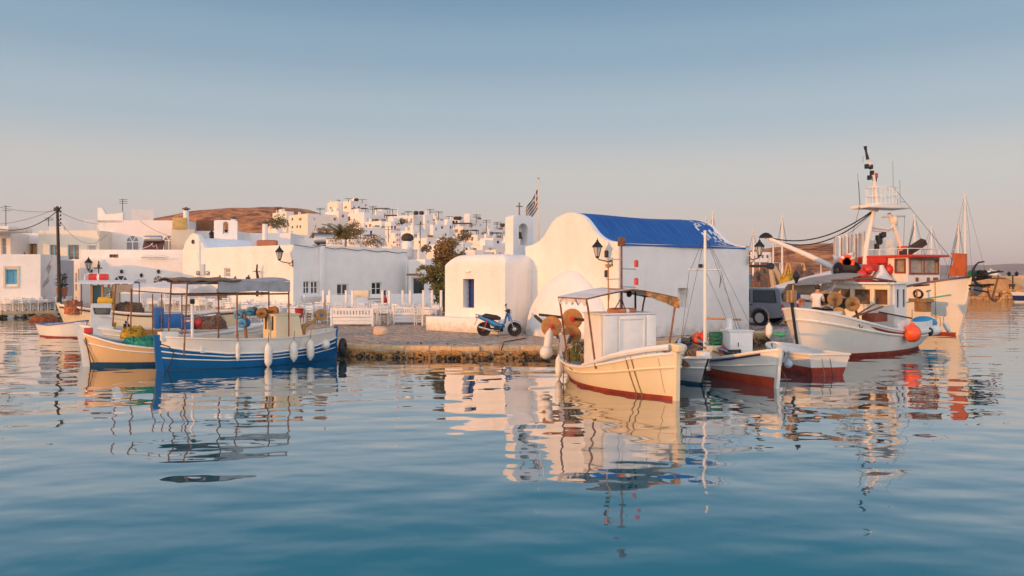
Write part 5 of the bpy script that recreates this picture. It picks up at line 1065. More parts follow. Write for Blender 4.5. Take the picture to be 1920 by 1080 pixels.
wp = Vector((PX(723, 45), 45, QZ)); sitter('person', 'woman in a red top sitting at a dark topped table by the taverna', (wp.x, wp.y, QZ + .12), R(-70), [skin, redcl, denim], zone_w, .12, True)
put(ct, wp.x, wp.y + .05, R(110), firstc)['label'] = 'white chair under the seated woman in the red top'
# ---------------------------------------------------------------- boats
class Boat:
    def __init__(s, name, label, bow, stern, beam, sheer, cat='boat', group='wooden fishing boats in the harbour', transom=0, rb=.25, rs=.15, full=1.0, hollow=1.15, flare=.75, ww=.86, top=2.2):
        s.b, s.s_ = Vector((bow[0], bow[1], 0)), Vector((stern[0], stern[1], 0)); d = s.b - s.s_
        s.L, s.B, s.sh, s.tr, s.rb, s.rs, s.hol, s.fl, s.ww, s.full, s.top = d.length, beam, sheer, transom, rb, rs, hollow, flare, ww, full, top
        s.root = thing(name, label, cat, (s.b + s.s_) / 2, math.atan2(d.y, d.x), group)
    def sheer(s, t):
        xs, ys = [a for a, _ in s.sh], [b_ for _, b_ in s.sh]
        return (table(xs, ys, t - .06) + table(xs, ys, t) * 2 + table(xs, ys, t + .06)) / 4 if .06 < t < .94 else table(xs, ys, t)
    def pt(s, t, z, side, out=0.0):
        q = 2 * t - 1; a = min(1, abs(q)); sh = s.sheer(t); f = z / sh
        if q < 0 and s.tr: wS = s.B / 2 * (1 - (1 - s.tr) * a ** 2); wW = wS * s.ww * (1 - .15 * a ** 2)
        else: wS = s.B / 2 * (1 - a ** s.top) ** (.62 * s.full); wW = s.B / 2 * s.ww * (1 - a ** 1.9) ** s.hol
        w = lerp(wW, wS, f ** s.fl) if f >= 0 else wW * (1 - .55 * min(1, (z / -.32)) ** 2)
        e_ = a ** 5; x = q * s.L / 2 + (s.rb if q > 0 else -s.rs) * max(f, -.4) * e_
        return Vector((x, side * (max(w, .03) + out), z))
    def hull(s, bands, n=44):
        for k, (f0, f1, mt, nm, rows) in enumerate(bands):
            m = MB()
            for sd in (-1, 1):
                m.grid(lambda u, v: s.pt(u, lerp(f0(u), f1(u), v), sd, .0), n, rows, flip=sd > 0)
            if s.tr:
                m.grid(lambda u, v: Vector((s.pt(0, lerp(f0(0), f1(0), v), 1).x, lerp(-1, 1, u) * s.pt(0, lerp(f0(0), f1(0), v), 1).y, lerp(f0(0), f1(0), v))), 8, rows)
            o = m.build(nm, mt, s.root, 40)
        return s
    def inside(s, drop, mt_in, mt_deck, n=40, t0=.02, t1=.98):
        m = MB()
        for sd in (-1, 1):
            m.grid(lambda u, v: s.pt(lerp(t0, t1, u), s.sheer(lerp(t0, t1, u)) - .005 - v * (drop(lerp(t0, t1, u)) - .005), sd, -.055 if True else 0), n, 3, flip=sd < 0)
        if s.tr: m.grid(lambda u, v: Vector((s.pt(0, s.sheer(0), 1).x + .06, lerp(-1, 1, u) * (s.pt(0, s.sheer(0) - v * drop(0), 1).y - .05), s.sheer(0) - v * drop(0))), 4, 2)
        m.build('bulwark', mt_in, s.root, 40); m = MB()
        def dk(u, v):
            t_ = lerp(t0, t1, u); z = s.sheer(t_) - drop(t_); w = max(0, s.pt(t_, z, 1).y - .03); return Vector((s.pt(t_, z, 1).x, lerp(-w, w, v), z + .03 * (1 - (2 * v - 1) ** 2)))
        m.grid(dk, n, 6); m.build('deck', mt_deck, s.root, 50)
    def cap(s, mt, w=.12, h=.05, n=44, t0=0.0, t1=1.0, zf=None, nm='gunwale'):
        m = MB(); zf = zf or s.sheer
        for sd in (-1, 1):
            rows = []
            for i in range(n + 1):
                t_ = lerp(t0, t1, i / n); a = s.pt(t_, zf(t_), sd, .03); b_ = s.pt(t_, zf(t_), sd, .03 - w)
                if b_.y * sd < 0: b_.y = 0
                rows.append((a, b_))
            vs_ = []
            for a, b_ in rows: vs_ += [a + Vector((0, 0, -h / 2)), a + Vector((0, 0, h / 2)), b_ + Vector((0, 0, h / 2)), b_ + Vector((0, 0, -h / 2))]
            m.add(vs_, [(i * 4 + k, i * 4 + (k + 1) % 4, (i + 1) * 4 + (k + 1) % 4, (i + 1) * 4 + k) for i in range(n) for k in range(4)] + [(0, 1, 2, 3), (n * 4 + 3, n * 4 + 2, n * 4 + 1, n * 4)])
        if s.tr and t0 == 0: y_ = s.pt(0, zf(0), 1).y; m.box((s.pt(0, zf(0), 1).x + .02, 0, zf(0)), (w, 2 * y_, h * .98))
        return m.build(nm, mt, s.root, 40)
    def strake(s, mt, zf, r=.025, n=44, t0=0.0, t1=1.0, nm='rubbing_strake'):
        m = MB()
        for sd in (-1, 1): m.tube([s.pt(lerp(t0, t1, i / n), zf(lerp(t0, t1, i / n)), sd, r * .3) for i in range(n + 1)], r, 6)
        return m.build(nm, mt, s.root, 50)
    def post(s, mt, bow=True, head=.2, w=.1, d=.13, tip=None, nm='stem_post', z0=-.35):
        m = MB(); zt = s.sheer(1 if bow else 0); sg = 1 if bow else -1; n = 8; vs_ = []
        for i in range(n + 1):
            z = lerp(z0, zt + head, i / n); p = s.pt(1 if bow else 0, min(z, zt), 1); x = p.x + (0 if z <= zt else sg * (z - zt) * .12)
            for dx, dy in ((-.05, -1), (d, -.8), (d, .8), (-.05, 1)): vs_.append((x + sg * dx, dy * w / 2, z))
        m.add(vs_, [(i * 4 + k, i * 4 + (k + 1) % 4, (i + 1) * 4 + (k + 1) % 4, (i + 1) * 4 + k) for i in range(n) for k in range(4)] + [(0, 1, 2, 3), (n * 4 + 3, n * 4 + 2, n * 4 + 1, n * 4)])
        return m.build(nm, mt, s.root, 30)
    def loc(s, px, py, axis, val): return hit(s.root, px, py, axis, val)
    def world(s, p): return wmat(s.root) @ Vector(p)
    def part(s, nm, mt, fn, smooth=35, label=None):
        m = MB(); fn(m); return m.build(nm, mt, s.root, smooth, label=label)
cst = lambda z: (lambda t: z)
FG = 'fenders hung from the boats'
def fender(label, p, l, r, mt=None, tilt=0.0, up=.55, rz=0.0):
    o = thing('fender', label, 'fender', p, rz, FG); m = MB(); pf = [(.001, -l / 2 - .03), (r * .22, -l / 2 - .025)] + [(r * max(.3, (1 - abs(-1 + 2 * k / 14) ** 3.2) ** .5), -l / 2 + l * k / 14) for k in range(15)] + [(r * .22, l / 2 + .035), (.001, l / 2 + .04)]
    m.lathe(pf, 16, T((0, 0, 0), ry=tilt)); m.build('fender_body', mt or fend, o, 50)
    m = MB(); m.tube([(math.sin(tilt) * l / 2, 0, l / 2 * math.cos(tilt)), (math.sin(tilt) * l * .55, .02, l / 2 + up * .5), (0, .06, l / 2 + up)], .012, 5); m.build('fender_rope', rope, o, 50); return o
def ballf(label, p, r, mt, up=.5):
    o = thing('buoy', label, 'buoy', p, 0, None); m = MB(); m.ball((0, 0, 0), (r, r, r * 1.04), 22, 14); m.lathe([(r * .45, r * .9), (r * .22, r * 1.12), (r * .2, r * 1.25), (.001, r * 1.26)], 12); m.build('float', mt, o, 60)
    m = MB(); m.tube([(0, 0, r * 1.2), (.02, .03, r * 1.2 + up)], .014, 5); m.build('buoy_rope', rope, o, 50); return o
def drum(parent, p, ax, r, l, mf=drumr, mc=dkwood, hub=None, nm='net_drum'):
    ax = Vector(ax).normalized(); q = Vector((0, 0, 1)).rotation_difference(ax).to_matrix().to_4x4(); M = Matrix.Translation(Vector(p)) @ q
    m = MB(); m.lathe([(r * .62, -l / 2 + .04), (r * .7, -l * .2), (r * .66, l * .2), (r * .62, l / 2 - .04)], 18, M); c_ = m.build(nm, mc, parent, 50)
    for e_ in (-1, 1):
        m = MB(); z = e_ * l / 2; m.lathe([(r * .9, z - .025), (r, z - .02), (r, z + .02), (r * .88, z + .028), (r * .4, z + .012), (.001, z + .012)] if e_ > 0 else [(.001, z - .012), (r * .4, z - .012), (r * .88, z - .028), (r, z - .02), (r, z + .02), (r * .9, z + .025)], 24, M)
        f = m.build('flange', mf, c_, 40)
    m = MB(); m.lathe([(r * .26, -l / 2 - .06), (r * .26, l / 2 + .06)], 12, M); m.tube([M @ Vector((0, 0, -l / 2 - .2)), M @ Vector((0, 0, l / 2 + .2))], r * .09, 7); m.build('hub', hub or rust, c_, 40)
    return c_
def netpile(label, p, sx, sy, h, mt, seed=1, rz=0.0, strands=26, mt2=None, name='fishing_net', cat='fishing net'):
    o = thing(name, label, cat, p, rz); rr = random.Random(seed); m = MB()
    def fn(u, v):
        a, r_ = u * 2 * math.pi, math.sin(v * math.pi / 2); x, y = math.cos(a) * r_, math.sin(a) * r_
        k = noise.fractal(Vector((x * 2.2 + seed, y * 2.2, v * 2)), 1, 2, 4); z = max(0, math.cos(v * math.pi / 2)) ** .6 * (1 + .35 * k)
        return Vector((sx / 2 * x * (1 + .18 * k), sy / 2 * y * (1 + .18 * k), h * z - .02))
    m.grid(fn, 40, 14); m.build('net_heap', mt, o, 70); m = MB()
    for k in range(strands):
        a = rr.uniform(0, 6.28); pts = []
        for i in range(7):
            a += rr.uniform(-.2, .45); r_ = rr.uniform(.5, .98); v = math.asin(min(1, r_)) / (math.pi / 2); q = fn((a / 6.2832) % 1, v); pts.append(q + Vector((0, 0, .02 + rr.uniform(0, .03))))
        m.tube(pts, rr.uniform(.008, .018), 5)
    m.build('net_rope', mt2 or rope, o, 60); return o
def crate(label, p, rz, d, mt, grp=None):
    o = thing('crate', label, 'crate', p, rz, grp); x, y, z = d; m = MB()
    m.box((0, 0, .015), (x - .02, y - .02, .03)); m.build('base', mt, o, 0)
    for sx, sy in ((1, 0), (-1, 0), (0, 1), (0, -1)):
        m = MB()
        for k in range(4):
            zz = z * (k + .5) / 4
            m.box((sx * (x / 2 - .012), sy * (y / 2 - .012), zz), (.024 if sx else x, y - .05 if sx else .024, z / 4 * (.62 if k < 3 else .9)))
        for k in (-1, -.33, .33, 1): m.box((sx * (x / 2 - .008) if sx else k * (x / 2 - .02), sy * (y / 2 - .008) if sy else k * (y / 2 - .02), z / 2), (.022 if sx else .035, .035 if sx else .022, z - .004))
        m.build('side', mt, o, 0)
    return o
def wline(label, pts, r=.014, mt=rope, name='mooring_rope', cat='rope'):
    m = MB(); m.tube(pts, r, 6); return tag(m.build(name, mt, smooth=60), label, cat)

# ================= blue boat with striped hull and awning frame
b = Boat('fishing_boat', 'blue wooden fishing boat with white stripes and a grey awning frame', PG(304, 695)[:2], PG(627, 672)[:2], 1.95, [(0, 1.02), (.15, .92), (.4, .86), (.7, .90), (.9, .98), (1, 1.02)], rb=.08, rs=.05, hollow=1.35)
bs = lambda t: table([0, .2, .45, .7, .9, 1], [.72, .50, .42, .47, .62, .74], t)
b.hull([(cst(-.34), cst(.03), blueab, 'hull_bottom', 3), (cst(.03), bs, blue, 'hull', 7), (bs, b.sheer, whiteb, 'bulwark_plank', 4)])
b.inside(lambda t: .42, whiteb, mat('grey_deck_paint', (.38, .38, .37), .6, var=.2)); b.cap(whiteb, .10, .04)
b.strake(white, bs, .028); b.strake(white, lambda t: bs(t) * .78, .02); b.strake(white, lambda t: bs(t) * .50 + .02, .018)
b.post(blue, True, .05, .13, .16); b.post(blue, False, .06, .10, .06)
def f_(m):
    p = b.pt(1, 1.0, 1); m.box((p.x - .25, 0, 1.02), (.5, .42, .26), bev=.02)
b.part('bow_block', whiteb, f_)
c0 = b.loc(518, 614, 1, .55); c1 = b.loc(567, 614, 1, .55); cz = b.loc(518, 592, 1, .55).z; cf, ca = c0.x, c1.x
def f_(m):
    m.add([(cf, -.55, .45), (cf, .55, .45), (ca - .10, .55, .45), (ca - .10, -.55, .45), (cf, -.55, cz), (cf, .55, cz), (ca + .12, .55, cz), (ca + .12, -.55, cz)], [(0, 1, 5, 4), (1, 2, 6, 5), (2, 3, 7, 6), (3, 0, 4, 7), (4, 5, 6, 7)])
    m.box(((cf + ca) / 2 + .05, 0, cz + .02), (abs(cf - ca) - .02, 1.16, .04), bev=.01)
b.part('cabin', cream, f_)
for y in (.28, -.28): b.part('slot_window', dkwood, lambda m: m.box((cf + .012, y, (cz + .85) / 2 + .1), (.03, .075, .44)))
zt = b.loc(430, 530, 1, .8).z
poles = []
for px, y in ((355, .85), (545, .8), (430, -.8), (545, -.8)):
    q = b.loc(px if y > 0 else px, 600, 1, abs(y)); poles.append((q.x, y))
xf, xa = b.loc(352, 600, 1, .85).x, b.loc(541, 600, 1, .8).x
for x, y in ((xf, .82), (xf, -.82), (xa, .82), (xa, -.82), ((xf + xa) / 2 + .1, .84), ((xf + xa) / 2 + .1, -.84)):
    b.part('awning_pole', rust, lambda m: m.tube([(x * 1.0 + (.1 if x == xf else 0), y, .5), (x, y, zt)], .024, 7))
b.part('awning_rail', rust, lambda m: [m.tube([(xf, y, zt - .36), (xa, y, zt - .36)], .026, 7) for y in (.83, -.83)] + [m.tube([(xf, y, zt - .02), (xa, y, zt - .02)], .026, 7) for y in (.83, -.83)] + [m.tube([(x, -.83, zt - .01), (x, .83, zt - .01)], .022, 7) for x in (xf, xa)])
b.part('awning', canvas, lambda m: (m.sheet(lambda u, v: (lerp(xf + .12, xa - .03, u), lerp(-.88, .88, v), zt + .03 + .10 * math.sin(math.pi * v) - .03 * math.sin(u * 12)), 24, 8, (0, 0, -.02)), m.sheet(lambda u, v: (lerp(lerp(xf, xa, .28), xa - .02, u), .885 + .02 * math.sin(u * 23), zt + .02 - v * (.30 + .02 * math.sin(u * 9))), 24, 3, (0, .012, 0))))
b.part('awning_roll', canvasbr, lambda m: (m.sheet(lambda u, v: (lerp(xf + .38, lerp(xf, xa, .42), u), lerp(-.95, .95, v), zt + .08 + .08 * math.sin(math.pi * v) + .012 * math.sin(u * 20 + v * 5)), 20, 10, (0, 0, -.03)), m.tube([(lerp(xf + .40, lerp(xf, xa, .5), k / 12), .92 + .02 * math.sin(k * 2), zt + .06 + .02 * math.sin(k * 1.7)) for k in range(13)], [.028 + .010 * math.sin(k * 2.3) for k in range(13)], 8)))
b.part('mast', white, lambda m: m.tube([(xf - .28, .35, .5), (xf - .28, .35, 1.98)], .045, 8)); b.part('mast_lamp', iron, lambda m: m.box((xf - .28, .35, 2.05), (.12, .12, .15), bev=.02))
q = b.loc(463, 600, 1, 0); b.part('tiller_post', wood, lambda m: m.tube([(q.x, 0, .5), (q.x + .08, 0, 1.62)], [.055, .045], 7))
for px, py, y in ((453, 590, -.1), (475, 584, -.4), (460, 606, .1)):
    q = b.loc(px, py, 1, y); drum(b.root, (q.x, y - .12, q.z), (.75, .65, 0), .15, .26, aqua, wood, aqua)
for px, py, y in ((492, 587, -.25), (512, 584, -.35)):
    q = b.loc(px, py, 1, y); drum(b.root, (q.x, y, q.z), (.5, .8, 0), .17, .34, drumr, iron)
q = b.loc(601, 590, 1, 0); q0 = b.loc(570, 612, 1, 0)
b.part('winch_arm', woodl, lambda m: (m.tube([(q0.x, 0, q0.z), (lerp(q0.x, q.x, .5), 0, lerp(q0.z, q.z, .35)), (q.x, 0, q.z)], [.075, .06, .05], 8), m.tube([(q0.x, 0, q0.z + .05), (q0.x + .1, 0, .6)], .09, 8), m.tube([(q.x - .05, .05, q.z), (q.x - .14, .05, q.z + .5)], .016, 6)))
drum(b.root, (q.x, .02, q.z), (.15, 1, 0), .19, .12, woodl, wood, aqua)
p = b.world(b.loc(561, 588, 1, .1)); o = thing('bucket', 'red plastic bucket standing at the back of the blue boat cabin', 'bucket', p - Vector((0, 0, .14))); m = MB(); m.lathe([(.10, 0), (.145, .30), (.155, .31), (.145, .31), (.10, .02), (.001, .02)], 18); m.build('bucket_body', redcl, o, 40); m = MB(); m.tube([(-.145, 0, .3), (-.1, .06, .36), (0, .08, .38), (.1, .06, .36), (.145, 0, .3)], .008, 5); m.build('handle', steel, o, 60)
BBLBL = ['slim white fender nearest the blue boat bow', 'large white fender amidships on the blue boat', 'white fender below the blue boat cabin end', 'long white fender near the blue boat stern']
for (px, py, l, r_), lb in zip(((446, 659, .52, .07), (503, 666, .70, .125), (551, 659, .60, .125), (582, 656, .62, .125)), BBLBL):
    y = .9 * b.B / 2; q = b.loc(px, py, 1, y); t_ = q.x / b.L + .5; y = b.pt(min(.98, max(.02, t_)), .55, 1).y + r_ + .03; q = b.loc(px, py, 1, y); fender(lb, b.world(q), l, r_, up=.35, rz=b.root.rotation_euler.z)
q = b.loc(610, 646, 1, .45); ballf('round white fender ball at the blue boat stern', b.world(q), .155, fend, .3)
m = MB(); q = b.loc(637, 646, 1, .1); p = b.world(q); m.lathe([(.22 + .10 * math.cos(2 * math.pi * k / 12), .10 * math.sin(2 * math.pi * k / 12)) for k in range(13)], 22, Matrix.Translation((0, 0, 0)) @ Matrix.Rotation(R(90), 4, 'Y')); o = m.build('tyre', black, smooth=60, loc=p + Vector((.08, .1, -.1))); tag(o, 'black tyre hung between the blue boat stern and the quay', 'tyre')
wline('dark mooring rope tied around the blue boat stem', [b.world(b.pt(1, .8, 1, .05)), b.world(b.pt(.97, .72, 1, .05)), b.world(b.pt(.95, .5, 1, .04)), b.world(b.pt(.985, .0, 1, .06)) - Vector((0, 0, .05))], .014, dkwood)
b.part('engine_box', white, lambda m: (m.box((xf + .55 * (1 if xa > xf else -1), .55, .72), (.22, .22, .42), bev=.03),))
blueboat = b

# ================= cream boat with red stem cap, left of the blue boat
b = Boat('fishing_boat', 'peach painted open boat with a red capped stem and heaped green nets', PG(166, 687)[:2], (-9.25, 26.35), 1.7, [(0, .85), (.3, .58), (.55, .56), (.8, .72), (1, 1.02)], rb=.14, rs=.1, hollow=1.7, full=1.0, ww=.74)
b.hull([(cst(-.34), cst(.13), blueab, 'hull_bottom', 3), (cst(.13), b.sheer, plaster('peach_hull_paint', (.78, .52, .27), (.5, .26, .10), .4, .005, .38, 0), 'hull', 8)]); b.inside(lambda t: .28, mat('pale_blue_inside', (.30, .40, .48), .6, var=.2), mat('pale_blue_inside', (0, 0, 0))); b.cap(white, .13, .05); b.strake(white, lambda t: b.sheer(t) * .74, .022)
b.post(whiteb, True, .16, .11, .15); b.post(whiteb, False, .1, .1, .1)
b.part('stem_cap', red, lambda m: m.box((b.pt(1, 1.02, 1).x - .14, 0, 1.10), (.24, .17, .20), bev=.03))
p = b.world(b.loc(250, 624, 1, -.2)); netpile('heap of yellow fishing net on the peach boat', p - Vector((0, 0, .16)), .75, .65, .34, nety, 5, .4, 24, nety)
p = b.world(b.loc(266, 640, 1, .3)); netpile('heap of turquoise fishing net on the peach boat', p - Vector((0, 0, .12)), 1.25, .75, .28, nett, 8, -.3, 24, nett)
p = b.world(b.loc(282, 627, 1, -.35)); o = thing('fish_box', 'orange-brown wooden fish box behind the turquoise net', 'box', p - Vector((0, 0, .15)), b.root.rotation_euler.z); m = MB(); 
for k in range(3): m.box((0, .2, .05 + k * .1), (.75, .02, .085)); m.box((0, -.2, .05 + k * .1), (.75, .02, .085)); m.box((.37, 0, .05 + k * .1), (.02, .42, .085)); m.box((-.37, 0, .05 + k * .1), (.02, .42, .085))
m.box((0, 0, .01), (.75, .4, .02)); m.build('planks', woodl, o, 0)
wline('brown mooring rope hanging from the red capped stem into the water', [b.world(b.pt(.99, .9, 1, .05)), b.world(b.pt(.985, .6, 1, .09)), b.world(b.pt(.98, .2, 1, .12)), b.world(b.pt(.985, -.05, 1, .12))], .016, dkwood)
wline('crossed second rope on the stem of the peach boat', [b.world(b.pt(1, .85, 1, .12)), b.world(b.pt(.975, .45, 1, .06)), b.world(b.pt(.955, .10, 1, .06))], .014, rope)
for px, py0, py1, yy in ((217, 533, 612, -.2), (246, 541, 626, .4)):
    q0_, q1_ = b.loc(px, py0, 1, yy), b.loc(px + (-6 if px < 230 else -1), py1, 1, yy); b.part('awning_pole', rust, lambda m: m.tube([q1_, q0_], .022, 7))
q0_, q1_ = b.loc(246, 545, 1, .3), b.loc(343, 552, 1, .3); b.part('awning_rail', rust, lambda m: m.tube([q0_, q1_], .02, 6))
for px in (286, 303, 341):
    q0_, q1_ = b.loc(px, 551, 1, .3), b.loc(px, 600, 1, .3); b.part('awning_pole', rust, lambda m: m.tube([q1_ - Vector((0, 0, .6)), q0_], .02, 6))

# ================= white boat with blue bottom and blue wheel box
b = Boat('fishing_boat', 'white fishing boat with blue waterline behind the red capped stem', PG(163, 668)[:2], (-9.4, 30.8), 2.1, [(0, 1.0), (.3, .72), (.55, .70), (.8, .85), (1, 1.08)], rb=.22, rs=.1, hollow=1.5, ww=.78)
b.hull([(cst(-.34), cst(.22), blueab, 'hull_bottom', 3), (cst(.22), b.sheer, whiteb, 'hull', 8)]); b.inside(lambda t: .22, whiteb, whiteb); b.cap(white, .14, .06); b.strake(white, lambda t: b.sheer(t) * .8, .022); b.post(whiteb, True, .12, .12, .15); b.post(whiteb, False, .1, .1, .1)
x0, x1 = b.loc(168, 590, 1, .3).x, b.loc(214, 590, 1, .3).x; z1 = b.loc(190, 570, 1, .3).z
def f_(m): m.add([(x0, -.5, .55), (x0, .5, .55), (x1, .5, .55), (x1, -.5, .55), (x0 - .05, -.5, z1), (x0 - .05, .5, z1), (x1 + .1, .5, z1), (x1 + .1, -.5, z1)], [(0, 1, 5, 4), (1, 2, 6, 5), (2, 3, 7, 6), (3, 0, 4, 7), (4, 5, 6, 7)])
b.part('cuddy', white, f_)
xm = (x0 + x1) / 2; wv = .28
wf = b.part('cuddy_window', iron, lambda m: m.prism([(xm + wv, z1 - .12), (xm - wv, z1 - .14), (xm - wv * .8, z1 - .36), (xm + wv * .8, z1 - .34)], .03, Matrix(((1, 0, 0, 0), (0, 0, 1, .5), (0, 1, 0, 0), (0, 0, 0, 1))), 0), 0)
m = MB(); m.prism([(xm + wv * .85, z1 - .145), (xm - wv * .85, z1 - .16), (xm - wv * .68, z1 - .335), (xm + wv * .68, z1 - .32)], .014, Matrix(((1, 0, 0, 0), (0, 0, 1, .522), (0, 1, 0, 0), (0, 0, 0, 1)))); m.build('pane', glass, wf, 0)
q = b.loc(318, 598, 1, .3); xx = q.x; zt = b.loc(318, 582, 1, .3).z; zb_ = b.loc(330, 612, 1, .3).z
b.part('blue_cabin', mat('box_blue', (.008, .12, .36), .45, var=.2), lambda m: (m.box((xx - .05, 0, (zt + zb_) / 2 - .1), (.85, 1.0, zt - zb_ - .1), bev=.02), m.box((xx + .35, 0, (zt + zb_) / 2 + .02), (.3, 1.0, zt - zb_ + .16), bev=.02), m.box((xx - .6, 0, zb_ + .0), (.4, .9, .25), bev=.02)))
p = b.world(b.loc(372, 606, 1, .3)); o = ballf('red round float lying on the white boat with blue waterline', p, .17, mat('red_float', (.55, .03, .02), .4), .05)
p = b.world(b.loc(392, 603, 1, .1)); netpile('grey brown net heap with a tarpaulin on the white boat', p - Vector((0, 0, .25)), 1.3, .9, .45, netr, 14, .2, 20)
p = b.world(b.loc(360, 608, 1, -.2)); ballf('orange float beside the red round float', p, .14, orange, .05)
b.part('bow_rail', steel, lambda m: (m.tube([b.pt(.93, b.sheer(.93), 1), b.pt(.93, b.sheer(.93), 1) + Vector((0, 0, .42)), b.pt(.93, b.sheer(.93), -1) + Vector((0, 0, .42)), b.pt(.93, b.sheer(.93), -1)], .018, 6), m.tube([b.pt(.8, b.sheer(.8), 1), b.pt(.8, b.sheer(.8), 1) + Vector((0, 0, .4)), b.pt(.93, b.sheer(.93), 1) + Vector((0, 0, .42))], .018, 6)))
b.part('anchor_winch', iron, lambda m: (m.box((b.L * .30, .1, 1.0), (.2, .3, .2), bev=.03), m.tube([(b.L * .3, -.2, 1.15), (b.L * .3, .4, 1.15)], .05, 8), m.tube([(b.L * .3, .1, 1.0), (b.L * .29, .1, 1.45)], .02, 6)))
p = b.world((b.L * .38, -.15, .98)); o = thing('lidded_tub', 'yellow lidded tub on the bow of the white boat', 'tub', p); m = MB(); m.lathe([(.16, 0), (.19, .16), (.001, .18)], 14); m.build('tub', yellow, o, 40)

# ================= wheelhouse boat further back at left
b = Boat('fishing_boat', 'white fishing boat with an open wheelhouse and a red life raft on its roof', (PX(127, 38.2) + .2, 38.2), (PX(127, 38.2) + 7.4, 40.2), 2.4, [(0, 1.05), (.3, .95), (.6, 1.0), (.85, 1.22), (1, 1.42)], rb=.55, rs=.1, hollow=1.2)
b.hull([(cst(-.34), cst(.15), redab, 'hull_bottom', 2), (cst(.15), b.sheer, cream, 'hull', 8)]); b.inside(lambda t: .3, woodl, woodl); b.cap(white, .14, .07); b.strake(dkwood, lambda t: b.sheer(t) - .12, .04); b.post(cream, True, .1, .1, .12)
wx0, wx1 = b.loc(172, 560, 1, .7).x, b.loc(212, 560, 1, .7).x; wz1 = b.loc(190, 534, 1, .7).z
for x in (wx0, (wx0 + wx1) / 2, wx1):
    for y in (.7, -.7): b.part('wheelhouse_post', woodl, lambda m: m.box((x, y, (wz1 + .75) / 2), (.10, .10, wz1 - .75)))
b.part('wheelhouse_panel', mat('teal_door', (.015, .07, .10), .5), lambda m: (m.box((lerp(wx0, wx1, .25), .66, (wz1 + .8) / 2), (abs(wx1 - wx0) * .4, .04, wz1 - .85)),)); b.part('wheelhouse_wall', cream, lambda m: (m.box((wx1, 0, (wz1 + .75) / 2), (.06, 1.3, wz1 - .8)), m.box((lerp(wx0, wx1, .75), .66, 1.0), (abs(wx1 - wx0) * .42, .05, .6))))
b.part('pane', mat('green_glass', (.10, .17, .13), .1, spec=.7), lambda m: m.box((lerp(wx0, wx1, .75), .67, wz1 - .42), (abs(wx1 - wx0) * .40, .02, .62)))
rx0, rx1 = b.loc(142, 531, 1, .9).x, b.loc(250, 532, 1, .9).x
b.part('roof', white, lambda m: m.sheet(lambda u, v: (lerp(rx0, rx1, u), lerp(-1, 1, v), wz1 + .05 + .12 * math.sin(math.pi * v)), 6, 10, (0, 0, .06)), 40)
b.part('tan_awning', canvast, lambda m: m.sheet(lambda u, v: (lerp(lerp(rx0, rx1, .66), rx1, u), .98, wz1 + .02 - v * (.38 + .03 * math.sin(u * 8))), 10, 3, (0, .012, 0)), 40)
for x in (lerp(rx0, rx1, .1), rx1 + .05): 
    for y in (.95, -.95): b.part('roof_pole', rust, lambda m: m.tube([(x, y, 1.0), (x, y, wz1 + .05)], .025, 6))
rc = b.loc(185, 524, 1, 0)
p = b.world((rc.x, 0, wz1 + .18)); o = thing('life_raft', 'red life raft drum with white bands on the wheelhouse roof', 'life raft', p, b.root.rotation_euler.z); m = MB(); m.tube([(-.42, 0, .17), (-.05, 0, .17)], .17, 14); m.tube([(.05, 0, .17), (.42, 0, .17)], .17, 14); m.build('canister', mat('raft_red', (.60, .03, .02), .4), o, 40); m = MB(); m.tube([(-.05, 0, .17), (.05, 0, .17)], .175, 14); m.tube([(-.6, 0, 0), (-.55, 0, .32), (-.3, 0, .38), (.3, 0, .38), (.6, 0, .3), (.62, 0, 0)], .025, 6); m.build('strap', white, o, 40)
b.part('mast', iron, lambda m: (m.tube([(rc.x, 0, wz1 + .1), (rc.x, 0, wz1 + 1.15)], .03, 6), m.tube([(rc.x - .15, 0, wz1 + .8), (rc.x + .2, 0, wz1 + .8)], .03, 6), m.box((rc.x, 0, wz1 + .9), (.1, .1, .14))))
for x in (wx0 + .4, wx0 + .8): b.part('guard_rail', rust, lambda m: m.tube([(x, .85, 1.1), (x, .85, 1.75)], .02, 6))
p = b.world(b.loc(139, 570, 1, .3)); o = netpile('orange and red net bundle on the bow of the wheelhouse boat', p - Vector((0, 0, .45)), .85, .7, .62, mat('orange_net', (.40, .07, .03), .9, vscale=12, col2=(.55, .25, .12), bump=.03, bscale=40), 22, 0, 22)
p = b.world(b.loc(198, 564, 1, .85)); o = thing('tarpaulin_roll', 'yellow folded tarpaulin on the wheelhouse boat', 'tarpaulin', p, b.root.rotation_euler.z); m = MB(); m.box((0, 0, 0), (.68, .34, .26), bev=.08); m.box((.05, 0, .14), (.5, .28, .08), bev=.035); m.build('folded_cloth', yellow, o, 40)
p = b.world(b.loc(243, 570, 1, .2)); netpile('brown net and grey tarpaulin heap at the stern of the wheelhouse boat', p - Vector((0, 0, .5)), 1.4, .9, .55, netr, 25, .1, 20)
greek_flag('flag', 'small striped flag at the back of the wheelhouse', b.world(b.loc(207, 545, 1, .8)), .5, .45, .45, seed=2, ang=R(170))
b = Boat('rowing_boat', 'small white dinghy with a blue rim at the far left', (PX(139, 36.3) + .6, 36.0), (PX(88, 37.3), 37.3), 1.25, [(0, .58), (.4, .55), (.8, .66), (1, .78)], transom=.72, rb=.2, rs=.16, group='small dinghies')
b.hull([(cst(-.2), cst(.06), redab, 'hull_bottom', 2), (cst(.06), b.sheer, whiteb, 'hull', 6)]); b.inside(lambda t: .3, white, white); b.cap(mat('rim_blue', (.08, .13, .33), .5), .1, .05)
b.part('thwart', white, lambda m: [m.box((x, 0, .42), (.22, 1.0, .03)) for x in (-.5, .5)])
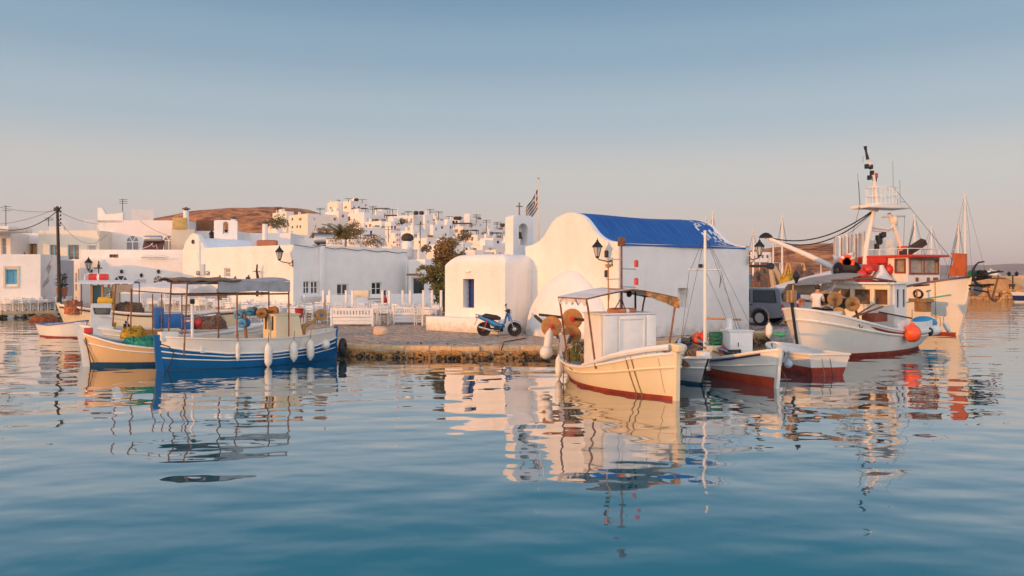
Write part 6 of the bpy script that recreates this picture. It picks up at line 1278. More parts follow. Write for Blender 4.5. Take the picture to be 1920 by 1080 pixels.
b = Boat('rowing_boat', 'upturned white skiff with a blue rim behind the blue cabin', (PX(392, 33), 33.5), (PX(338, 33), 34.6), 1.2, [(0, .95), (.5, .95), (1, 1.25)], transom=.7, rb=.3, group='small dinghies')
b.hull([(cst(-.1), b.sheer, whiteb, 'hull', 6)]); b.inside(lambda t: .3, white, white); b.cap(mat('rim_blue', (0, 0, 0)), .1, .06)
p = PG(85, 598, .1); netpile('rusty brown weed covered heap at the foot of the far left quay', (p.x, p.y, -.05), 1.7, 1.0, .38, mat('rust_weed', (.16, .05, .015), .9, vscale=8, col2=(.34, .11, .03), bump=.03), 31, 0, 8, None, 'weed_heap', 'weed heap')

# ================= cream boat at the centre right
b = Boat('fishing_boat', 'cream fishing boat with a large white box cabin and ridge canopy, nearest the camera', PG(1268, 751)[:2], (1.62, 22.9), 1.95, [(0, .82), (.12, .60), (.3, .48), (.5, .52), (.72, .74), (.9, .98), (1, 1.08)], rb=.03, rs=.15, hollow=1.25, ww=.8)
b.hull([(cst(-.34), lambda t: .05 + .035 * t, redab, 'hull_bottom', 3), (lambda t: .05 + .035 * t, b.sheer, cream, 'hull', 9)]); b.inside(lambda t: .25, white, mat('cream_deck', (.60, .54, .45), .6, var=.12)); b.cap(white, .13, .055)
b.strake(cream, lambda t: b.sheer(t) * .70, .03); b.post(cream, True, .16, .13, .06)
b.part('stem_head', cream, lambda m: m.box((b.pt(1, 1.0, 1).x - .02, 0, 1.20), (.42, .20, .17), bev=.03))
b.part('rail_board', white, lambda m: [m.tube([b.pt(lerp(.50, .985, k / 12), b.sheer(lerp(.50, .985, k / 12)) + .03 + .11 * min(1, k / 6), sd, -.02) for k in range(13)], [.05 + .03 * min(1, k / 8) for k in range(13)], 8) for sd in (-1, 1)])
b.part('stem_seam', mat('seam_brown', (.28, .20, .13), .8), lambda m: m.tube([b.pt(.955, z, -1, .002) for z in (.15, .4, .7, .95)], .006, 4))  # thin brown line along the seam near the stem
# box cabin: its broad door side looks to the bow
cw = 1.52; q = b.loc(1181, 640, 1, .02); xc = q.x; d_ = 1.0
zt_ = CAMZ - (590 - HY) / F * (b.world((xc, 0, 0)).y)
cab = Boat.part(b, 'cabin', white, lambda m: m.box((xc - d_ / 2, .02, (.30 + zt_) / 2), (d_, cw, zt_ - .30), bev=.025))
def sub(nm, mt, fn, par, smooth=0): m = MB(); fn(m); return m.build(nm, mt, par, smooth)
for y0, y1 in ((-.76, -.36), (.46, .76)): sub('corner_panel', white, lambda m: m.box((xc + .014, (y0 + y1) / 2 + .02, (.34 + zt_) / 2), (.028, y1 - y0 - .012, zt_ - .37), bev=.008), cab, 30)
dr = b.part('door', white, lambda m: m.box((xc + .01, .07, (.34 + zt_) / 2), (.02, .78, zt_ - .42), bev=.006))
zc = lerp(.34, zt_, .40)
for z0, z1 in ((zc + .02, zt_ - .10), (.36, zc - .04)):
    for dy in (-.36, .36): sub('stile', white, lambda m: m.box((xc + .028, .07 + dy, (z0 + z1) / 2), (.02, .05, z1 - z0), bev=.005), dr, 30)
    for zz in (z0, z1): sub('rail', white, lambda m: m.box((xc + .027, .07, zz), (.022, .76, .05), bev=.005), dr, 30)
b.part('roof', white, lambda m: m.box((xc - d_ / 2, .02, zt_ + .022), (d_ + .08, cw + .08, .04), bev=.015))
lr = b.world((xc - .45, .05, zt_ + .09)); o = thing('lifebuoy', 'orange life ring lying flat on the white cabin roof', 'lifebuoy', lr, .2); m = MB(); m.lathe([(.30 + .075 * math.cos(2 * math.pi * k / 12), .055 * math.sin(2 * math.pi * k / 12)) for k in range(13)], 30); m.build('ring', mat('faded_orange', (.50, .17, .08), .6, var=.15), o, 60)
m = MB()
for k in range(4): m.lathe([(.30 + .078 * math.cos(2 * math.pi * j / 12), .058 * math.sin(2 * math.pi * j / 12)) for j in range(13)], 3, None, 0, k * math.pi / 2, k * math.pi / 2 + .22)
m.build('band', canvasw, o, 60)
zmast = CAMZ + (515 - 455) / F * lr.y
b.part('mast', rust, lambda m: (m.tube([(xc - .45, .05, zt_), (xc - .45, .05, zmast)], [.035, .025], 8), [m.tube([(xc - .45 + .22 * math.cos(a), .05 + .22 * math.sin(a), zt_ + .03), (xc - .45, .05, zt_ + .42)], .014, 5) for a in (0, 2.1, 4.2)], m.box((xc - .45, .05, zmast + .02), (.15, .15, .22), bev=.02)))
for k, (z_, sd, mt_) in enumerate(((zmast - .42, -1, iron), (zmast - .66, 1, red), (zmast - .92, -1, iron), (zmast - 1.12, 1, red))):
    br = b.part('lamp_bracket', steel, lambda m: m.tube([(xc - .45, .05, z_), (xc - .45, .05 + sd * .42, z_ - .02), (xc - .45, .05 + sd * .44, z_ + .06)], .014, 5)); sub('navigation_lamp', mt_, lambda m: m.lathe([(.05, 0), (.055, .02), (.055, .15), (.03, .18), (.001, .18)], 10, T((xc - .45, .05 + sd * .44, z_ + .04))), br, 40)
# ridge canopy on bent tube frame
cy0, cy1 = -1.22, 1.42; cxf, cxa = xc + .02, xc - 1.5
ze = CAMZ - (558 - HY) / F * b.world((cxf, -1.2, 0)).y; zr = ze + .22
prof_ = lambda v: zr - (zr - ze) * abs(v * 2 - 1) ** 1.25
b.part('canopy', canvasw, lambda m: m.sheet(lambda u, v: (lerp(cxf, cxa, u), lerp(cy0, cy1, v), prof_(v) + .025 * math.sin(v * 21) * math.sin(math.pi * u) - .04 * math.sin(math.pi * u)), 14, 28, (0, 0, -.018)), 50)
b.part('canopy_frame', rust, lambda m: [m.tube([(x, lerp(cy0, cy1, k / 16), prof_(k / 16) - .035) for k in range(17)], .026, 7) for x in (cxf - .02, cxa + .02)] + [m.tube([(cxf, y, ze - .035), (cxa, y, ze - .035)], .024, 7) for y in (cy0, cy1)] + [m.tube([(cxf, (cy0 + cy1) / 2, zr - .035), (cxa, (cy0 + cy1) / 2, zr - .035)], .02, 6)])
for x, y in ((cxf - .02, cy0), (cxa + .02, cy0), (cxf - .02, cy1), (cxa + .02, cy1)): b.part('canopy_pole', rust, lambda m: m.tube([(x, y, ze - .03), (x, y * .96, ze - .25), (x, y * .78, .55)], .026, 7))
b.part('canopy_fringe', mat('blue_white_fringe', (.22, .23, .38), .9, vscale=7, col2=(.66, .63, .58), cut=(.40, .5)), lambda m: m.sheet(lambda u, v: (lerp(cxf, cxa, u), cy0 - .012, ze - .02 - v * (.14 + .05 * math.sin(u * 30))), 30, 2, (0, -.008, 0)), 40)
b.part('rolled_curtain', mat('rust_curtain', (.36, .15, .04), .9, vscale=10, col2=(.58, .33, .14), bump=.02, bscale=30), lambda m: m.sheet(lambda u, v: (cxf + .03 + .03 * math.sin(u * 14), lerp(cy1 - .95, cy1 + .02, u), prof_(lerp(.64, 1, u)) - .05 - v * (.10 + .16 * u)), 16, 3, (.015, 0, 0)), 40)
fp_ = (xc + .05, -.60); fz = b.loc(1138, 548, 0, fp_[0]).z
b.part('flagstaff', woodl, lambda m: (m.tube([(fp_[0] - .05, fp_[1], .5), (fp_[0] - .05, fp_[1], b.loc(1140, 502, 0, fp_[0]).z)], .02, 6), m.lathe([(.02, 0), (.07, .02), (.08, .08), (.001, .1)], 10, T((fp_[0] - .05, fp_[1], b.loc(1140, 502, 0, fp_[0]).z)))))
greek_flag('flag', 'small drooping striped flag on the staff of the cream boat', b.world((fp_[0], fp_[1] + .02, b.loc(1138, 532, 0, fp_[0]).z)), .52, .24, .93, seed=5, ang=R(200))
b.part('horn_post', iron, lambda m: (m.tube([(xc - .7, .62, zt_), (xc - .7, .62, zt_ + .62)], .03, 6), m.lathe([(.04, 0), (.085, .05), (.085, .1), (.02, .13)], 12, Matrix.Translation((xc - .7, .5, zt_ + .5)) @ Matrix.Rotation(R(90), 4, 'X'))))
# net haulers at the stern
for (px, py, yy), (r_, l_) in zip(((1034, 612, -.35), (1073, 598, .10), (1072, 628, -.10)), ((.30, .22), (.30, .22), (.27, .22))):
    q = b.loc(px, py, 1, yy); drum(b.root, (q.x, yy, q.z), (.85, -.45, .05), r_, l_, drumr, rust, red)
q0_, q1_, q2_ = b.loc(1003, 592, 1, -.5), b.loc(1052, 636, 1, -.2), b.loc(1096, 600, 1, .2)
b.part('hauler_frame', dkwood, lambda m: (m.tube([q0_, q1_], .05, 6), m.tube([q1_, q1_ - Vector((0, 0, .6))], .06, 6), m.tube([b.loc(1012, 590, 1, -.1), q2_], .045, 6), m.tube([b.loc(1085, 660, 1, .1), b.loc(1070, 590, 1, .1)], .045, 6)))
b.part('hauler_ropes', rope, lambda m: [m.tube([b.loc(1040, 612, 1, -.4), b.loc(1055, 610 + k * 4, 1, -.4), b.loc(1068, 622 + k * 3, 1, -.3), b.loc(1070 + k, 655, 1, -.3)], .014, 5) for k in range(5)])
p = b.world(b.loc(1085, 660, 1, -.3)); netpile('green and ochre net heap in the stern of the cream boat', p - Vector((0, 0, .20)), .85, .8, .48, netg, 40, .3, 34, mat('pale_rope', (.45, .35, .24), .9, var=.3))
p = b.world(b.loc(1104, 675, 1, -.45)); netpile('brown rope coils beside the white cabin wall', p - Vector((0, 0, .12)), .45, .4, .30, netr, 44, .3, 30, mat('pale_rope', (0, 0, 0)))
fender('upper bulging white fender at the stern of the cream boat', b.world(b.loc(1028, 640, 1, -.70)), .66, .12, tilt=R(8), up=.2); ballf('round white fender hanging lowest left at the cream boat stern', b.world(b.loc(1024, 661, 1, -.78)), .185, fend, .2)
fender('long white fender touching the water at the cream boat stern', b.world(b.loc(1048, 688, 1, -.80)), .62, .10, up=.3); 
b.part('tarpaulin', mat('grey_blue_cloth', (.34, .37, .45), .8, var=.15, bump=.02), lambda m: m.sheet(lambda u, v: b.loc(lerp(1046, 1066, u), lerp(628, 668, v), 1, -.42) + Vector((0, .06 * math.sin(u * 9 + v * 4), .02 * math.sin(v * 8))), 8, 10, (0, .03, 0)), 60)
wline('dark rope drooping from the cream boat stern into the water', [b.world(b.loc(1060, 650, 1, -.75)), b.world(b.loc(1057, 690, 1, -.85)), b.world(b.loc(1056, 712, 1, -.9)), b.world(b.loc(1058, 735, 1, -.95)) ], .012, iron)
wline('dark looped rope on the side of the cream boat stern', [b.world(b.loc(1067, 652, 1, -.8)), b.world(b.loc(1069, 690, 1, -.9)), b.world(b.loc(1080, 699, 1, -.92)), b.world(b.loc(1097, 690, 1, -.93))], .012, iron)
for k, (pa, pb, lb) in enumerate(((1166, 1170, 'left rope of the pair hanging over the cream hull'), (1172, 1176, 'right rope of the pair hanging over the cream hull'))):
    t_ = (b.loc(pa, 690, 1, -.85).x) / b.L + .5; t_ = min(.97, t_); y_ = lambda z: b.pt(t_, z, -1, .02)
    wline(lb, [y_(b.sheer(t_) + .05), y_(b.sheer(t_) - .1), y_(.4), y_(.12), y_(.0) - Vector((0, 0, .05))] if False else [b.world(y_(b.sheer(t_) + .04)), b.world(y_(b.sheer(t_) * .6)), b.world(y_(.12)), b.world(y_(0.0)) - Vector((0, 0, .06))], .013)
b.part('anchor', iron, lambda m: (m.tube([(xc + .35, -.25, .62), (xc + .35, .25, .68)], .022, 6), m.tube([(xc + .25, -.2, .60), (xc + .35, -.28, .68), (xc + .48, -.2, .60)], .02, 6), m.tube([(xc + .35, .22, .66), (xc + .35, .28, .78)], .02, 6)))
creamboat = b
# ================= grey boat tucked behind it
b = Boat('fishing_boat', 'pale grey open boat tucked behind the cream boat bow', (PX(1315, 20.6), 20.6), (3.15, 25.2), 1.6, [(0, .62), (.4, .48), (.7, .55), (1, .74)], rb=.32, rs=.1, hollow=1.3, ww=.7)
b.hull([(cst(-.3), cst(.06), blueab, 'hull_bottom', 2), (cst(.06), b.sheer, mat('pale_grey_hull', (.50, .52, .54), .45, var=.1, bump=.004, bscale=9), 'hull', 7)]); b.inside(lambda t: .3, white, white); b.cap(white, .12, .06); b.strake(white, lambda t: b.sheer(t) * .62, .025)
b.part('bow_block', white, lambda m: m.box((b.pt(.97, .7, 1).x, 0, .80), (.30, .24, .16), bev=.03))
p = b.world(b.loc(1290, 672, 1, -.1)); netpile('brownish pink net heap on the pale grey boat', p - Vector((0, 0, .16)), .85, .7, .46, netr, 50, .3, 26)
b.part('oar', woodl, lambda m: m.tube([(-1.6, .5, .62), (.9, .45, .70)], .028, 6)); b.part('boat_hook', sky_b, lambda m: m.tube([(-1.5, .62, .75), (1.3, .2, .82)], .024, 6))

# ================= white boat with navy stripe and red bottom, mast and crates
b = Boat('fishing_boat', 'white boat with a navy stripe, bright red bottom and a thin mast', PG(1456, 728)[:2], (5.75, 26.3), 1.75, [(0, .75), (.3, .46), (.55, .45), (.8, .68), (1, .98)], rb=.16, rs=.1, hollow=1.25, ww=.8)
b.hull([(cst(-.34), lambda t: .17 + .10 * t, mat('bright_antifouling', (.48, .06, .02), .5, vscale=3, col2=(.60, .09, .03)), 'hull_bottom', 3), (lambda t: .17 + .10 * t, b.sheer, whiteb, 'hull', 8)]); b.inside(lambda t: .25, white, white); b.cap(white, .13, .06); b.post(whiteb, True, .06, .10, .07)
b.strake(navy, lambda t: b.sheer(t) - .075, .03, t1=.95); b.strake(whiteb, lambda t: b.sheer(t) * .62, .022)
q = b.loc(1391, 645, 1, .35); zt_ = b.loc(1391, 622, 1, .35).z; cab = b.part('cabin', white, lambda m: m.box((q.x - .25, .32, (zt_ + .3) / 2), (.55, .70, zt_ - .3), bev=.02)); sub('hatch_frame', white, lambda m: m.box((q.x + .035, .28, (zt_ + .45) / 2), (.03, .6, zt_ - .55), bev=.008), cab, 30)
sub('handle', iron, lambda m: m.tube([(q.x + .06, .22, zt_ - .42), (q.x + .06, .22, zt_ - .30)], .012, 5), cab); b.part('roof', white, lambda m: m.box((q.x - .25, .32, zt_ + .02), (.62, .78, .04), bev=.012)); b.part('exhaust', white, lambda m: m.lathe([(.10, zt_ + .02), (.10, zt_ + .36), (.001, zt_ + .36)], 12, T((q.x - .5, .18, 0))))
qm = b.loc(1322, 610, 1, -.1); zm = b.loc(1322, 432, 1, -.1).z; mx_ = qm.x; my_ = -.1; zs = b.loc(1322, 506, 1, -.1).z
b.part('mast', white, lambda m: m.tube([(mx_, my_, .25), (mx_, my_, zm)], [.06, .045], 10)); b.part('yard', white, lambda m: m.tube([(mx_, my_ - .52, zs), (mx_, my_ + .50, zs)], .025, 7))
b.part('stays', iron, lambda m: [m.tube([a, c_], .006, 4) for a, c_ in (((mx_, my_, zm - .15), (mx_ + .1, my_ - .85, .5)), ((mx_, my_, zm - .15), (mx_ + .1, my_ - .5, zs)), ((mx_, my_, zm - .15), (mx_, my_ + .5, zs)), ((mx_, my_, zm - .15), (mx_ + .8, my_ + .9, .9)), ((mx_, my_, zm - .1), (mx_ + 1.7, my_ + 1.0, .8)), ((mx_, my_ + .5, zs), (mx_ + .6, my_ + .9, .7)), ((mx_, my_ - .5, zs), (mx_, my_ - .8, .5)), ((mx_, my_, zs), (mx_ + .5, my_ + .8, .8)))])
zb_ = b.loc(1350, 600, 1, 0).z; b.part('boom', woodl, lambda m: m.tube([(mx_, my_, zb_), (mx_ + .5, my_ + .95, zb_ - .02)], .03, 7)); b.part('mast_lamp', iron, lambda m: m.box((mx_, my_ - .14, zs + .12), (.12, .1, .12), bev=.02))
greek_flag('flag', 'small purple and white flag hanging from the yard of the thin mast', b.world((mx_ + .1, my_ + .48, zs - .10)), .34, .26, .8, seed=6, ang=R(200))
for lb, px, py, d_, mt_, yy in (('green plastic crate stacked on the white boat with the thin mast', 1357, 652, (.76, .5, .46), green, .1), ('black crate behind the red cloth on the white boat', 1373, 673, (.42, .32, .28), black, .05), ('left flat black crate at the cabin foot of the white boat', 1412, 672, (.40, .3, .12), black, .1), ('right flat black crate on the foredeck of the white boat', 1440, 669, (.44, .3, .10), black, .1)):
    q_ = b.loc(px, py, 1, yy); crate(lb, b.world(q_), b.root.rotation_euler.z + R(80), d_, mt_)
q_ = b.loc(1357, 637, 1, .1); p = b.world(q_); o = thing('fish_carton', 'pink and white printed carton on the green crate', 'box', p - Vector((0, 0, .02)), R(-10)); m = MB(); m.box((.12, 0, .06), (.44, .30, .14), bev=.01); m.build('carton', mat('pink_print', (.55, .22, .18), .7, vscale=16, col2=(.70, .62, .55), cut=(.45, .5)), o, 0)
for lb, px, py, r_, mt_, yy in (('orange float on the stern pile of the thin masted boat', 1307, 634, .16, orange, .0), ('red float left of the green crate', 1318, 632, .15, mat('red_float', (0, 0, 0)), .1), ('small red bundle ball before the black crate', 1356, 658, .13, redcl, -.1)):
    ballf(lb, b.world(b.loc(px, py, 1, yy)), r_, mt_, .03)
for lb, px, py, sx, mt_, sd in (('dark blue tarpaulin heap at the stern of the thin masted boat', 1298, 642, .9, mat('dark_blue_cloth', (.02, .03, .07), .8, var=.3, bump=.02), 60), ('blue net bundle left of the floats', 1285, 645, .8, mat('blue_net', (.02, .12, .22), .9, vscale=10, col2=(.05, .25, .38), bump=.03), 63), ('beige cloth and line heap before the black crate', 1366, 672, .4, netr, 66)):
    netpile(lb, b.world(b.loc(px, py, 1, -.05)) - Vector((0, 0, .14)), sx, .6, .30, mt_, sd, .4, 18)
b.part('oar', wood, lambda m: m.tube([(-2.2, -.15, .66), (.9, -.45, .62)], .028, 6)); b.part('boat_hook', sky_b, lambda m: m.tube([(-2.4, -.05, .80), (.7, -.25, .70)], .026, 6))
b.part('hatch_board', cream, lambda m: m.box((b.loc(1340, 668, 1, -.3).x, -.3, .62), (.05, .5, .34), T(ry=0)))
o = thing('gas_bottle', 'white bottle float with a dark cone top at the navy striped rail', 'float', b.world(b.loc(1328, 680, 1, -.80))); m = MB(); m.lathe([(.001, -.22), (.07, -.22), (.08, -.18), (.08, .12), (.05, .16), (.001, .17)], 14); m.build('bottle', fend, o, 40); m = MB(); m.lathe([(.075, .17), (.03, .28), (.001, .36)], 12); m.build('cone', iron, o, 40)
ballf('pale grey fender ball left at the bow of the small dinghy', b.world(b.loc(1478, 682, 1, .55)), .11, mat('pale_grey_float', (.4, .43, .5), .5), .2)
# ================= dinghy with red bottom
b = Boat('rowing_boat', 'white tarnished dinghy with a dark red bottom and ropes over its rim', (PX(1452, 25.6), 25.6), (PX(1556, 22.3), 22.45), 1.45, [(0, .62), (.5, .55), (1, .66)], transom=.84, rb=.2, rs=.12, group='small dinghies', hollow=.9)
b.hull([(cst(-.25), cst(.24), redab, 'hull_bottom', 3), (cst(.24), b.sheer, whiteb, 'hull', 5)]); b.inside(lambda t: .3, white, whiteb); b.cap(whiteb, .12, .05); b.strake(whiteb, lambda t: b.sheer(t) * .80, .018)
b.part('thwart', whiteb, lambda m: [m.box((x, 0, .46), (.24, 1.2, .035)) for x in (-.7, .4)])
wline('rope bunched along the rim of the tarnished dinghy', [b.world(b.pt(t_, b.sheer(t_) - .03 - .05 * math.sin(k * 2.1) ** 2, -1, .05)) for k, t_ in enumerate((0.02, .1, .18, .26, .34, .45))], .018, dkwood)
for px, lb in ((1541, 'thin rope zigzag on the dinghy stern'), (1556, 'dark rope from the dinghy stern straight into the water')):
    q_ = b.loc(px, 672, 0, b.pt(0, .5, 1).x - .05); p0 = b.world(q_); wline(lb, [p0, p0 + Vector((.02, -.03, -.2)), Vector((p0.x + .06, p0.y - .1, -.08))], .010, rope if px < 1550 else dkwood)
wline('orange mooring line from the navy striped bow to the water', [P(1464, 690, 20.6), P(1475, 712, 20.6), P(1482, 735, 20.4)], .010, rust)
# ================= large white double-ender with red stripe
b = Boat('fishing_boat', 'large white double-ended fishing boat with a dark red stripe and orange buoy', (9.75, 27.0), (16.35, 32.2), 2.9, [(0, .80), (.15, .72), (.35, .74), (.6, .96), (.8, 1.28), (1, 1.72)], rb=.42, rs=.3, hollow=1.1, ww=.8, full=.74, top=2.7)
zb_ = lambda t: .12 + .02 * t
b.hull([(cst(-.34), zb_, redab, 'hull_bottom', 3), (zb_, b.sheer, whiteb, 'hull', 9)]); b.inside(lambda t: .32, white, mat('worn_deck', (.42, .38, .33), .7, var=.2)); b.cap(white, .15, .07)
b.strake(whiteb, lambda t: b.sheer(t) * .78, .045); b.post(dkwood, True, .36, .085, .06); b.post(wood, False, .12, .12, .08)
m = MB()       # dark red band let into the bulwark
m.grid(lambda u, v: b.pt(lerp(.22, .74, u), b.sheer(lerp(.22, .74, u)) - .10 - .075 * v * min(1, (1 - u) * 12), 1, .012), 30, 1); m.build('red_band', mat('dark_red_band', (.20, .02, .012), .5), b.root, 0)
m = MB()       # small painted bow mark
for (a, za), (c_, zc_) in (((.80, .14), (.792, .27)), ((.792, .27), (.780, .16)), ((.806, .16), (.80, .14))): m.tube([b.pt(a, b.sheer(a) - za, 1, .012), b.pt(c_, b.sheer(c_) - zc_, 1, .012)], .013, 4)
m.build('bow_mark', iron, b.root, 0)
b.part('hawse_plate', wood, lambda m: m.box(b.pt(.965, 1.25, -1, .02), (.22, .03, .15)))
b.part('stem_cap', woodl, lambda m: m.box((b.pt(1, 1.7, 1).x + .06, 0, 2.12), (.30, .22, .42), bev=.04))
# wheelhouse aft
q = b.loc(1677, 560, 1, .62); xw = q.x; wz0, wz1 = .85, b.loc(1677, 533, 1, .62).z; ww_ = 2.35; y0, y1 = .62 - ww_, .62
wl_ = .95
m = MB(); wins = [(.22, .62), (.78, 1.42), (1.60, 2.10)]; hz0, hz1 = wz1 - .78 - wz0, wz1 - .20 - wz0
wall_open(m, (xw, y0, wz0), (0, 1, 0), (1, 0, 0), ww_, wz1 - wz0, [(a, c_, hz0, hz1) for a, c_ in wins], .06)
wall_open(m, (xw - wl_, y1, wz0), (1, 0, 0), (0, 1, 0), wl_, wz1 - wz0, [(.12, .30, hz0 - .1, hz1), (.58, .76, hz0 - .1, hz1)], .05)
m.add([(xw - wl_, y0, wz0), (xw, y0, wz0), (xw, y0, wz1), (xw - wl_, y0, wz1)], [(0, 1, 2, 3)]); m.add([(xw - wl_, y0, wz0), (xw - wl_, y1, wz0), (xw - wl_, y1, wz1), (xw - wl_, y0, wz1)], [(0, 1, 2, 3)])
wh = m.build('wheelhouse', white, b.root, 0)
for a, c_ in wins:
    for k, (yy, zz, dy, dz) in enumerate((((a + c_) / 2, hz1 + .02, c_ - a + .10, .05), ((a + c_) / 2, hz0 - .02, c_ - a + .10, .05), (a - .025, (hz0 + hz1) / 2, .05, hz1 - hz0), (c_ + .025, (hz0 + hz1) / 2, .05, hz1 - hz0))): sub('window_frame', cream, lambda m: m.box((xw + .012, y0 + yy, wz0 + zz), (.024, dy, dz)), wh)
    sub('pane', glassw, lambda m: m.box((xw - .05, y0 + (a + c_) / 2, wz0 + (hz0 + hz1) / 2), (.012, c_ - a, hz1 - hz0)), wh)
for xx in (.21, .67): sub('pane', glass, lambda m: m.box((xw - wl_ + xx, y1 - .045, wz0 + (hz0 + hz1) / 2 - .05), (.17, .012, hz1 - hz0 + .09)), wh)
sub('door', white, lambda m: m.box((xw - wl_ * .5 + .19, y1 + .008, (wz0 + wz1) / 2 - .02), (.36, .016, wz1 - wz0 - .2), bev=.005) if False else m.box((xw - wl_ * .5, y1 + .008, (wz0 + wz1) / 2), (.02, .016, wz1 - wz0 - .06)), wh)
b.part('roof', white, lambda m: m.box((xw - wl_ / 2 + .05, (y0 + y1) / 2, wz1 + .03), (wl_ + .28, ww_ + .18, .07), bev=.02))
b.part('roof_rail', rust, lambda m: m.tube([b.loc(1560, 526, 1, .8), b.loc(1640, 522, 1, .75), (xw, y1 + .05, wz1 + .1)], .035, 7))
# grey awning between wheelhouse roof and a tall bow-side pole
a0, a1 = b.loc(1486, 534, 1, -.9), b.loc(1612, 514, 1, -.9)
b.part('awning', canvas if False else mat('taupe_canvas', (.30, .26, .23), .9, var=.12, bump=.012, bscale=8), lambda m: m.sheet(lambda u, v: Vector((lerp(a0.x, a1.x, u), -.75 - v * 1.3 * (.25 + .75 * min(1, u * 1.6)), lerp(a0.z, a1.z, u) + .05 * math.sin(math.pi * v) - .10 * math.sin(math.pi * u) * (1 - v))), 22, 8, (0, 0, -.02)), 60)
for px in (1487, 1534): q_ = b.loc(px, 540, 1, -.8); b.part('awning_pole', woodl, lambda m: m.tube([(q_.x, -.8, .8), (q_.x, -.8, b.loc(px, 534 if px < 1500 else 526, 1, -.8).z)], .03, 7))
q_ = b.loc(1493, 520, 1, -.9); b.part('mast_lamp', iron, lambda m: (m.lathe([(.03, -.22), (.10, -.04), (.13, .02), (.12, .06), (.03, .22), (.001, .28)], 10, T(q_)), m.tube([(q_.x, q_.y, q_.z - .22), (q_.x, q_.y, a0.z)], .02, 5)))
b.part('shade_cloth', canvast, lambda m: m.sheet(lambda u, v: b.loc(lerp(1478, 1578, u), lerp(532, 551, v) + 8 * u * u - 8 * math.sin(math.pi * u) * 0, 1, lerp(-1.0, -1.3, u)) + Vector((0, -.3 * v, 0)), 14, 5, (0, -.02, 0)), 60)
# net drums on the foredeck
for px, py, yy, L_ in ((1568, 561, .25, .34), (1601, 570, .45, .46), (1575, 589, .55, .40)):
    q_ = b.loc(px, py, 1, yy); drum(b.root, (q_.x - .26, yy - .42, q_.z), (.58, .80, 0), .27 if py < 580 else .24, .92, drumr, iron)
b.part('winch_frame', rust, lambda m: (m.tube([b.loc(1560, 600, 1, .3), b.loc(1568, 562, 1, .2)], .05, 6), m.tube([b.loc(1612, 608, 1, .3), b.loc(1602, 572, 1, .3)], .05, 6), m.tube([b.loc(1590, 598, 1, .3), b.loc(1655, 575, 1, .3)], .035, 6), m.tube([b.loc(1600, 594, 1, .2), b.loc(1640, 570, 1, .2)], .03, 6)))
q_ = b.loc(1503, 566, 1, .2); b.part('bow_winch', terra, lambda m: (m.lathe([(.10, -.12), (.07, .0), (.12, .10), (.001, .12)], 12, T(q_)), m.tube([q_ + Vector((-.16, 0, .05)), q_ + Vector((.16, 0, .05))], .05, 8)))
b.part('side_screen', white, lambda m: m.sheet(lambda u, v: b.pt(lerp(.10, .52, u), b.sheer(lerp(.10, .52, u)) + .02, 1, -.05) + Vector((0, -.02 * v, v * (.34 - .2 * max(0, u - .9) * 8))), 18, 2, (0, -.025, 0)), 30)
b.part('deck_box', mat('red_brown_box', (.25, .06, .03), .7, var=.2), lambda m: m.box(b.loc(1640, 595, 1, .35), (.95, .5, .30), bev=.02)); b.part('oar', dkwood, lambda m: m.tube([b.loc(1648, 585, 1, .8), b.loc(1710, 597, 1, .8)], .03, 6))
b.part('hatch', white, lambda m: m.box(b.loc(1548, 588, 1, .3), (.95, .7, .16), bev=.02)); b.part('blue_hatch', mat('hatch_blue', (.05, .09, .22), .5), lambda m: m.box(b.loc(1560, 594, 1, .5), (.55, .3, .12), bev=.02))
q_ = b.loc(1710, 625, 1, 1.62); ballf('big orange buoy hanging on the side of the large double-ender', b.world(q_), .31, orange, .5)
q_ = b.loc(1748, 620, 1, .9); fender('fat white fender with a black end at the double-ender stern', b.world(q_), .78, .20, tilt=R(80), up=.2, rz=.3); ballf('black and white ball float beside the fat white fender', b.world(b.loc(1741, 622, 1, 1.15)), .17, black, .05)
q_ = b.loc(1775, 613, 1, .6); fender('small slanting white fender at the far end of the double-ender', b.world(q_), .5, .10, tilt=R(-28), up=.25)
fender('white fender standing at the bow of the large double-ender', b.world(b.loc(1442, 620, 1, -.6)), .46, .115, up=.25)
p = b.world(b.loc(1463, 628, 1, -.2)); o = thing('bottle_float', 'green and orange bottle float under the bow of the double-ender', 'float', p); m = MB(); m.tube([(-.22, 0, 0), (-.12, 0, 0), (.05, 0, .0), (.12, 0, 0), (.18, 0, 0)], [.04, .05, .07, .05, .025], 10); m.build('float_body', mat('bright_green_plastic', (.03, .38, .10), .4), o, 50)
wline('black mooring line from the double-ender bow to the quay', sag(b.world((b.L / 2 + .3, -.1, 1.5)), Vector((PX(1365, 35.5), 35.5, .45)), .3), .016, iron)
sp = b.world(b.loc(1531, 583, 1, -.35)); zseat = sp.z - .48
def zone_m(c):
    if c.z > 1.11 or (abs(c.x) > .19 and c.z < .92 and c.z > .6): return 0
    if c.z > .60 and c.y > -.24: return 1
    if c.z > .62: return 0
    return 2
sitter('person', 'dark haired man in a white T-shirt sitting with his back turned on the large boat', (sp.x, sp.y, zseat), b.root.rotation_euler.z - R(75), [skin, shirt, denim], zone_m, .03)
o = thing('stool', 'low wooden box stool under the man in white', 'stool', (sp.x, sp.y + .02, zseat + .1), b.root.rotation_euler.z); m = MB(); m.box((0, 0, .27), (.40, .34, .05), bev=.01)
for sx in (-1, 1): m.box((sx * .17, 0, .12), (.04, .32, .25))
m.build('stool_body', wood, o, 0)
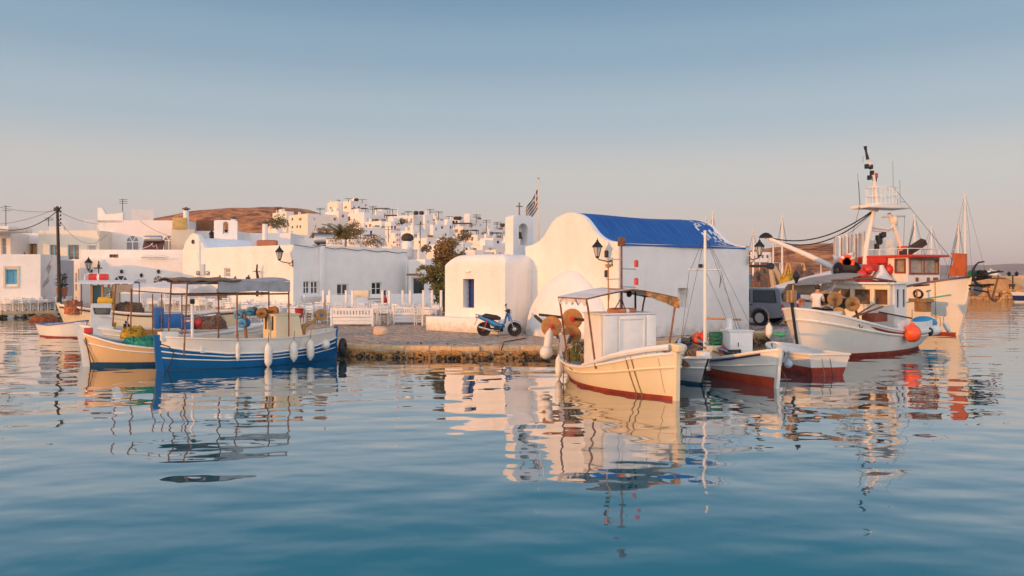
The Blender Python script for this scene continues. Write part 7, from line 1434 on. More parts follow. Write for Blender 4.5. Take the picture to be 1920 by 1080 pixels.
p = b.world(b.loc(1552, 542, 1, -1.3)); o = thing('laundry_bundle', 'white and grey cloth bundle hanging behind the man in white', 'cloth', p); m = MB(); m.sheet(lambda u, v: ((u - .5) * .55 * (1 - .3 * v) + .05 * math.sin(v * 7), .06 * math.sin(u * 12 + v * 3), .28 - .62 * v), 10, 10, (0, .05, 0)); m.build('cloth', shirt, o, 60)
bigboat = b

# ================= trawler
tb_bow, tb_st = (21.05, 37.6), (17.2, 48.6)
b = Boat('trawler', 'big white trawler with red wheelhouse trim, lattice mast tower and rolled white sheet screens', tb_bow, tb_st, 3.9, [(0, 1.7), (.3, 1.35), (.55, 1.5), (.8, 2.15), (1, 2.75)], 'trawler', None, transom=.8, rb=.75, hollow=1.05, ww=.78)
b.hull([(cst(-.4), cst(.12), redab, 'hull_bottom', 2), (cst(.12), b.sheer, whiteb, 'hull', 10)]); b.inside(lambda t: .55, white, woodl); b.cap(navy, .18, .10); b.post(whiteb, True, .05, .16, .08)
b.strake(mat('turquoise_line', (.10, .42, .34), .5), lambda t: b.sheer(t) - .85 + .1 * t, .035, t0=.35, t1=.97)
b.part('bow_roller', mat('bow_orange', (.42, .10, .03), .6, var=.2), lambda m: m.prism([(0, 0), (.85, 0), (.85, 1.05), (.10, 1.1), (.22, .8), (.18, .5), (0, .35)], .16, T((b.pt(1, 2.7, 1).x - 1.15, .08, 2.78), rx=R(90))))
t_ = .83; n_ = b.pt(t_, 2.0, -1, .02); m = MB()       # painted letter and dash on the bow plating
def onhull(u, z): return b.pt(u, z, -1, .014)
for k in range(14):
    a0_, a1_ = 2 * math.pi * k / 14, 2 * math.pi * (k + 1) / 14; m.tube([onhull(.880 + .0135 * math.cos(a0_), 1.92 + .19 * math.sin(a0_)), onhull(.880 + .0135 * math.cos(a1_), 1.92 + .19 * math.sin(a1_))], .055, 5)
m.tube([onhull(.905, 2.05), onhull(.918, 2.10)], .025, 5); m.tube([onhull(.868, 2.30), onhull(.915, 2.37)], .035, 5); m.tube([onhull(.82, 2.2), onhull(.835, 2.27)], .03, 5); m.build('bow_letter', iron, b.root, 30)
m = MB(); m.tube([onhull(.93, z_) for z_ in (.5, 1.2, 1.8, b.sheer(.93))], .02, 5); tag(m.build('hanging_line', nety, b.root, 60), None)
# wheelhouse
qf = b.loc(1731, 505, 1, -.2); xf_ = qf.x; hz0 = 1.7; yc = -.1; hw = 1.35
C_ = lambda px, py, x: b.loc(px, py, 0, x)
pw = C_(1702, 530, xf_), C_(1762, 530, xf_); yL, yR = pw[0].y, pw[1].y; zt_ = C_(1735, 482, xf_).z; zw0, zw1 = C_(1735, 513, xf_).z, C_(1735, 486, xf_).z
lo, hi = min(yL, yR), max(yL, yR); dl_ = 2.6
m = MB(); wy0, wy1 = lo + .10, hi - .10
wall_open(m, (xf_, lo, hz0), (0, 1, 0), (1, 0, 0), hi - lo, zt_ - hz0, [(.12, hi - lo - .12, zw0 - hz0, zw1 - hz0)], .08)
wall_open(m, (xf_ - dl_, lo, hz0), (1, 0, 0), (0, -1, 0), dl_, zt_ - hz0, [(dl_ - .75, dl_ - .15, zw0 - hz0 + .05, zw1 - hz0), (dl_ - 1.9, dl_ - 1.3, zw0 - hz0 + .15, zw1 - hz0)], .08)
m.add([(xf_, hi, hz0), (xf_ - dl_, hi, hz0), (xf_ - dl_, hi, zt_), (xf_, hi, zt_)], [(0, 1, 2, 3)]); m.add([(xf_ - dl_, lo, hz0), (xf_ - dl_, hi, hz0), (xf_ - dl_, hi, zt_), (xf_ - dl_, lo, zt_)], [(0, 1, 2, 3)])
wh = m.build('wheelhouse', white, b.root, 0)
sub('pane', mat('curtained_glass', (.16, .13, .10), .15, vscale=2, col2=(.34, .29, .22), cut=(.35, .6), spec=.7), lambda m: (m.box((xf_ - .07, (lo + hi) / 2, (zw0 + zw1) / 2), (.012, hi - lo - .24, zw1 - zw0)), m.box((xf_ - dl_ + dl_ - .45, lo + .07, (zw0 + zw1) / 2), (.6, .012, zw1 - zw0)), m.box((xf_ - 1.6, lo + .07, (zw0 + zw1) / 2 + .07), (.6, .012, zw1 - zw0 - .1))), wh)
fr_ = mat('red_brown_frame', (.22, .045, .02), .5)
for yy, zz, dy, dz in (((lo + hi) / 2, zw1, hi - lo - .14, .09), ((lo + hi) / 2, zw0, hi - lo - .14, .09), (lo + .12, (zw0 + zw1) / 2, .08, zw1 - zw0 - .09), (hi - .12, (zw0 + zw1) / 2, .08, zw1 - zw0 - .09), ((lo + hi) / 2, (zw0 + zw1) / 2, .03, zw1 - zw0 - .09)): sub('window_frame', fr_, lambda m: m.box((xf_ + .02, yy, zz), (.05, dy, dz)), wh)
for x0, x1, za in ((xf_ - .75, xf_ - .15, zw0 + .05), (xf_ - 1.9, xf_ - 1.3, zw0 + .15)):
    for xx, zz, dx, dz in (((x0 + x1) / 2, zw1, x1 - x0 + .08, .08), ((x0 + x1) / 2, za, x1 - x0 + .08, .08), (x0, (za + zw1) / 2, .08, zw1 - za - .08), (x1, (za + zw1) / 2, .08, zw1 - za - .08)): sub('window_frame', fr_, lambda m: m.box((xx, lo - .02, zz), (dx, .05, dz)), wh)
b.part('roof', red, lambda m: (m.box((xf_ - dl_ / 2 + .1, (lo + hi) / 2, zt_ + .05), (dl_ + .6, hi - lo + .35, .12), bev=.03), m.box((xf_ - dl_ / 2 - .9, lo - .1, zt_ - .12), (dl_ * .75, .12, .38), bev=.03)))
b.part('roof_handrail', white, lambda m: [m.tube([(x, y, zt_ + .1), (x, y, zt_ + .42)], .02, 5) for x in (xf_, xf_ - .9, xf_ - 1.8, xf_ - 2.6) for y in (lo, hi)] + [m.tube([(xf_ - 2.6, y, zt_ + .42), (xf_, y, zt_ + .42)], .022, 5) for y in (lo, hi)] + [m.tube([(xf_, lo, zt_ + .42), (xf_, hi, zt_ + .42)], .022, 5)])
for k, px in enumerate((1719, 1740, 1754)): q_ = C_(px, 524, xf_); sub('vent_slot', fr_, lambda m: m.box((xf_ + .015, q_.y, q_.z), (.03, .16 if k < 2 else .3, .2)), wh)
p = b.loc(1712, 466, 1, (lo + hi) / 2); b.part('searchlight_case', dkwood, lambda m: m.box((0, 0, 0), (.35, .28, 1.35), Matrix.Translation(p) @ Matrix.Rotation(R(58), 4, Vector((-.95, .3, 0)))))
# tower of the hauling gear: two raking legs, platform, basket, topmast
xt = b.loc(1660, 460, 1, 0).x; Q = lambda px, py: b.loc(px, py, 0, xt)
b.part('tower_leg', whiteb, lambda m: m.tube([Q(1620, 520), Q(1625, 460), Q(1638, 395)], [.14, .13, .11], 10)); b.part('tower_leg', whiteb, lambda m: m.tube([Q(1703, 520), Q(1691, 466), Q(1667, 400)], [.13, .12, .10], 10))
b.part('platform', whiteb, lambda m: (m.box((0, 0, 0), (1.3, (Q(1690, 389) - Q(1612, 389)).length, .16), T((xt, (Q(1690, 389).y + Q(1612, 389).y) / 2, Q(1650, 389).z), rx=0), bev=.03), m.tube([Q(1608, 387), Q(1645, 393)], [.06, .12], 8)))
b.part('cross_beam', whiteb, lambda m: (m.tube([Q(1653, 407), Q(1698, 405)], .05, 7), m.tube([Q(1636, 426), Q(1665, 430), Q(1682, 420)], .09, 8), m.tube([Q(1636, 432), Q(1660, 434), Q(1684, 426)], .05, 8), m.lathe([(.12, -.25), (.22, -.1), (.22, .1), (.12, .25)], 14, T(Q(1676, 413)))))
bc = Q(1652, 367); br_ = .5 * (Q(1677, 367) - Q(1628, 367)).length; z0_, z1_ = Q(1650, 385).z, Q(1650, 352).z
def basket(m):
    for z_ in (z0_ + .03, (z0_ + z1_) / 2, z1_): m.tube([(xt + .55 * math.cos(a) * br_ * 1.2, bc.y + math.sin(a) * br_, z_) for a in [2 * math.pi * k / 20 for k in range(21)]], .022, 5)
    for k in range(22): a = 2 * math.pi * k / 22; m.tube([(xt + .55 * math.cos(a) * br_ * 1.2, bc.y + math.sin(a) * br_, z0_), (xt + .55 * math.cos(a) * br_ * 1.2, bc.y + math.sin(a) * br_, z1_)], .014, 4)
b.part('crow_nest', whiteb, basket); tm = b.part('topmast', whiteb, lambda m: m.tube([Q(1647, 388), Q(1636, 322), Q(1629, 300)], [.14, .09, .07], 9)); b.part('topmast_tip', iron, lambda m: m.tube([Q(1627, 299), Q(1624, 285), Q(1622, 274)], [.09, .05, .09], 7))
for px, py, mt_ in ((1625, 312, iron), (1633, 313, iron), (1635, 324, iron), (1642, 329, red), (1630, 333, iron), (1640, 336, iron)): sub('navigation_lamp', mt_, lambda m: m.box(Q(px, py), (.18, .16, .24), bev=.03), tm, 40)
b.part('whip_aerial', iron, lambda m: [m.tube([Q(a, c_), Q(a2, c2)], .012, 4) for a, c_, a2, c2 in ((1612, 387, 1608, 326), (1618, 292, 1618, 305), (1675, 352, 1674, 302), (1688, 384, 1687, 338), (1683, 384, 1683, 372), (1690, 378, 1697, 379), (1696, 405, 1694, 470), (1613, 386, 1610, 340))])
b.part('work_lamps', iron, lambda m: [m.box(Q(px, py), (.2, .18, .28), bev=.03) for px, py in ((1646, 446), (1653, 442), (1650, 452), (1657, 440), (1644, 462), (1648, 454))])
b.part('tower_base', red, lambda m: (m.box(Q(1692, 470), (.4, .35, .5), bev=.04),))
# white rolled sheets / screens on the working deck
xs_ = xt - 1.2
def scr(pxl, pxr, pyt, pyb, x_, nfold):
    a, c_ = b.loc(pxl, 470, 0, x_), b.loc(pxr, 470, 0, x_); zt__, zb__ = b.loc(pxl, pyt, 0, x_).z, b.loc(pxl, pyb, 0, x_).z
    return lambda u, v: Vector((x_ + .05 * math.sin(u * nfold * 6.28), lerp(a.y, c_.y, u), lerp(zb__, zt__ + .18 * u, v) + .03 * math.sin(u * 40)))
for i, (pl_, pr_) in enumerate(((1564, 1578), (1579, 1591), (1592, 1605), (1606, 1622))): b.part('screen_panel', canvasw, lambda m: m.sheet(scr(pl_, pr_, 446 - i * 2.2, 500, xs_, 1.5), 10, 12, (-.05, 0, 0)), 50)
for px in (1564, 1578.5, 1591.5, 1605.5): b.part('screen_batten', rust, lambda m: m.tube([b.loc(px, 446, 0, xs_ + .08), b.loc(px, 502, 0, xs_ + .08)], .018, 5))
b.part('net_bin', whiteb, lambda m: m.sheet(scr(1618, 1692, 452, 505, xs_ - .3, 3), 24, 12, (-.05, 0, 0)), 50)
b.part('white_tarpaulin', canvasw, lambda m: m.sheet(lambda u, v: b.loc(lerp(1561, 1602, u), lerp(478, 512, v) + 6 * math.sin(u * 5), 0, xs_ + .35 + .2 * v) + Vector((.12 * math.sin(u * 9 + v * 5), 0, 0)), 14, 10, (0, .04, 0)), 60)
q_ = b.loc(1588, 507, 0, xs_ + 1.2); drum(b.root, (q_.x, q_.y, q_.z), (.1, 1, 0), .42, 1.0, iron, dkwood)
b.part('hydraulic_motor', green, lambda m: (m.tube([b.loc(1598, 506, 0, xs_ + 1.2), b.loc(1619, 507, 0, xs_ + 1.2)], [.2, .12], 10), m.tube([b.loc(1603, 500, 0, xs_ + 1.2), b.loc(1603, 514, 0, xs_ + 1.2)], .2, 10)))
p = b.world(b.loc(1588, 492, 0, xs_ + 1.1)); o = thing('lifebuoy', 'orange life ring stood on the black drum of the trawler', 'lifebuoy', p); m = MB(); m.lathe([(.32 + .10 * math.cos(2 * math.pi * k / 12), .09 * math.sin(2 * math.pi * k / 12)) for k in range(13)], 24, Matrix.Rotation(R(90), 4, 'X')); m.build('ring', orange, o, 60)
m = MB()
for k in range(4): m.lathe([(.32 + .103 * math.cos(2 * math.pi * j / 12), .093 * math.sin(2 * math.pi * j / 12)) for j in range(13)], 3, Matrix.Rotation(R(90), 4, 'X'), 0, k * math.pi / 2 + .6, k * math.pi / 2 + .95)
m.build('band', canvasw, o, 60)
rdk = mat('raft_red', (0, 0, 0))
b.part('red_frame', rdk, lambda m: (m.box(b.loc(1640, 524, 0, xs_ + 2.4), (.3, 2.2, .36), bev=.04), m.tube([b.loc(1612, 520, 0, xs_ + 2.4), b.loc(1645, 500, 0, xs_ + 2.4)], .10, 8), m.tube([b.loc(1655, 500, 0, xs_ + 2.4), b.loc(1682, 520, 0, xs_ + 2.4)], .14, 8), m.box(b.loc(1632, 502, 0, xs_ + 2.4), (.6, .5, .35), bev=.04)))
for px, py, lb in ((1616, 515, 'left red float under the trawler tower'), (1628, 506, 'upper red float under the trawler tower'), (1668, 506, 'red float right of the white cone on the trawler'), (1676, 513, 'rightmost red float beside the trawler wheelhouse')): ballf(lb, b.world(b.loc(px, py, 0, xs_ + 2.7)), .24, mat('red_float', (0, 0, 0)), .05)
b.part('white_hopper', white, lambda m: m.lathe([(.55, -.3), (.1, .45), (.001, .46)], 10, T(b.loc(1652, 514, 0, xs_ + 2.6))))
# boom and its stays
bt, bb = P(1436, 445, 46), b.world(b.loc(1590, 514, 0, xs_ + .6)); Mi = wmat(b.root).inverted(); A, B_ = Mi @ bt, Mi @ bb
b.part('boom', whiteb, lambda m: m.tube([B_, A.lerp(B_, .5) + Vector((0, 0, .05)), A], [.16, .14, .10], 9)); b.part('boom_head', iron, lambda m: m.lathe([(.40, -.05), (.34, .08), (.16, .22), (.001, .26)], 12, T(A + Vector((0, 0, .02)))))
b.part('boom_stay', iron, lambda m: [m.tube(sag(A + Vector((0, 0, .05)), Q(1634, 397 + k * 2), .75 + .25 * k, 14), .035 if k < 2 else .012, 5) for k in range(3)] + [m.tube(sag(A, Mi @ P(1560, 470, 47), .2), .012, 4), m.tube([Q(1676, 352), Mi @ P(1800, 505, 38.2)], .012, 4), m.tube([Q(1640, 396), Mi @ P(1612, 512, 44)], .022, 5), m.tube([Q(1612, 388), Mi @ P(1590, 470, 44)], .01, 4)])
# anchors and rollers at the bow
bp_ = b.pt(1, 2.7, 1); ap = b.world((bp_.x + .55, -.1, 2.55))
def anchor(label, p, s, rz, tilt):
    o = thing('anchor', label, 'anchor', p, rz); m = MB(); M = T((0, 0, 0), ry=tilt)
    m.tube([(0, 0, -.75 * s), (0, 0, .65 * s)], .05 * s, 7, 0, M); m.tube([(.62 * s * math.sin(a), 0, -.75 * s + .62 * s * (1 - math.cos(a)) * .9) for a in [-1.35 + 2.7 * k / 12 for k in range(13)]], [.03 * s + .04 * s * math.sin(math.pi * k / 12) for k in range(13)], 7, 0, M)
    for e_ in (-1, 1): m.box((e_ * .60 * s, 0, -.22 * s), (.06 * s, .18 * s, .22 * s), M)
    m.tube([(0, -.42 * s, .5 * s), (0, .42 * s, .5 * s)], .03 * s, 6, 0, M); m.build('anchor_iron', rust if s < .9 else iron, o, 50)
anchor('black curved anchor upright on the trawler bow', ap + Vector((.32, 0, .35)), .95, .1, R(80)); anchor('rusty anchor hanging lower off the trawler bow', ap + Vector((.75, .1, -.25)), .85, .5, R(25))
b.part('bow_sprit', iron, lambda m: (m.tube([(bp_.x, 0, 2.6), (bp_.x + 1.0, 0, 2.75)], .07, 7), m.lathe([(.22, -.14), (.16, 0), (.22, .14)], 14, Matrix.Translation((bp_.x + .55, 0, 2.85)) @ Matrix.Rotation(R(90), 4, 'X')), m.tube([(bp_.x, -.15, 2.35), (bp_.x + 1.15, 0, 2.4)], .05, 6), m.tube([(bp_.x, -.15, 2.2), (bp_.x + .9, 0, 2.05)], .04, 6))); b.part('windlass', green, lambda m: m.tube([(bp_.x + .25, -.35, 2.9), (bp_.x + .25, .35, 2.9)], .16, 10))
b.part('bow_fender', mat('grey_fender_board', (.14, .16, .20), .7), lambda m: m.lathe([(.001, -.12), (.28, -.1), (.32, 0), (.28, .1), (.001, .12)], 20, Matrix.Translation((bp_.x + .14, .14, 2.2)) @ Matrix.Rotation(R(90), 4, 'Y')))
p = b.world(b.loc(1727, 572, 1, -1.9)); o = thing('wooden_platform', 'brown wooden landing platform hung on the trawler side', 'platform', p, b.root.rotation_euler.z); m = MB(); m.box((0, 0, .22), (1.0, .5, .16), bev=.02); m.box((.1, 0, -.08), (.6, .42, .45), bev=.02); m.tube([(-.25, 0, .3), (-.25, 0, .75)], .04, 6); m.build('planks', wood, o, 0)
o = thing('rowing_boat', 'sky blue boat cover showing between the two large boats', 'boat', P(1732, 599, 34.9), R(-8), 'small dinghies'); m = MB(); m.ball((0, 0, -.15), (.55, .4, .30), 18, 10); m.build('cover', mat('bright_blue_cover', (.03, .27, .50), .6, var=.1), o, 60)

# ================= pickup truck
TC = Vector((PX(1465, 37.4), 37.4, QZ)); tk = thing('pickup_truck', 'blue-grey pickup truck with a hard top parked behind the chapel corner', 'pickup truck', TC, math.atan2(.71, -.70))
# local x towards the front, y: negative side is away from the near side; the near side is y=0 plane, body spans y in [-1.75, 0]
def body(m):
    prof = [(0, .48), (.0, 1.02), (.06, 1.06), (4.95, 1.06), (5.05, .95), (5.1, .5)]
    pts = [(.0, .42)] + prof[1:] + [(5.1, .42)]
    # side outline with wheel arches cut as flats
    arch = lambda cx: [(cx + .47 * math.cos(a), .36 + .47 * math.sin(a)) for a in [math.pi * k / 10 for k in range(0, 11)]]
    ol = [(0, .45), (0, 1.04), (.04, 1.08), (4.9, 1.06), (5.08, .92), (5.1, .45)] + arch(4.15) + arch(1.12)
    m.prism(ol, 1.72, Matrix(((1, 0, 0, 0), (0, 0, -1, -.02), (0, 1, 0, 0), (0, 0, 0, 1))))
m = MB(); body(m); tkb = m.build('body', pickm, tk, 30)
m = MB(); gh = [(.06, 1.08), (.16, 1.74), (.28, 1.80), (2.9, 1.80), (3.1, 1.76), (3.85, 1.08)]; m.prism(gh, 1.56, Matrix(((1, 0, 0, 0), (0, 0, -1, -.10), (0, 1, 0, 0), (0, 0, 0, 1)))); m.build('hard_top', pickm, tk, 30)
for (x0, x1) in ((.28, 1.50), (1.66, 2.45), (2.55, 3.3)):
    m = MB(); M = Matrix(((1, 0, 0, 0), (0, 0, -1, -.085), (0, 1, 0, 0), (0, 0, 0, 1))); sl = .10 if x0 < 1 else 0; fr2 = .45 if x0 > 2.5 else 0
    m.prism([(x0, 1.12), (x0 + sl, 1.70), (x1 - fr2 * .6, 1.70), (x1 + fr2 * .3, 1.12)], .02, M); w_ = m.build('side_window', black, tk, 0); m = MB(); m.prism([(x0 + .06, 1.16), (x0 + sl + .05, 1.66), (x1 - fr2 * .6 - .05, 1.66), (x1 + fr2 * .3 - .07, 1.16)], .012, Matrix(((1, 0, 0, 0), (0, 0, -1, -.078), (0, 1, 0, 0), (0, 0, 0, 1)))); m.build('pane', mat('tinted_glass', (.05, .065, .07), .05, spec=.9), w_, 0)
m = MB(); m.box((.045, -.88, 1.42), (.03, 1.2, .5), T(ry=0)); m.build('rear_window', glass, tk, 0)
m = MB(); m.box((-.015, -.88, .78), (.05, 1.34, .5), bev=.02); m.build('tailgate', pickm, tk, 30); m = MB(); m.box((-.10, -.88, .46), (.14, 1.76, .16), bev=.04); m.build('bumper', chrome, tk, 30)
for y in (-.10, -1.66): m = MB(); m.box((-.02, y, .84), (.10, .16, .40), bev=.02); m.build('tail_light', mat('tail_lamp_red', (.55, .03, .02), .2, spec=.7), tk, 30)
m = MB()
for cx in (1.12, 4.15):
    pts = [(cx + .52 * math.cos(a), -.02 + .035, .36 + .52 * math.sin(a)) for a in [math.pi * (.02 + .96 * k / 14) for k in range(15)]]; m.tube(pts, .075, 7)
m.build('wheel_arch', mat('arch_grey', (.20, .18, .17), .5), tk, 60)
for cx in (1.12, 4.15):
    for y, s_ in ((-.12, 1), (-1.64, -1)):
        m = MB(); pf = [(.22, -.11), (.34, -.12), (.375, -.08), (.38, 0), (.375, .08), (.34, .12), (.22, .11)]; M = Matrix.Translation((cx, y, .38)) @ Matrix.Rotation(R(90), 4, 'X'); m.lathe(pf, 26, M); wheel = m.build('wheel', black, tk, 40)
        m = MB(); m.lathe([(.235, -.115 * s_), (.22, -.10 * s_), (.17, -.085 * s_), (.001, -.10 * s_)], 22, M)
        for k in range(6): a = k * math.pi / 3; m.box((.12 * math.cos(a), .12 * math.sin(a), -.11 * s_), (.20, .055, .03), M @ Matrix.Translation((0, 0, 0)) @ Matrix.Rotation(0, 4, 'Z') if k % 3 == 0 else M)
        m.build('rim', mat('rim_grey', (.50, .48, .45), .4), wheel, 40)
m = MB(); m.box((2.55, -.012, 1.0), (.2, .03, .035)); m.box((1.6, -.012, 1.0), (.2, .03, .035)); m.build('door_handle', iron, tk, 0)
p = P(1491, 555, 36.4); o = thing('bag', 'blue cool bag hanging at the back of the pickup', 'bag', p); m = MB(); m.box((0, 0, 0), (.46, .2, .42), bev=.07); m.box((0, -.11, .02), (.18, .02, .12), bev=.01); m.tube([(-.16, 0, .2), (-.1, 0, .36), (.1, 0, .36), (.16, 0, .2)], .016, 6); m.build('bag_body', mat('bag_blue', (.02, .06, .22), .8, var=.2), o, 40)
# ================= barrel, chair and jugs by the chapel wall
p = PG(1374, 614, QZ); o = thing('barrel', 'old wooden barrel lying on its side by the chapel wall', 'barrel', (p.x, p.y + .2, QZ + .40), R(32)); M = Matrix.Rotation(R(90), 4, 'Y'); ns = 18
for k in range(ns):
    m = MB(); a0_, a1_ = 2 * math.pi * k / ns, 2 * math.pi * (k + 1) / ns - .02; m.lathe([(.31 + .08 * math.sin(math.pi * j / 10), -.55 + 1.1 * j / 10) for j in range(11)], 2, M, 0, a0_, a1_); m.build('stave', wood, o, 40)
m = MB(); m.lathe([(.001, -.5), (.315, -.5), (.315, .5), (.001, .5)], 24, M); m.build('barrel_head', mat('orange_lid', (.50, .20, .06), .6, vscale=3, col2=(.62, .33, .12)), o, 0); m = MB()
for z_ in (-.42, -.2, .2, .42): r_ = .31 + .08 * math.sin(math.pi * (z_ + .55) / 1.1) + .004; m.lathe([(r_, z_ - .025), (r_ + .006, z_), (r_, z_ + .025)], 28, M)
m.build('hoop', rust, o, 50)
p = PG(1120, 622, QZ); c_ = dup(ct, None, (p.x, p.y, QZ), R(200), 'single chair with a violet backrest standing before the chapel apse'); 
for k in kids(c_):
    if k.name.startswith('slat') or k.name.startswith('leg'): k.data = k.data.copy(); k.data.materials[0] = mat('violet_paint', (.10, .09, .26), .6)
p = PG(1108, 630, QZ); o = thing('water_jug', 'cloudy plastic jug standing left of the white box cabin', 'jug', (p.x, p.y, QZ)); m = MB(); m.lathe([(.001, 0), (.15, 0), (.16, .05), (.16, .38), (.10, .50), (.05, .54), (.05, .60), (.001, .61)], 16); m.build('jug_body', mat('cloudy_plastic', (.50, .46, .40), .4), o, 40)
o = thing('side_table', 'low grey table left of the cream boat cabin', 'table', PG(1085, 634, QZ), .2); m = MB(); m.box((0, 0, .62), (1.3, .7, .05), bev=.01); m.build('top', mat('grey_table', (.34, .32, .31), .7), o, 0)
for sx in (-1, 1):
    m = MB(); m.box((sx * .55, 0, .3), (.06, .6, .6)); m.build('leg', white, o, 0)
o = thing('plastic_tub', 'small bright blue plastic tub on the paving right of the scooter', 'tub', PG(1003, 626, QZ), .3); m = MB(); m.lathe([(.11, 0), (.15, .17), (.16, .17), (.13, .02), (.001, .02)], 14); m.build('tub', aqua, o, 40); m = MB(); m.tube([(-.15, 0, .15), (0, .03, .19), (.15, 0, .15)], .01, 5); m.build('handle', white, o, 0)
# ================= scooter
SC = Vector((PX(936, 31.7), 31.7, 0)); st = thing('scooter', 'blue step-through scooter parked in front of the chapel annex', 'scooter', (SC.x, SC.y, QZ), R(-4)); wb = .61; wr_ = .285
for x in (-wb, wb):
    M = Matrix.Translation((x, 0, wr_)) @ Matrix.Rotation(R(90), 4, 'X'); m = MB(); m.lathe([(wr_ - .045 + .045 * math.cos(2 * math.pi * k / 10), .04 * math.sin(2 * math.pi * k / 10)) for k in range(11)], 30, M); w_ = m.build('wheel', black, st, 60)
    m = MB(); m.lathe([(wr_ - .075, -.025), (wr_ - .06, 0), (wr_ - .075, .025), (wr_ - .088, 0), (wr_ - .075, -.025)], 30, M); m.lathe([(.001, -.06), (.07, -.055), (.07, .055), (.001, .06)], 14, M)
    for k in range(14): a = 2 * math.pi * k / 14; m.tube([M @ Vector((.06 * math.cos(a), .06 * math.sin(a), .02)), M @ Vector(((wr_ - .075) * math.cos(a + .25), (wr_ - .075) * math.sin(a + .25), 0))], .006, 4)
    m.build('rim', chrome if x > 0 else rust, w_, 40)
def part(nm, mt, fn, smooth=45): m = MB(); fn(m); return m.build(nm, mt, st, smooth)
part('fork', steel, lambda m: [m.tube([(wb, y, wr_), (wb - .17, y * .8, .68)], .022, 7) for y in (-.085, .085)]); part('steering_column', scoot, lambda m: m.tube([(wb - .16, 0, .62), (wb - .25, 0, .98)], [.075, .06], 10))
part('front_mudguard', scoot, lambda m: m.sheet(lambda u, v: (wb + (wr_ + .045) * math.cos(lerp(.35, 2.55, u)), lerp(-.065, .065, v), wr_ + (wr_ + .045) * math.sin(lerp(.35, 2.55, u)) + .015 * math.sin(math.pi * v)), 16, 4, (0, 0, .008)))
part('leg_shield', scoot, lambda m: m.sheet(lambda u, v: (wb - .24 - .10 * math.sin(v * 2.2) - .05 * abs(2 * u - 1) - .34 * max(0, v - .55) ** 1.2 * 1.6, lerp(-.24, .24, u) * (.62 + .5 * math.sin(v * 2.6)), lerp(.92, .26, v)), 12, 14, (-.03, 0, 0)))
part('body_panel', scoot, lambda m: m.tube([(.22, 0, .44), (.02, 0, .40), (-.22, 0, .50), (-.50, 0, .66), (-.86, 0, .78)], [.09, .10, .125, .105, .05], 12)); part('engine', iron, lambda m: (m.tube([(.16, 0, .30), (-.14, 0, .30)], .12, 12), m.lathe([(.13, -.14), (.14, 0), (.13, .14)], 16, Matrix.Translation((-.08, 0, .30)) @ Matrix.Rotation(R(90), 4, 'X')), m.tube([(-.05, .1, .3), (-wb, .1, wr_)], .035, 7)))
part('seat', black, lambda m: m.tube([(.06, 0, .70), (-.10, 0, .74), (-.32, 0, .76), (-.55, 0, .80), (-.68, 0, .79)], [.05, .10, .115, .11, .05], 12)); m = bpy.data.objects
part('handlebar', black, lambda m: (m.tube([(wb - .36, -.33, 1.02), (wb - .28, -.1, 1.02), (wb - .28, .1, 1.02), (wb - .36, .33, 1.02)], .02, 7), m.ball((wb - .24, 0, 1.0), (.10, .12, .09), 12, 8))); part('headlight', lampg, lambda m: m.ball((wb - .15, 0, .97), (.05, .09, .07), 12, 8))
for y in (-.22, .22):
    mi_ = part('mirror', black, lambda m: (m.tube([(wb - .30, y, 1.03), (wb - .34, y * 1.25, 1.20)], .009, 5), m.ball((wb - .345, y * 1.28, 1.25), (.02, .07, .055), 10, 8)))
part('exhaust', chrome, lambda m: m.tube([(.05, -.12, .22), (-.25, -.15, .22), (-.40, -.16, .27), (-.80, -.17, .38)], [.018, .022, .05, .045], 9)); part('rear_rack', iron, lambda m: (m.tube([(-.62, -.10, .82), (-.95, -.10, .86), (-.95, .10, .86), (-.62, .10, .82)], .012, 5), m.sheet(lambda u, v: (-.86 - .12 * u, lerp(-.07, .07, v), .74 - .30 * u), 6, 3, (-.012, 0, 0))))
part('tail_light', mat('tail_lamp_red', (0, 0, 0)), lambda m: m.ball((-.92, 0, .76), (.04, .07, .04), 10, 6)); part('shock_absorber', red, lambda m: [m.tube([(-wb + .02, y, wr_ + .02), (-.46, y, .64)], .025, 7) for y in (-.12, .12)]); part('kick_stand', iron, lambda m: m.tube([(.0, -.1, .22), (-.05, -.28, .0)], .014, 5)); part('footrest', black, lambda m: m.tube([(.12, -.26, .25), (.12, .26, .25)], .018, 6))

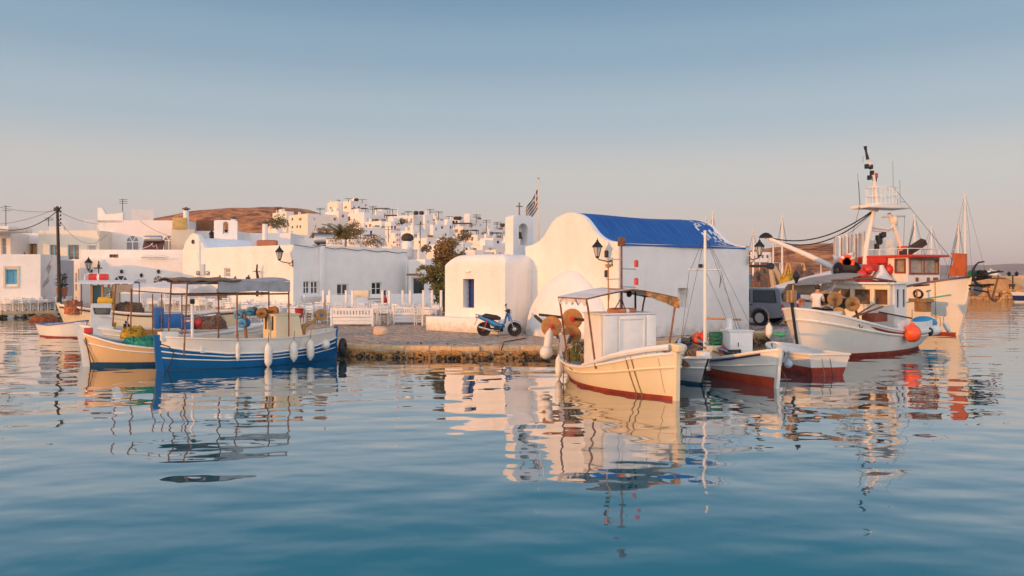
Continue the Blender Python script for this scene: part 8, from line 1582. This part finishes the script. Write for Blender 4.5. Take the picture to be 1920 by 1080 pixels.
# ================= yachts moored behind, far quay gear
YG = 'sailing yachts moored behind the trawler'
def yacht(label, px, pyt, Y, hullpx, rz=80, lean=0.0, sail=False):
    o = thing('sailing_yacht', label, 'sailing yacht', (PX(px, Y), Y, 0), R(rz), YG); h = ZY(pyt, Y); m = MB()
    def hl(u, v):
        q = 2 * u - 1; w = 1.5 * (1 - abs(q) ** 2.6 if q > 0 else 1 - .35 * q * q); z = lerp(-.2, 1.1 + .35 * max(0, q), v); return Vector((q * 4.6 + .5 * v * (q ** 5 if q > 0 else 0), w * (.7 + .3 * v), z))
    for s_ in (-1, 1): m.grid(lambda u, v: Vector((hl(u, v).x, s_ * hl(u, v).y, hl(u, v).z)), 18, 4)
    m.grid(lambda u, v: Vector((hl(u, 1).x, lerp(-1, 1, v) * hl(u, 1).y, hl(u, 1).z - .04)), 18, 4); m.grid(lambda u, v: Vector((hl(0, u).x, lerp(-1, 1, v) * hl(0, u).y, hl(0, u).z)), 4, 4); m.build('hull', farw, o, 40)
    m = MB(); m.box((.2, 0, 1.35), (3.4, 1.5, .55), bev=.12); m.build('cabin', farw, o, 40); sc_ = Y / 70
    m = MB(); m.tube([(.4, 0, 1.0), (.4 - lean, 0, h)], [.10 * sc_, .07 * sc_], 8); m.tube([(.4, -.7, h * .62), (.4, .7, h * .62)], .03 * sc_, 5); m.build('mast', farw, o, 40); m = MB(); m.tube([(.4, 0, 2.1), (-3.4, 0, 2.2)], [.11, .09], 7); m.build('boom', navy if sail else farw, o, 40)
    m = MB()
    for a, c_ in (((.4 - lean, 0, h), (4.9, 0, 1.5)), ((.4 - lean, 0, h), (-4.5, 0, 1.1)), ((.4, .7, h * .62), (.4, 1.4, 1.1)), ((.4, -.7, h * .62), (.4, -1.4, 1.1)), ((.4 - lean, 0, h * .97), (.4, .7, h * .62)), ((.4 - lean, 0, h * .97), (.4, -.7, h * .62))): m.tube([a, c_], .012 * sc_, 4)
    if sail: m.tube([(.4 - lean, 0, h * .9), (4.7, 0, 1.7)], .05, 5)
    m.build('rigging', iron, o, 0); return o
yacht('yacht with the tallest white mast right of the trawler wheelhouse', 1813, 363, 122, 0, 100); yacht('yacht with a leaning pale mast left of the tallest mast', 1797, 418, 126, 0, 80, .5, True); yacht('yacht with a dark stay and medium mast above the trawler roof', 1718, 402, 95, 0, 85, 0, True); yacht('yacht with a short mast right of the trawler tower', 1750, 424, 100, 0, 95)
yacht('yacht with a slender mast left of the boom end', 1412, 431, 100, 0, 70); yacht('yacht with a tall thin mast crossing the trawler boom', 1468, 404, 104, 0, 85); yacht('yacht with a short slim mast before the right brown hill', 1452, 455, 110, 0, 95); yacht('yacht with twin stays above the far roof end of the chapel', 1337, 397, 100, 0, 80); yacht('yacht with a short mast beside the twin stays', 1325, 408, 105, 0, 90)
FB = 'white boats moored beyond the pickup'
for i, (px, Y, w_, lb) in enumerate(((1545, 96, 7, 'white cabin cruiser moored under the trawler boom'), (1512, 104, 6, 'small white motor boat left of the white cruiser'), (1430, 84, 6, 'cream motor boat beyond the pickup roof'), (1466, 98, 5, 'small motor boat between the steel arms'))):
    o = thing('motor_boat', lb, 'boat', (PX(px, Y), Y, .0), R(10 + 9 * i), FB); m = MB(); 
    for s_ in (-1, 1): m.grid(lambda u, v: Vector(((2 * u - 1) * w_ / 2, s_ * 1.3 * (1 - max(0, 2 * u - 1) ** 2.4) * (.75 + .25 * v), lerp(-.2, 1.35 + .4 * u, v))), 14, 3)
    m.grid(lambda u, v: Vector(((2 * u - 1) * w_ / 2, lerp(-1, 1, v) * 1.3 * (1 - max(0, 2 * u - 1) ** 2.4), 1.3 + .4 * u)), 14, 4); m.build('hull', farw, o, 40); m = MB(); m.box((-.3, 0, 2.2), (w_ * .45, 1.9, 1.3), bev=.18); m.build('cabin', farw, o, 40); m = MB()
    for k in range(4): m.box((-.3 - w_ * .16 + k * w_ * .11, -.96, 2.4), (w_ * .07, .03, .4))
    m.build('pane', glass, o, 0)
    m = MB(); m.tube([(-.4, 0, 2.8), (-.4, 0, 4.3)], .05, 6); m.build('mast', farw, o, 0)
for px, Y, lb in ((1478, 74, 'left yellow A-frame gantry beyond the pickup'), (1505, 78, 'right yellow A-frame gantry beyond the pickup')):
    o = thing('gantry', lb, 'gantry', (PX(px, Y), Y, QZ)); zt_ = ZY(493, Y) - QZ; m = MB()
    for sx in (-1, 1): m.tube([(sx * .9, 0, 0), (sx * .08, 0, zt_)], .10, 6)
    m.tube([(-.45, 0, zt_ * .5), (.45, 0, zt_ * .5)], .06, 6); m.build('frame', mat('ochre_steel', (.50, .28, .08), .6, var=.2), o, 40)
o = thing('crane_arm', 'tan folded loader arm beyond the pickup roof', 'crane', (PX(1447, 60), 60, QZ)); m = MB(); a_, b_2, c_2 = Vector((.4, 0, 0)), Vector((-.1, 0, ZY(499, 60) - QZ)), Vector((1.4, 0, .9)); m.tube([a_, b_2], [.24, .18], 8); m.tube([b_2 + Vector((.15, 0, .05)), c_2], [.20, .24], 8); m.build('arm', mat('tan_steel', (.46, .36, .25), .6, var=.15), o, 40); m = MB(); m.lathe([(.26, -.2), (.26, .2)], 14, Matrix.Translation(b_2) @ Matrix.Rotation(R(90), 4, 'X')); m.box((-.9, 0, ZY(499, 60) - QZ), (1.5, .3, .2)); m.build('sheave', iron, o, 40)
o = thing('fishing_boat_tent', 'pale sloping tarpaulin roof beyond the pickup', 'tarpaulin', (PX(1510, 52), 52, QZ)); m = MB(); zr_, zl_ = ZY(503, 52) - QZ, ZY(536, 52) - QZ; m.sheet(lambda u, v: (lerp(PX(1452, 52), PX(1575, 52), u) - PX(1510, 52), lerp(-1.5, 1.5, v), lerp(zl_, zr_, u ** .9) - .2 * abs(2 * v - 1)), 14, 6, (0, 0, -.03)); m.build('cloth', canvasw, o, 60)
for x in (-1.8, 2.0): m = MB(); m.tube([(x, 0, 0), (x, 0, lerp(zl_, zr_, (x + 2.0) / 4.3))], .05, 6); m.build('post', wood, o, 0)
for k, (px, py, Y, mt_, d_, lb) in enumerate(((1424, 526, 55, netr, 1.6, 'brown net heap left beyond the pickup'), (1476, 522, 58, nety, 1.5, 'ochre net heap beside the loader arm'), (1500, 515, 72, netr, 3.4, 'brown net heap under the right gantry'), (1440, 516, 76, netr, 3.0, 'dark net heap behind the loader arm'), (1575, 545, 44, netg, 1.2, 'green net heap behind the man in white'), (1408, 530, 60, mat('blue_net', (0, 0, 0)), 1.6, 'blue net heap at the chapel corner'))):
    p = P(px, py, Y); netpile(lb, (p.x, p.y, QZ), d_, d_ * .7, max(.4, ZY(py - 8, Y) - QZ), mt_, 70 + k, .3, 10)
o = thing('gas_cylinder', 'tall dark green post beside the chapel corner', 'post', (PX(1429, 58), 58, QZ)); m = MB(); m.lathe([(.14, 0), (.14, ZY(510, 58) - QZ), (.001, ZY(509, 58) - QZ)], 12); m.build('post', green, o, 40)
# stern harbour wall at far right
wallm = plaster('sand_wall', (.60, .41, .23), (.40, .25, .12), .5); JY = 92
m = MB(); y0_ = JY; x0_, x1_ = PX(1772, JY), PX(2150, JY)
m.box(((x0_ + x1_) / 2, JY + 9.5, .55), (x1_ - x0_, 16, 1.1)); o = m.build('jetty', wallm, smooth=0); tag(o, 'rock edged jetty at the far right of the harbour', kind='structure')
m = MB(); m.prism([(PX(1755, 108), -1), (PX(2300, 96), -1), (PX(2300, 96), ZY(512, 96)), (PX(1900, 102), ZY(518, 102)), (PX(1830, 105), ZY(522, 105)), (PX(1755, 108), ZY(527, 108))], 1.6, Matrix.Translation((0, 110, 0)) @ Matrix.Rotation(R(90), 4, 'X')); o = m.build('harbour_wall', wallm, smooth=0); tag(o, 'long sunlit sandy harbour wall at the far right', 'wall')
o = thing('sand_mound', 'sunlit sandy earth mound on the jetty', 'mound', (PX(1865, 98), 98, .9)); m = MB(); m.grid(lambda u, v: (lerp(-5.2, 2.2, u), lerp(-3, 3, v), max(0, math.sin(math.pi * min(1, u * 1.02)) ** .35 * math.sin(math.pi * v) ** .4) * 2.0 + .15 * noise.noise(Vector((u * 6, v * 5, 2)))), 24, 12); m.build('earth', mat('sand_earth', (.46, .25, .10), .95, var=.25, vscale=2, bump=.05, bscale=4), o, 60)
jrock = mat('jetty_rock', (.24, .10, .03), .9, vscale=3, col2=(.62, .36, .14), cut=(.35, .6), bump=.05, bscale=6); jrocks = [rock(k).mesh('jetty_rock', jrock, 50) for k in range(8)]
for k in range(170):
    x = lerp(x0_, PX(1925, JY), k / 170) + rnd.uniform(-.1, .1); zz = rnd.choice((.05, .4, .8)); s_ = rnd.uniform(.5, .95)
    q = bpy.data.objects.new('boulder', jrocks[k % 8]); sc.collection.objects.link(q); q.parent = o if False else bpy.data.objects['jetty']; q.location = (x, JY + .75 + zz * .45, zz); q.rotation_euler = (rnd.uniform(-.5, .5), rnd.uniform(-.5, .5), rnd.uniform(0, 6)); q.scale = (s_ * 1.3, s_ * .9, s_ * .7)
o = thing('street_lamp', 'twin headed black lamp post on the far right jetty', 'street lamp', (PX(1909, 94), 95, 1.1)); hh = ZY(517, 95) - 1.1; m = MB(); m.tube([(0, 0, 0), (0, 0, hh)], .08, 7); m.tube([(-.45, 0, hh), (.45, 0, hh)], .05, 6); m.build('pole', iron, o, 40)
for sx in (-1, 1): m = MB(); m.lathe([(.10, hh - .05), (.22, hh + .25), (.26, hh + .28), (.05, hh + .5), (.001, hh + .55)], 8, T((sx * .45, 0, 0))); m.build('lamp_head', iron, o, 40)
o = thing('information_board', 'dark sign board on posts beside the twin lamp', 'sign', (PX(1907, 93), 94, 1.1)); m = MB(); m.box((0, -.05, ZY(535, 94) - 1.1), (.75, .06, .32)); m.build('board', dkwood, o, 0)
for sx in (-1, 1): m = MB(); m.box((sx * .25, 0, (ZY(535, 94) - 1.1) / 2), (.06, .05, ZY(535, 94) - 1.1)); m.build('post', dkwood, o, 0)
o = thing('slip_railing', 'white sloping railing at the top of the harbour wall', 'railing', P(1863, 517, 104)); m = MB(); m.tube([(-.45, 0, 0), (-.45, 0, .95), (.9, 0, .05)], .06, 6); m.tube([(-.45, 0, .5), (.3, 0, .02)], .04, 6); m.build('rail', white, o, 40)
o = thing('white_shelter', 'low white shelter left of the sloping railing', 'shelter', P(1845, 521, 105)); m = MB(); m.box((0, 0, .45), (2.3, 2, 1.0), bev=.05); m.build('wall', white, o, 0)
b = Boat('motor_boat', 'white boat with a navy hull band cut off at the right edge', (PX(1902, 82), 82), (PX(1980, 83), 83), 2.2, [(0, .9), (1, 1.0)], group=FB, transom=.9, rb=.4); b.hull([(cst(-.2), cst(.16), whiteb, 'hull_bottom', 2), (cst(.16), lambda t: b.sheer(t) * .72, navy, 'hull', 3), (lambda t: b.sheer(t) * .72, b.sheer, white, 'hull_top', 2)]); b.cap(white, .2, .08); b.part('cabin', white, lambda m: m.box((-.6, 0, 1.3), (2.0, 1.4, .8), bev=.1))
# ---------------------------------------------------------------- the evening air
hv = bpy.data.materials.new('evening_haze'); hv.use_nodes = True; t = hv.node_tree; t.nodes.clear(); o_ = t.nodes.new('ShaderNodeOutputMaterial'); v_ = t.nodes.new('ShaderNodeVolumePrincipled')
v_.inputs['Color'].default_value = (.86, .84, .88, 1); v_.inputs['Density'].default_value = .00010; t.links.new(v_.outputs[0], o_.inputs['Volume'])
m = MB(); m.box((0, 5500, 60), (17000, 13000, 126)); hz_ = m.build('haze', hv, smooth=0); hz_['kind'] = 'stuff'; hz_['label'] = 'thin evening haze over the bay'
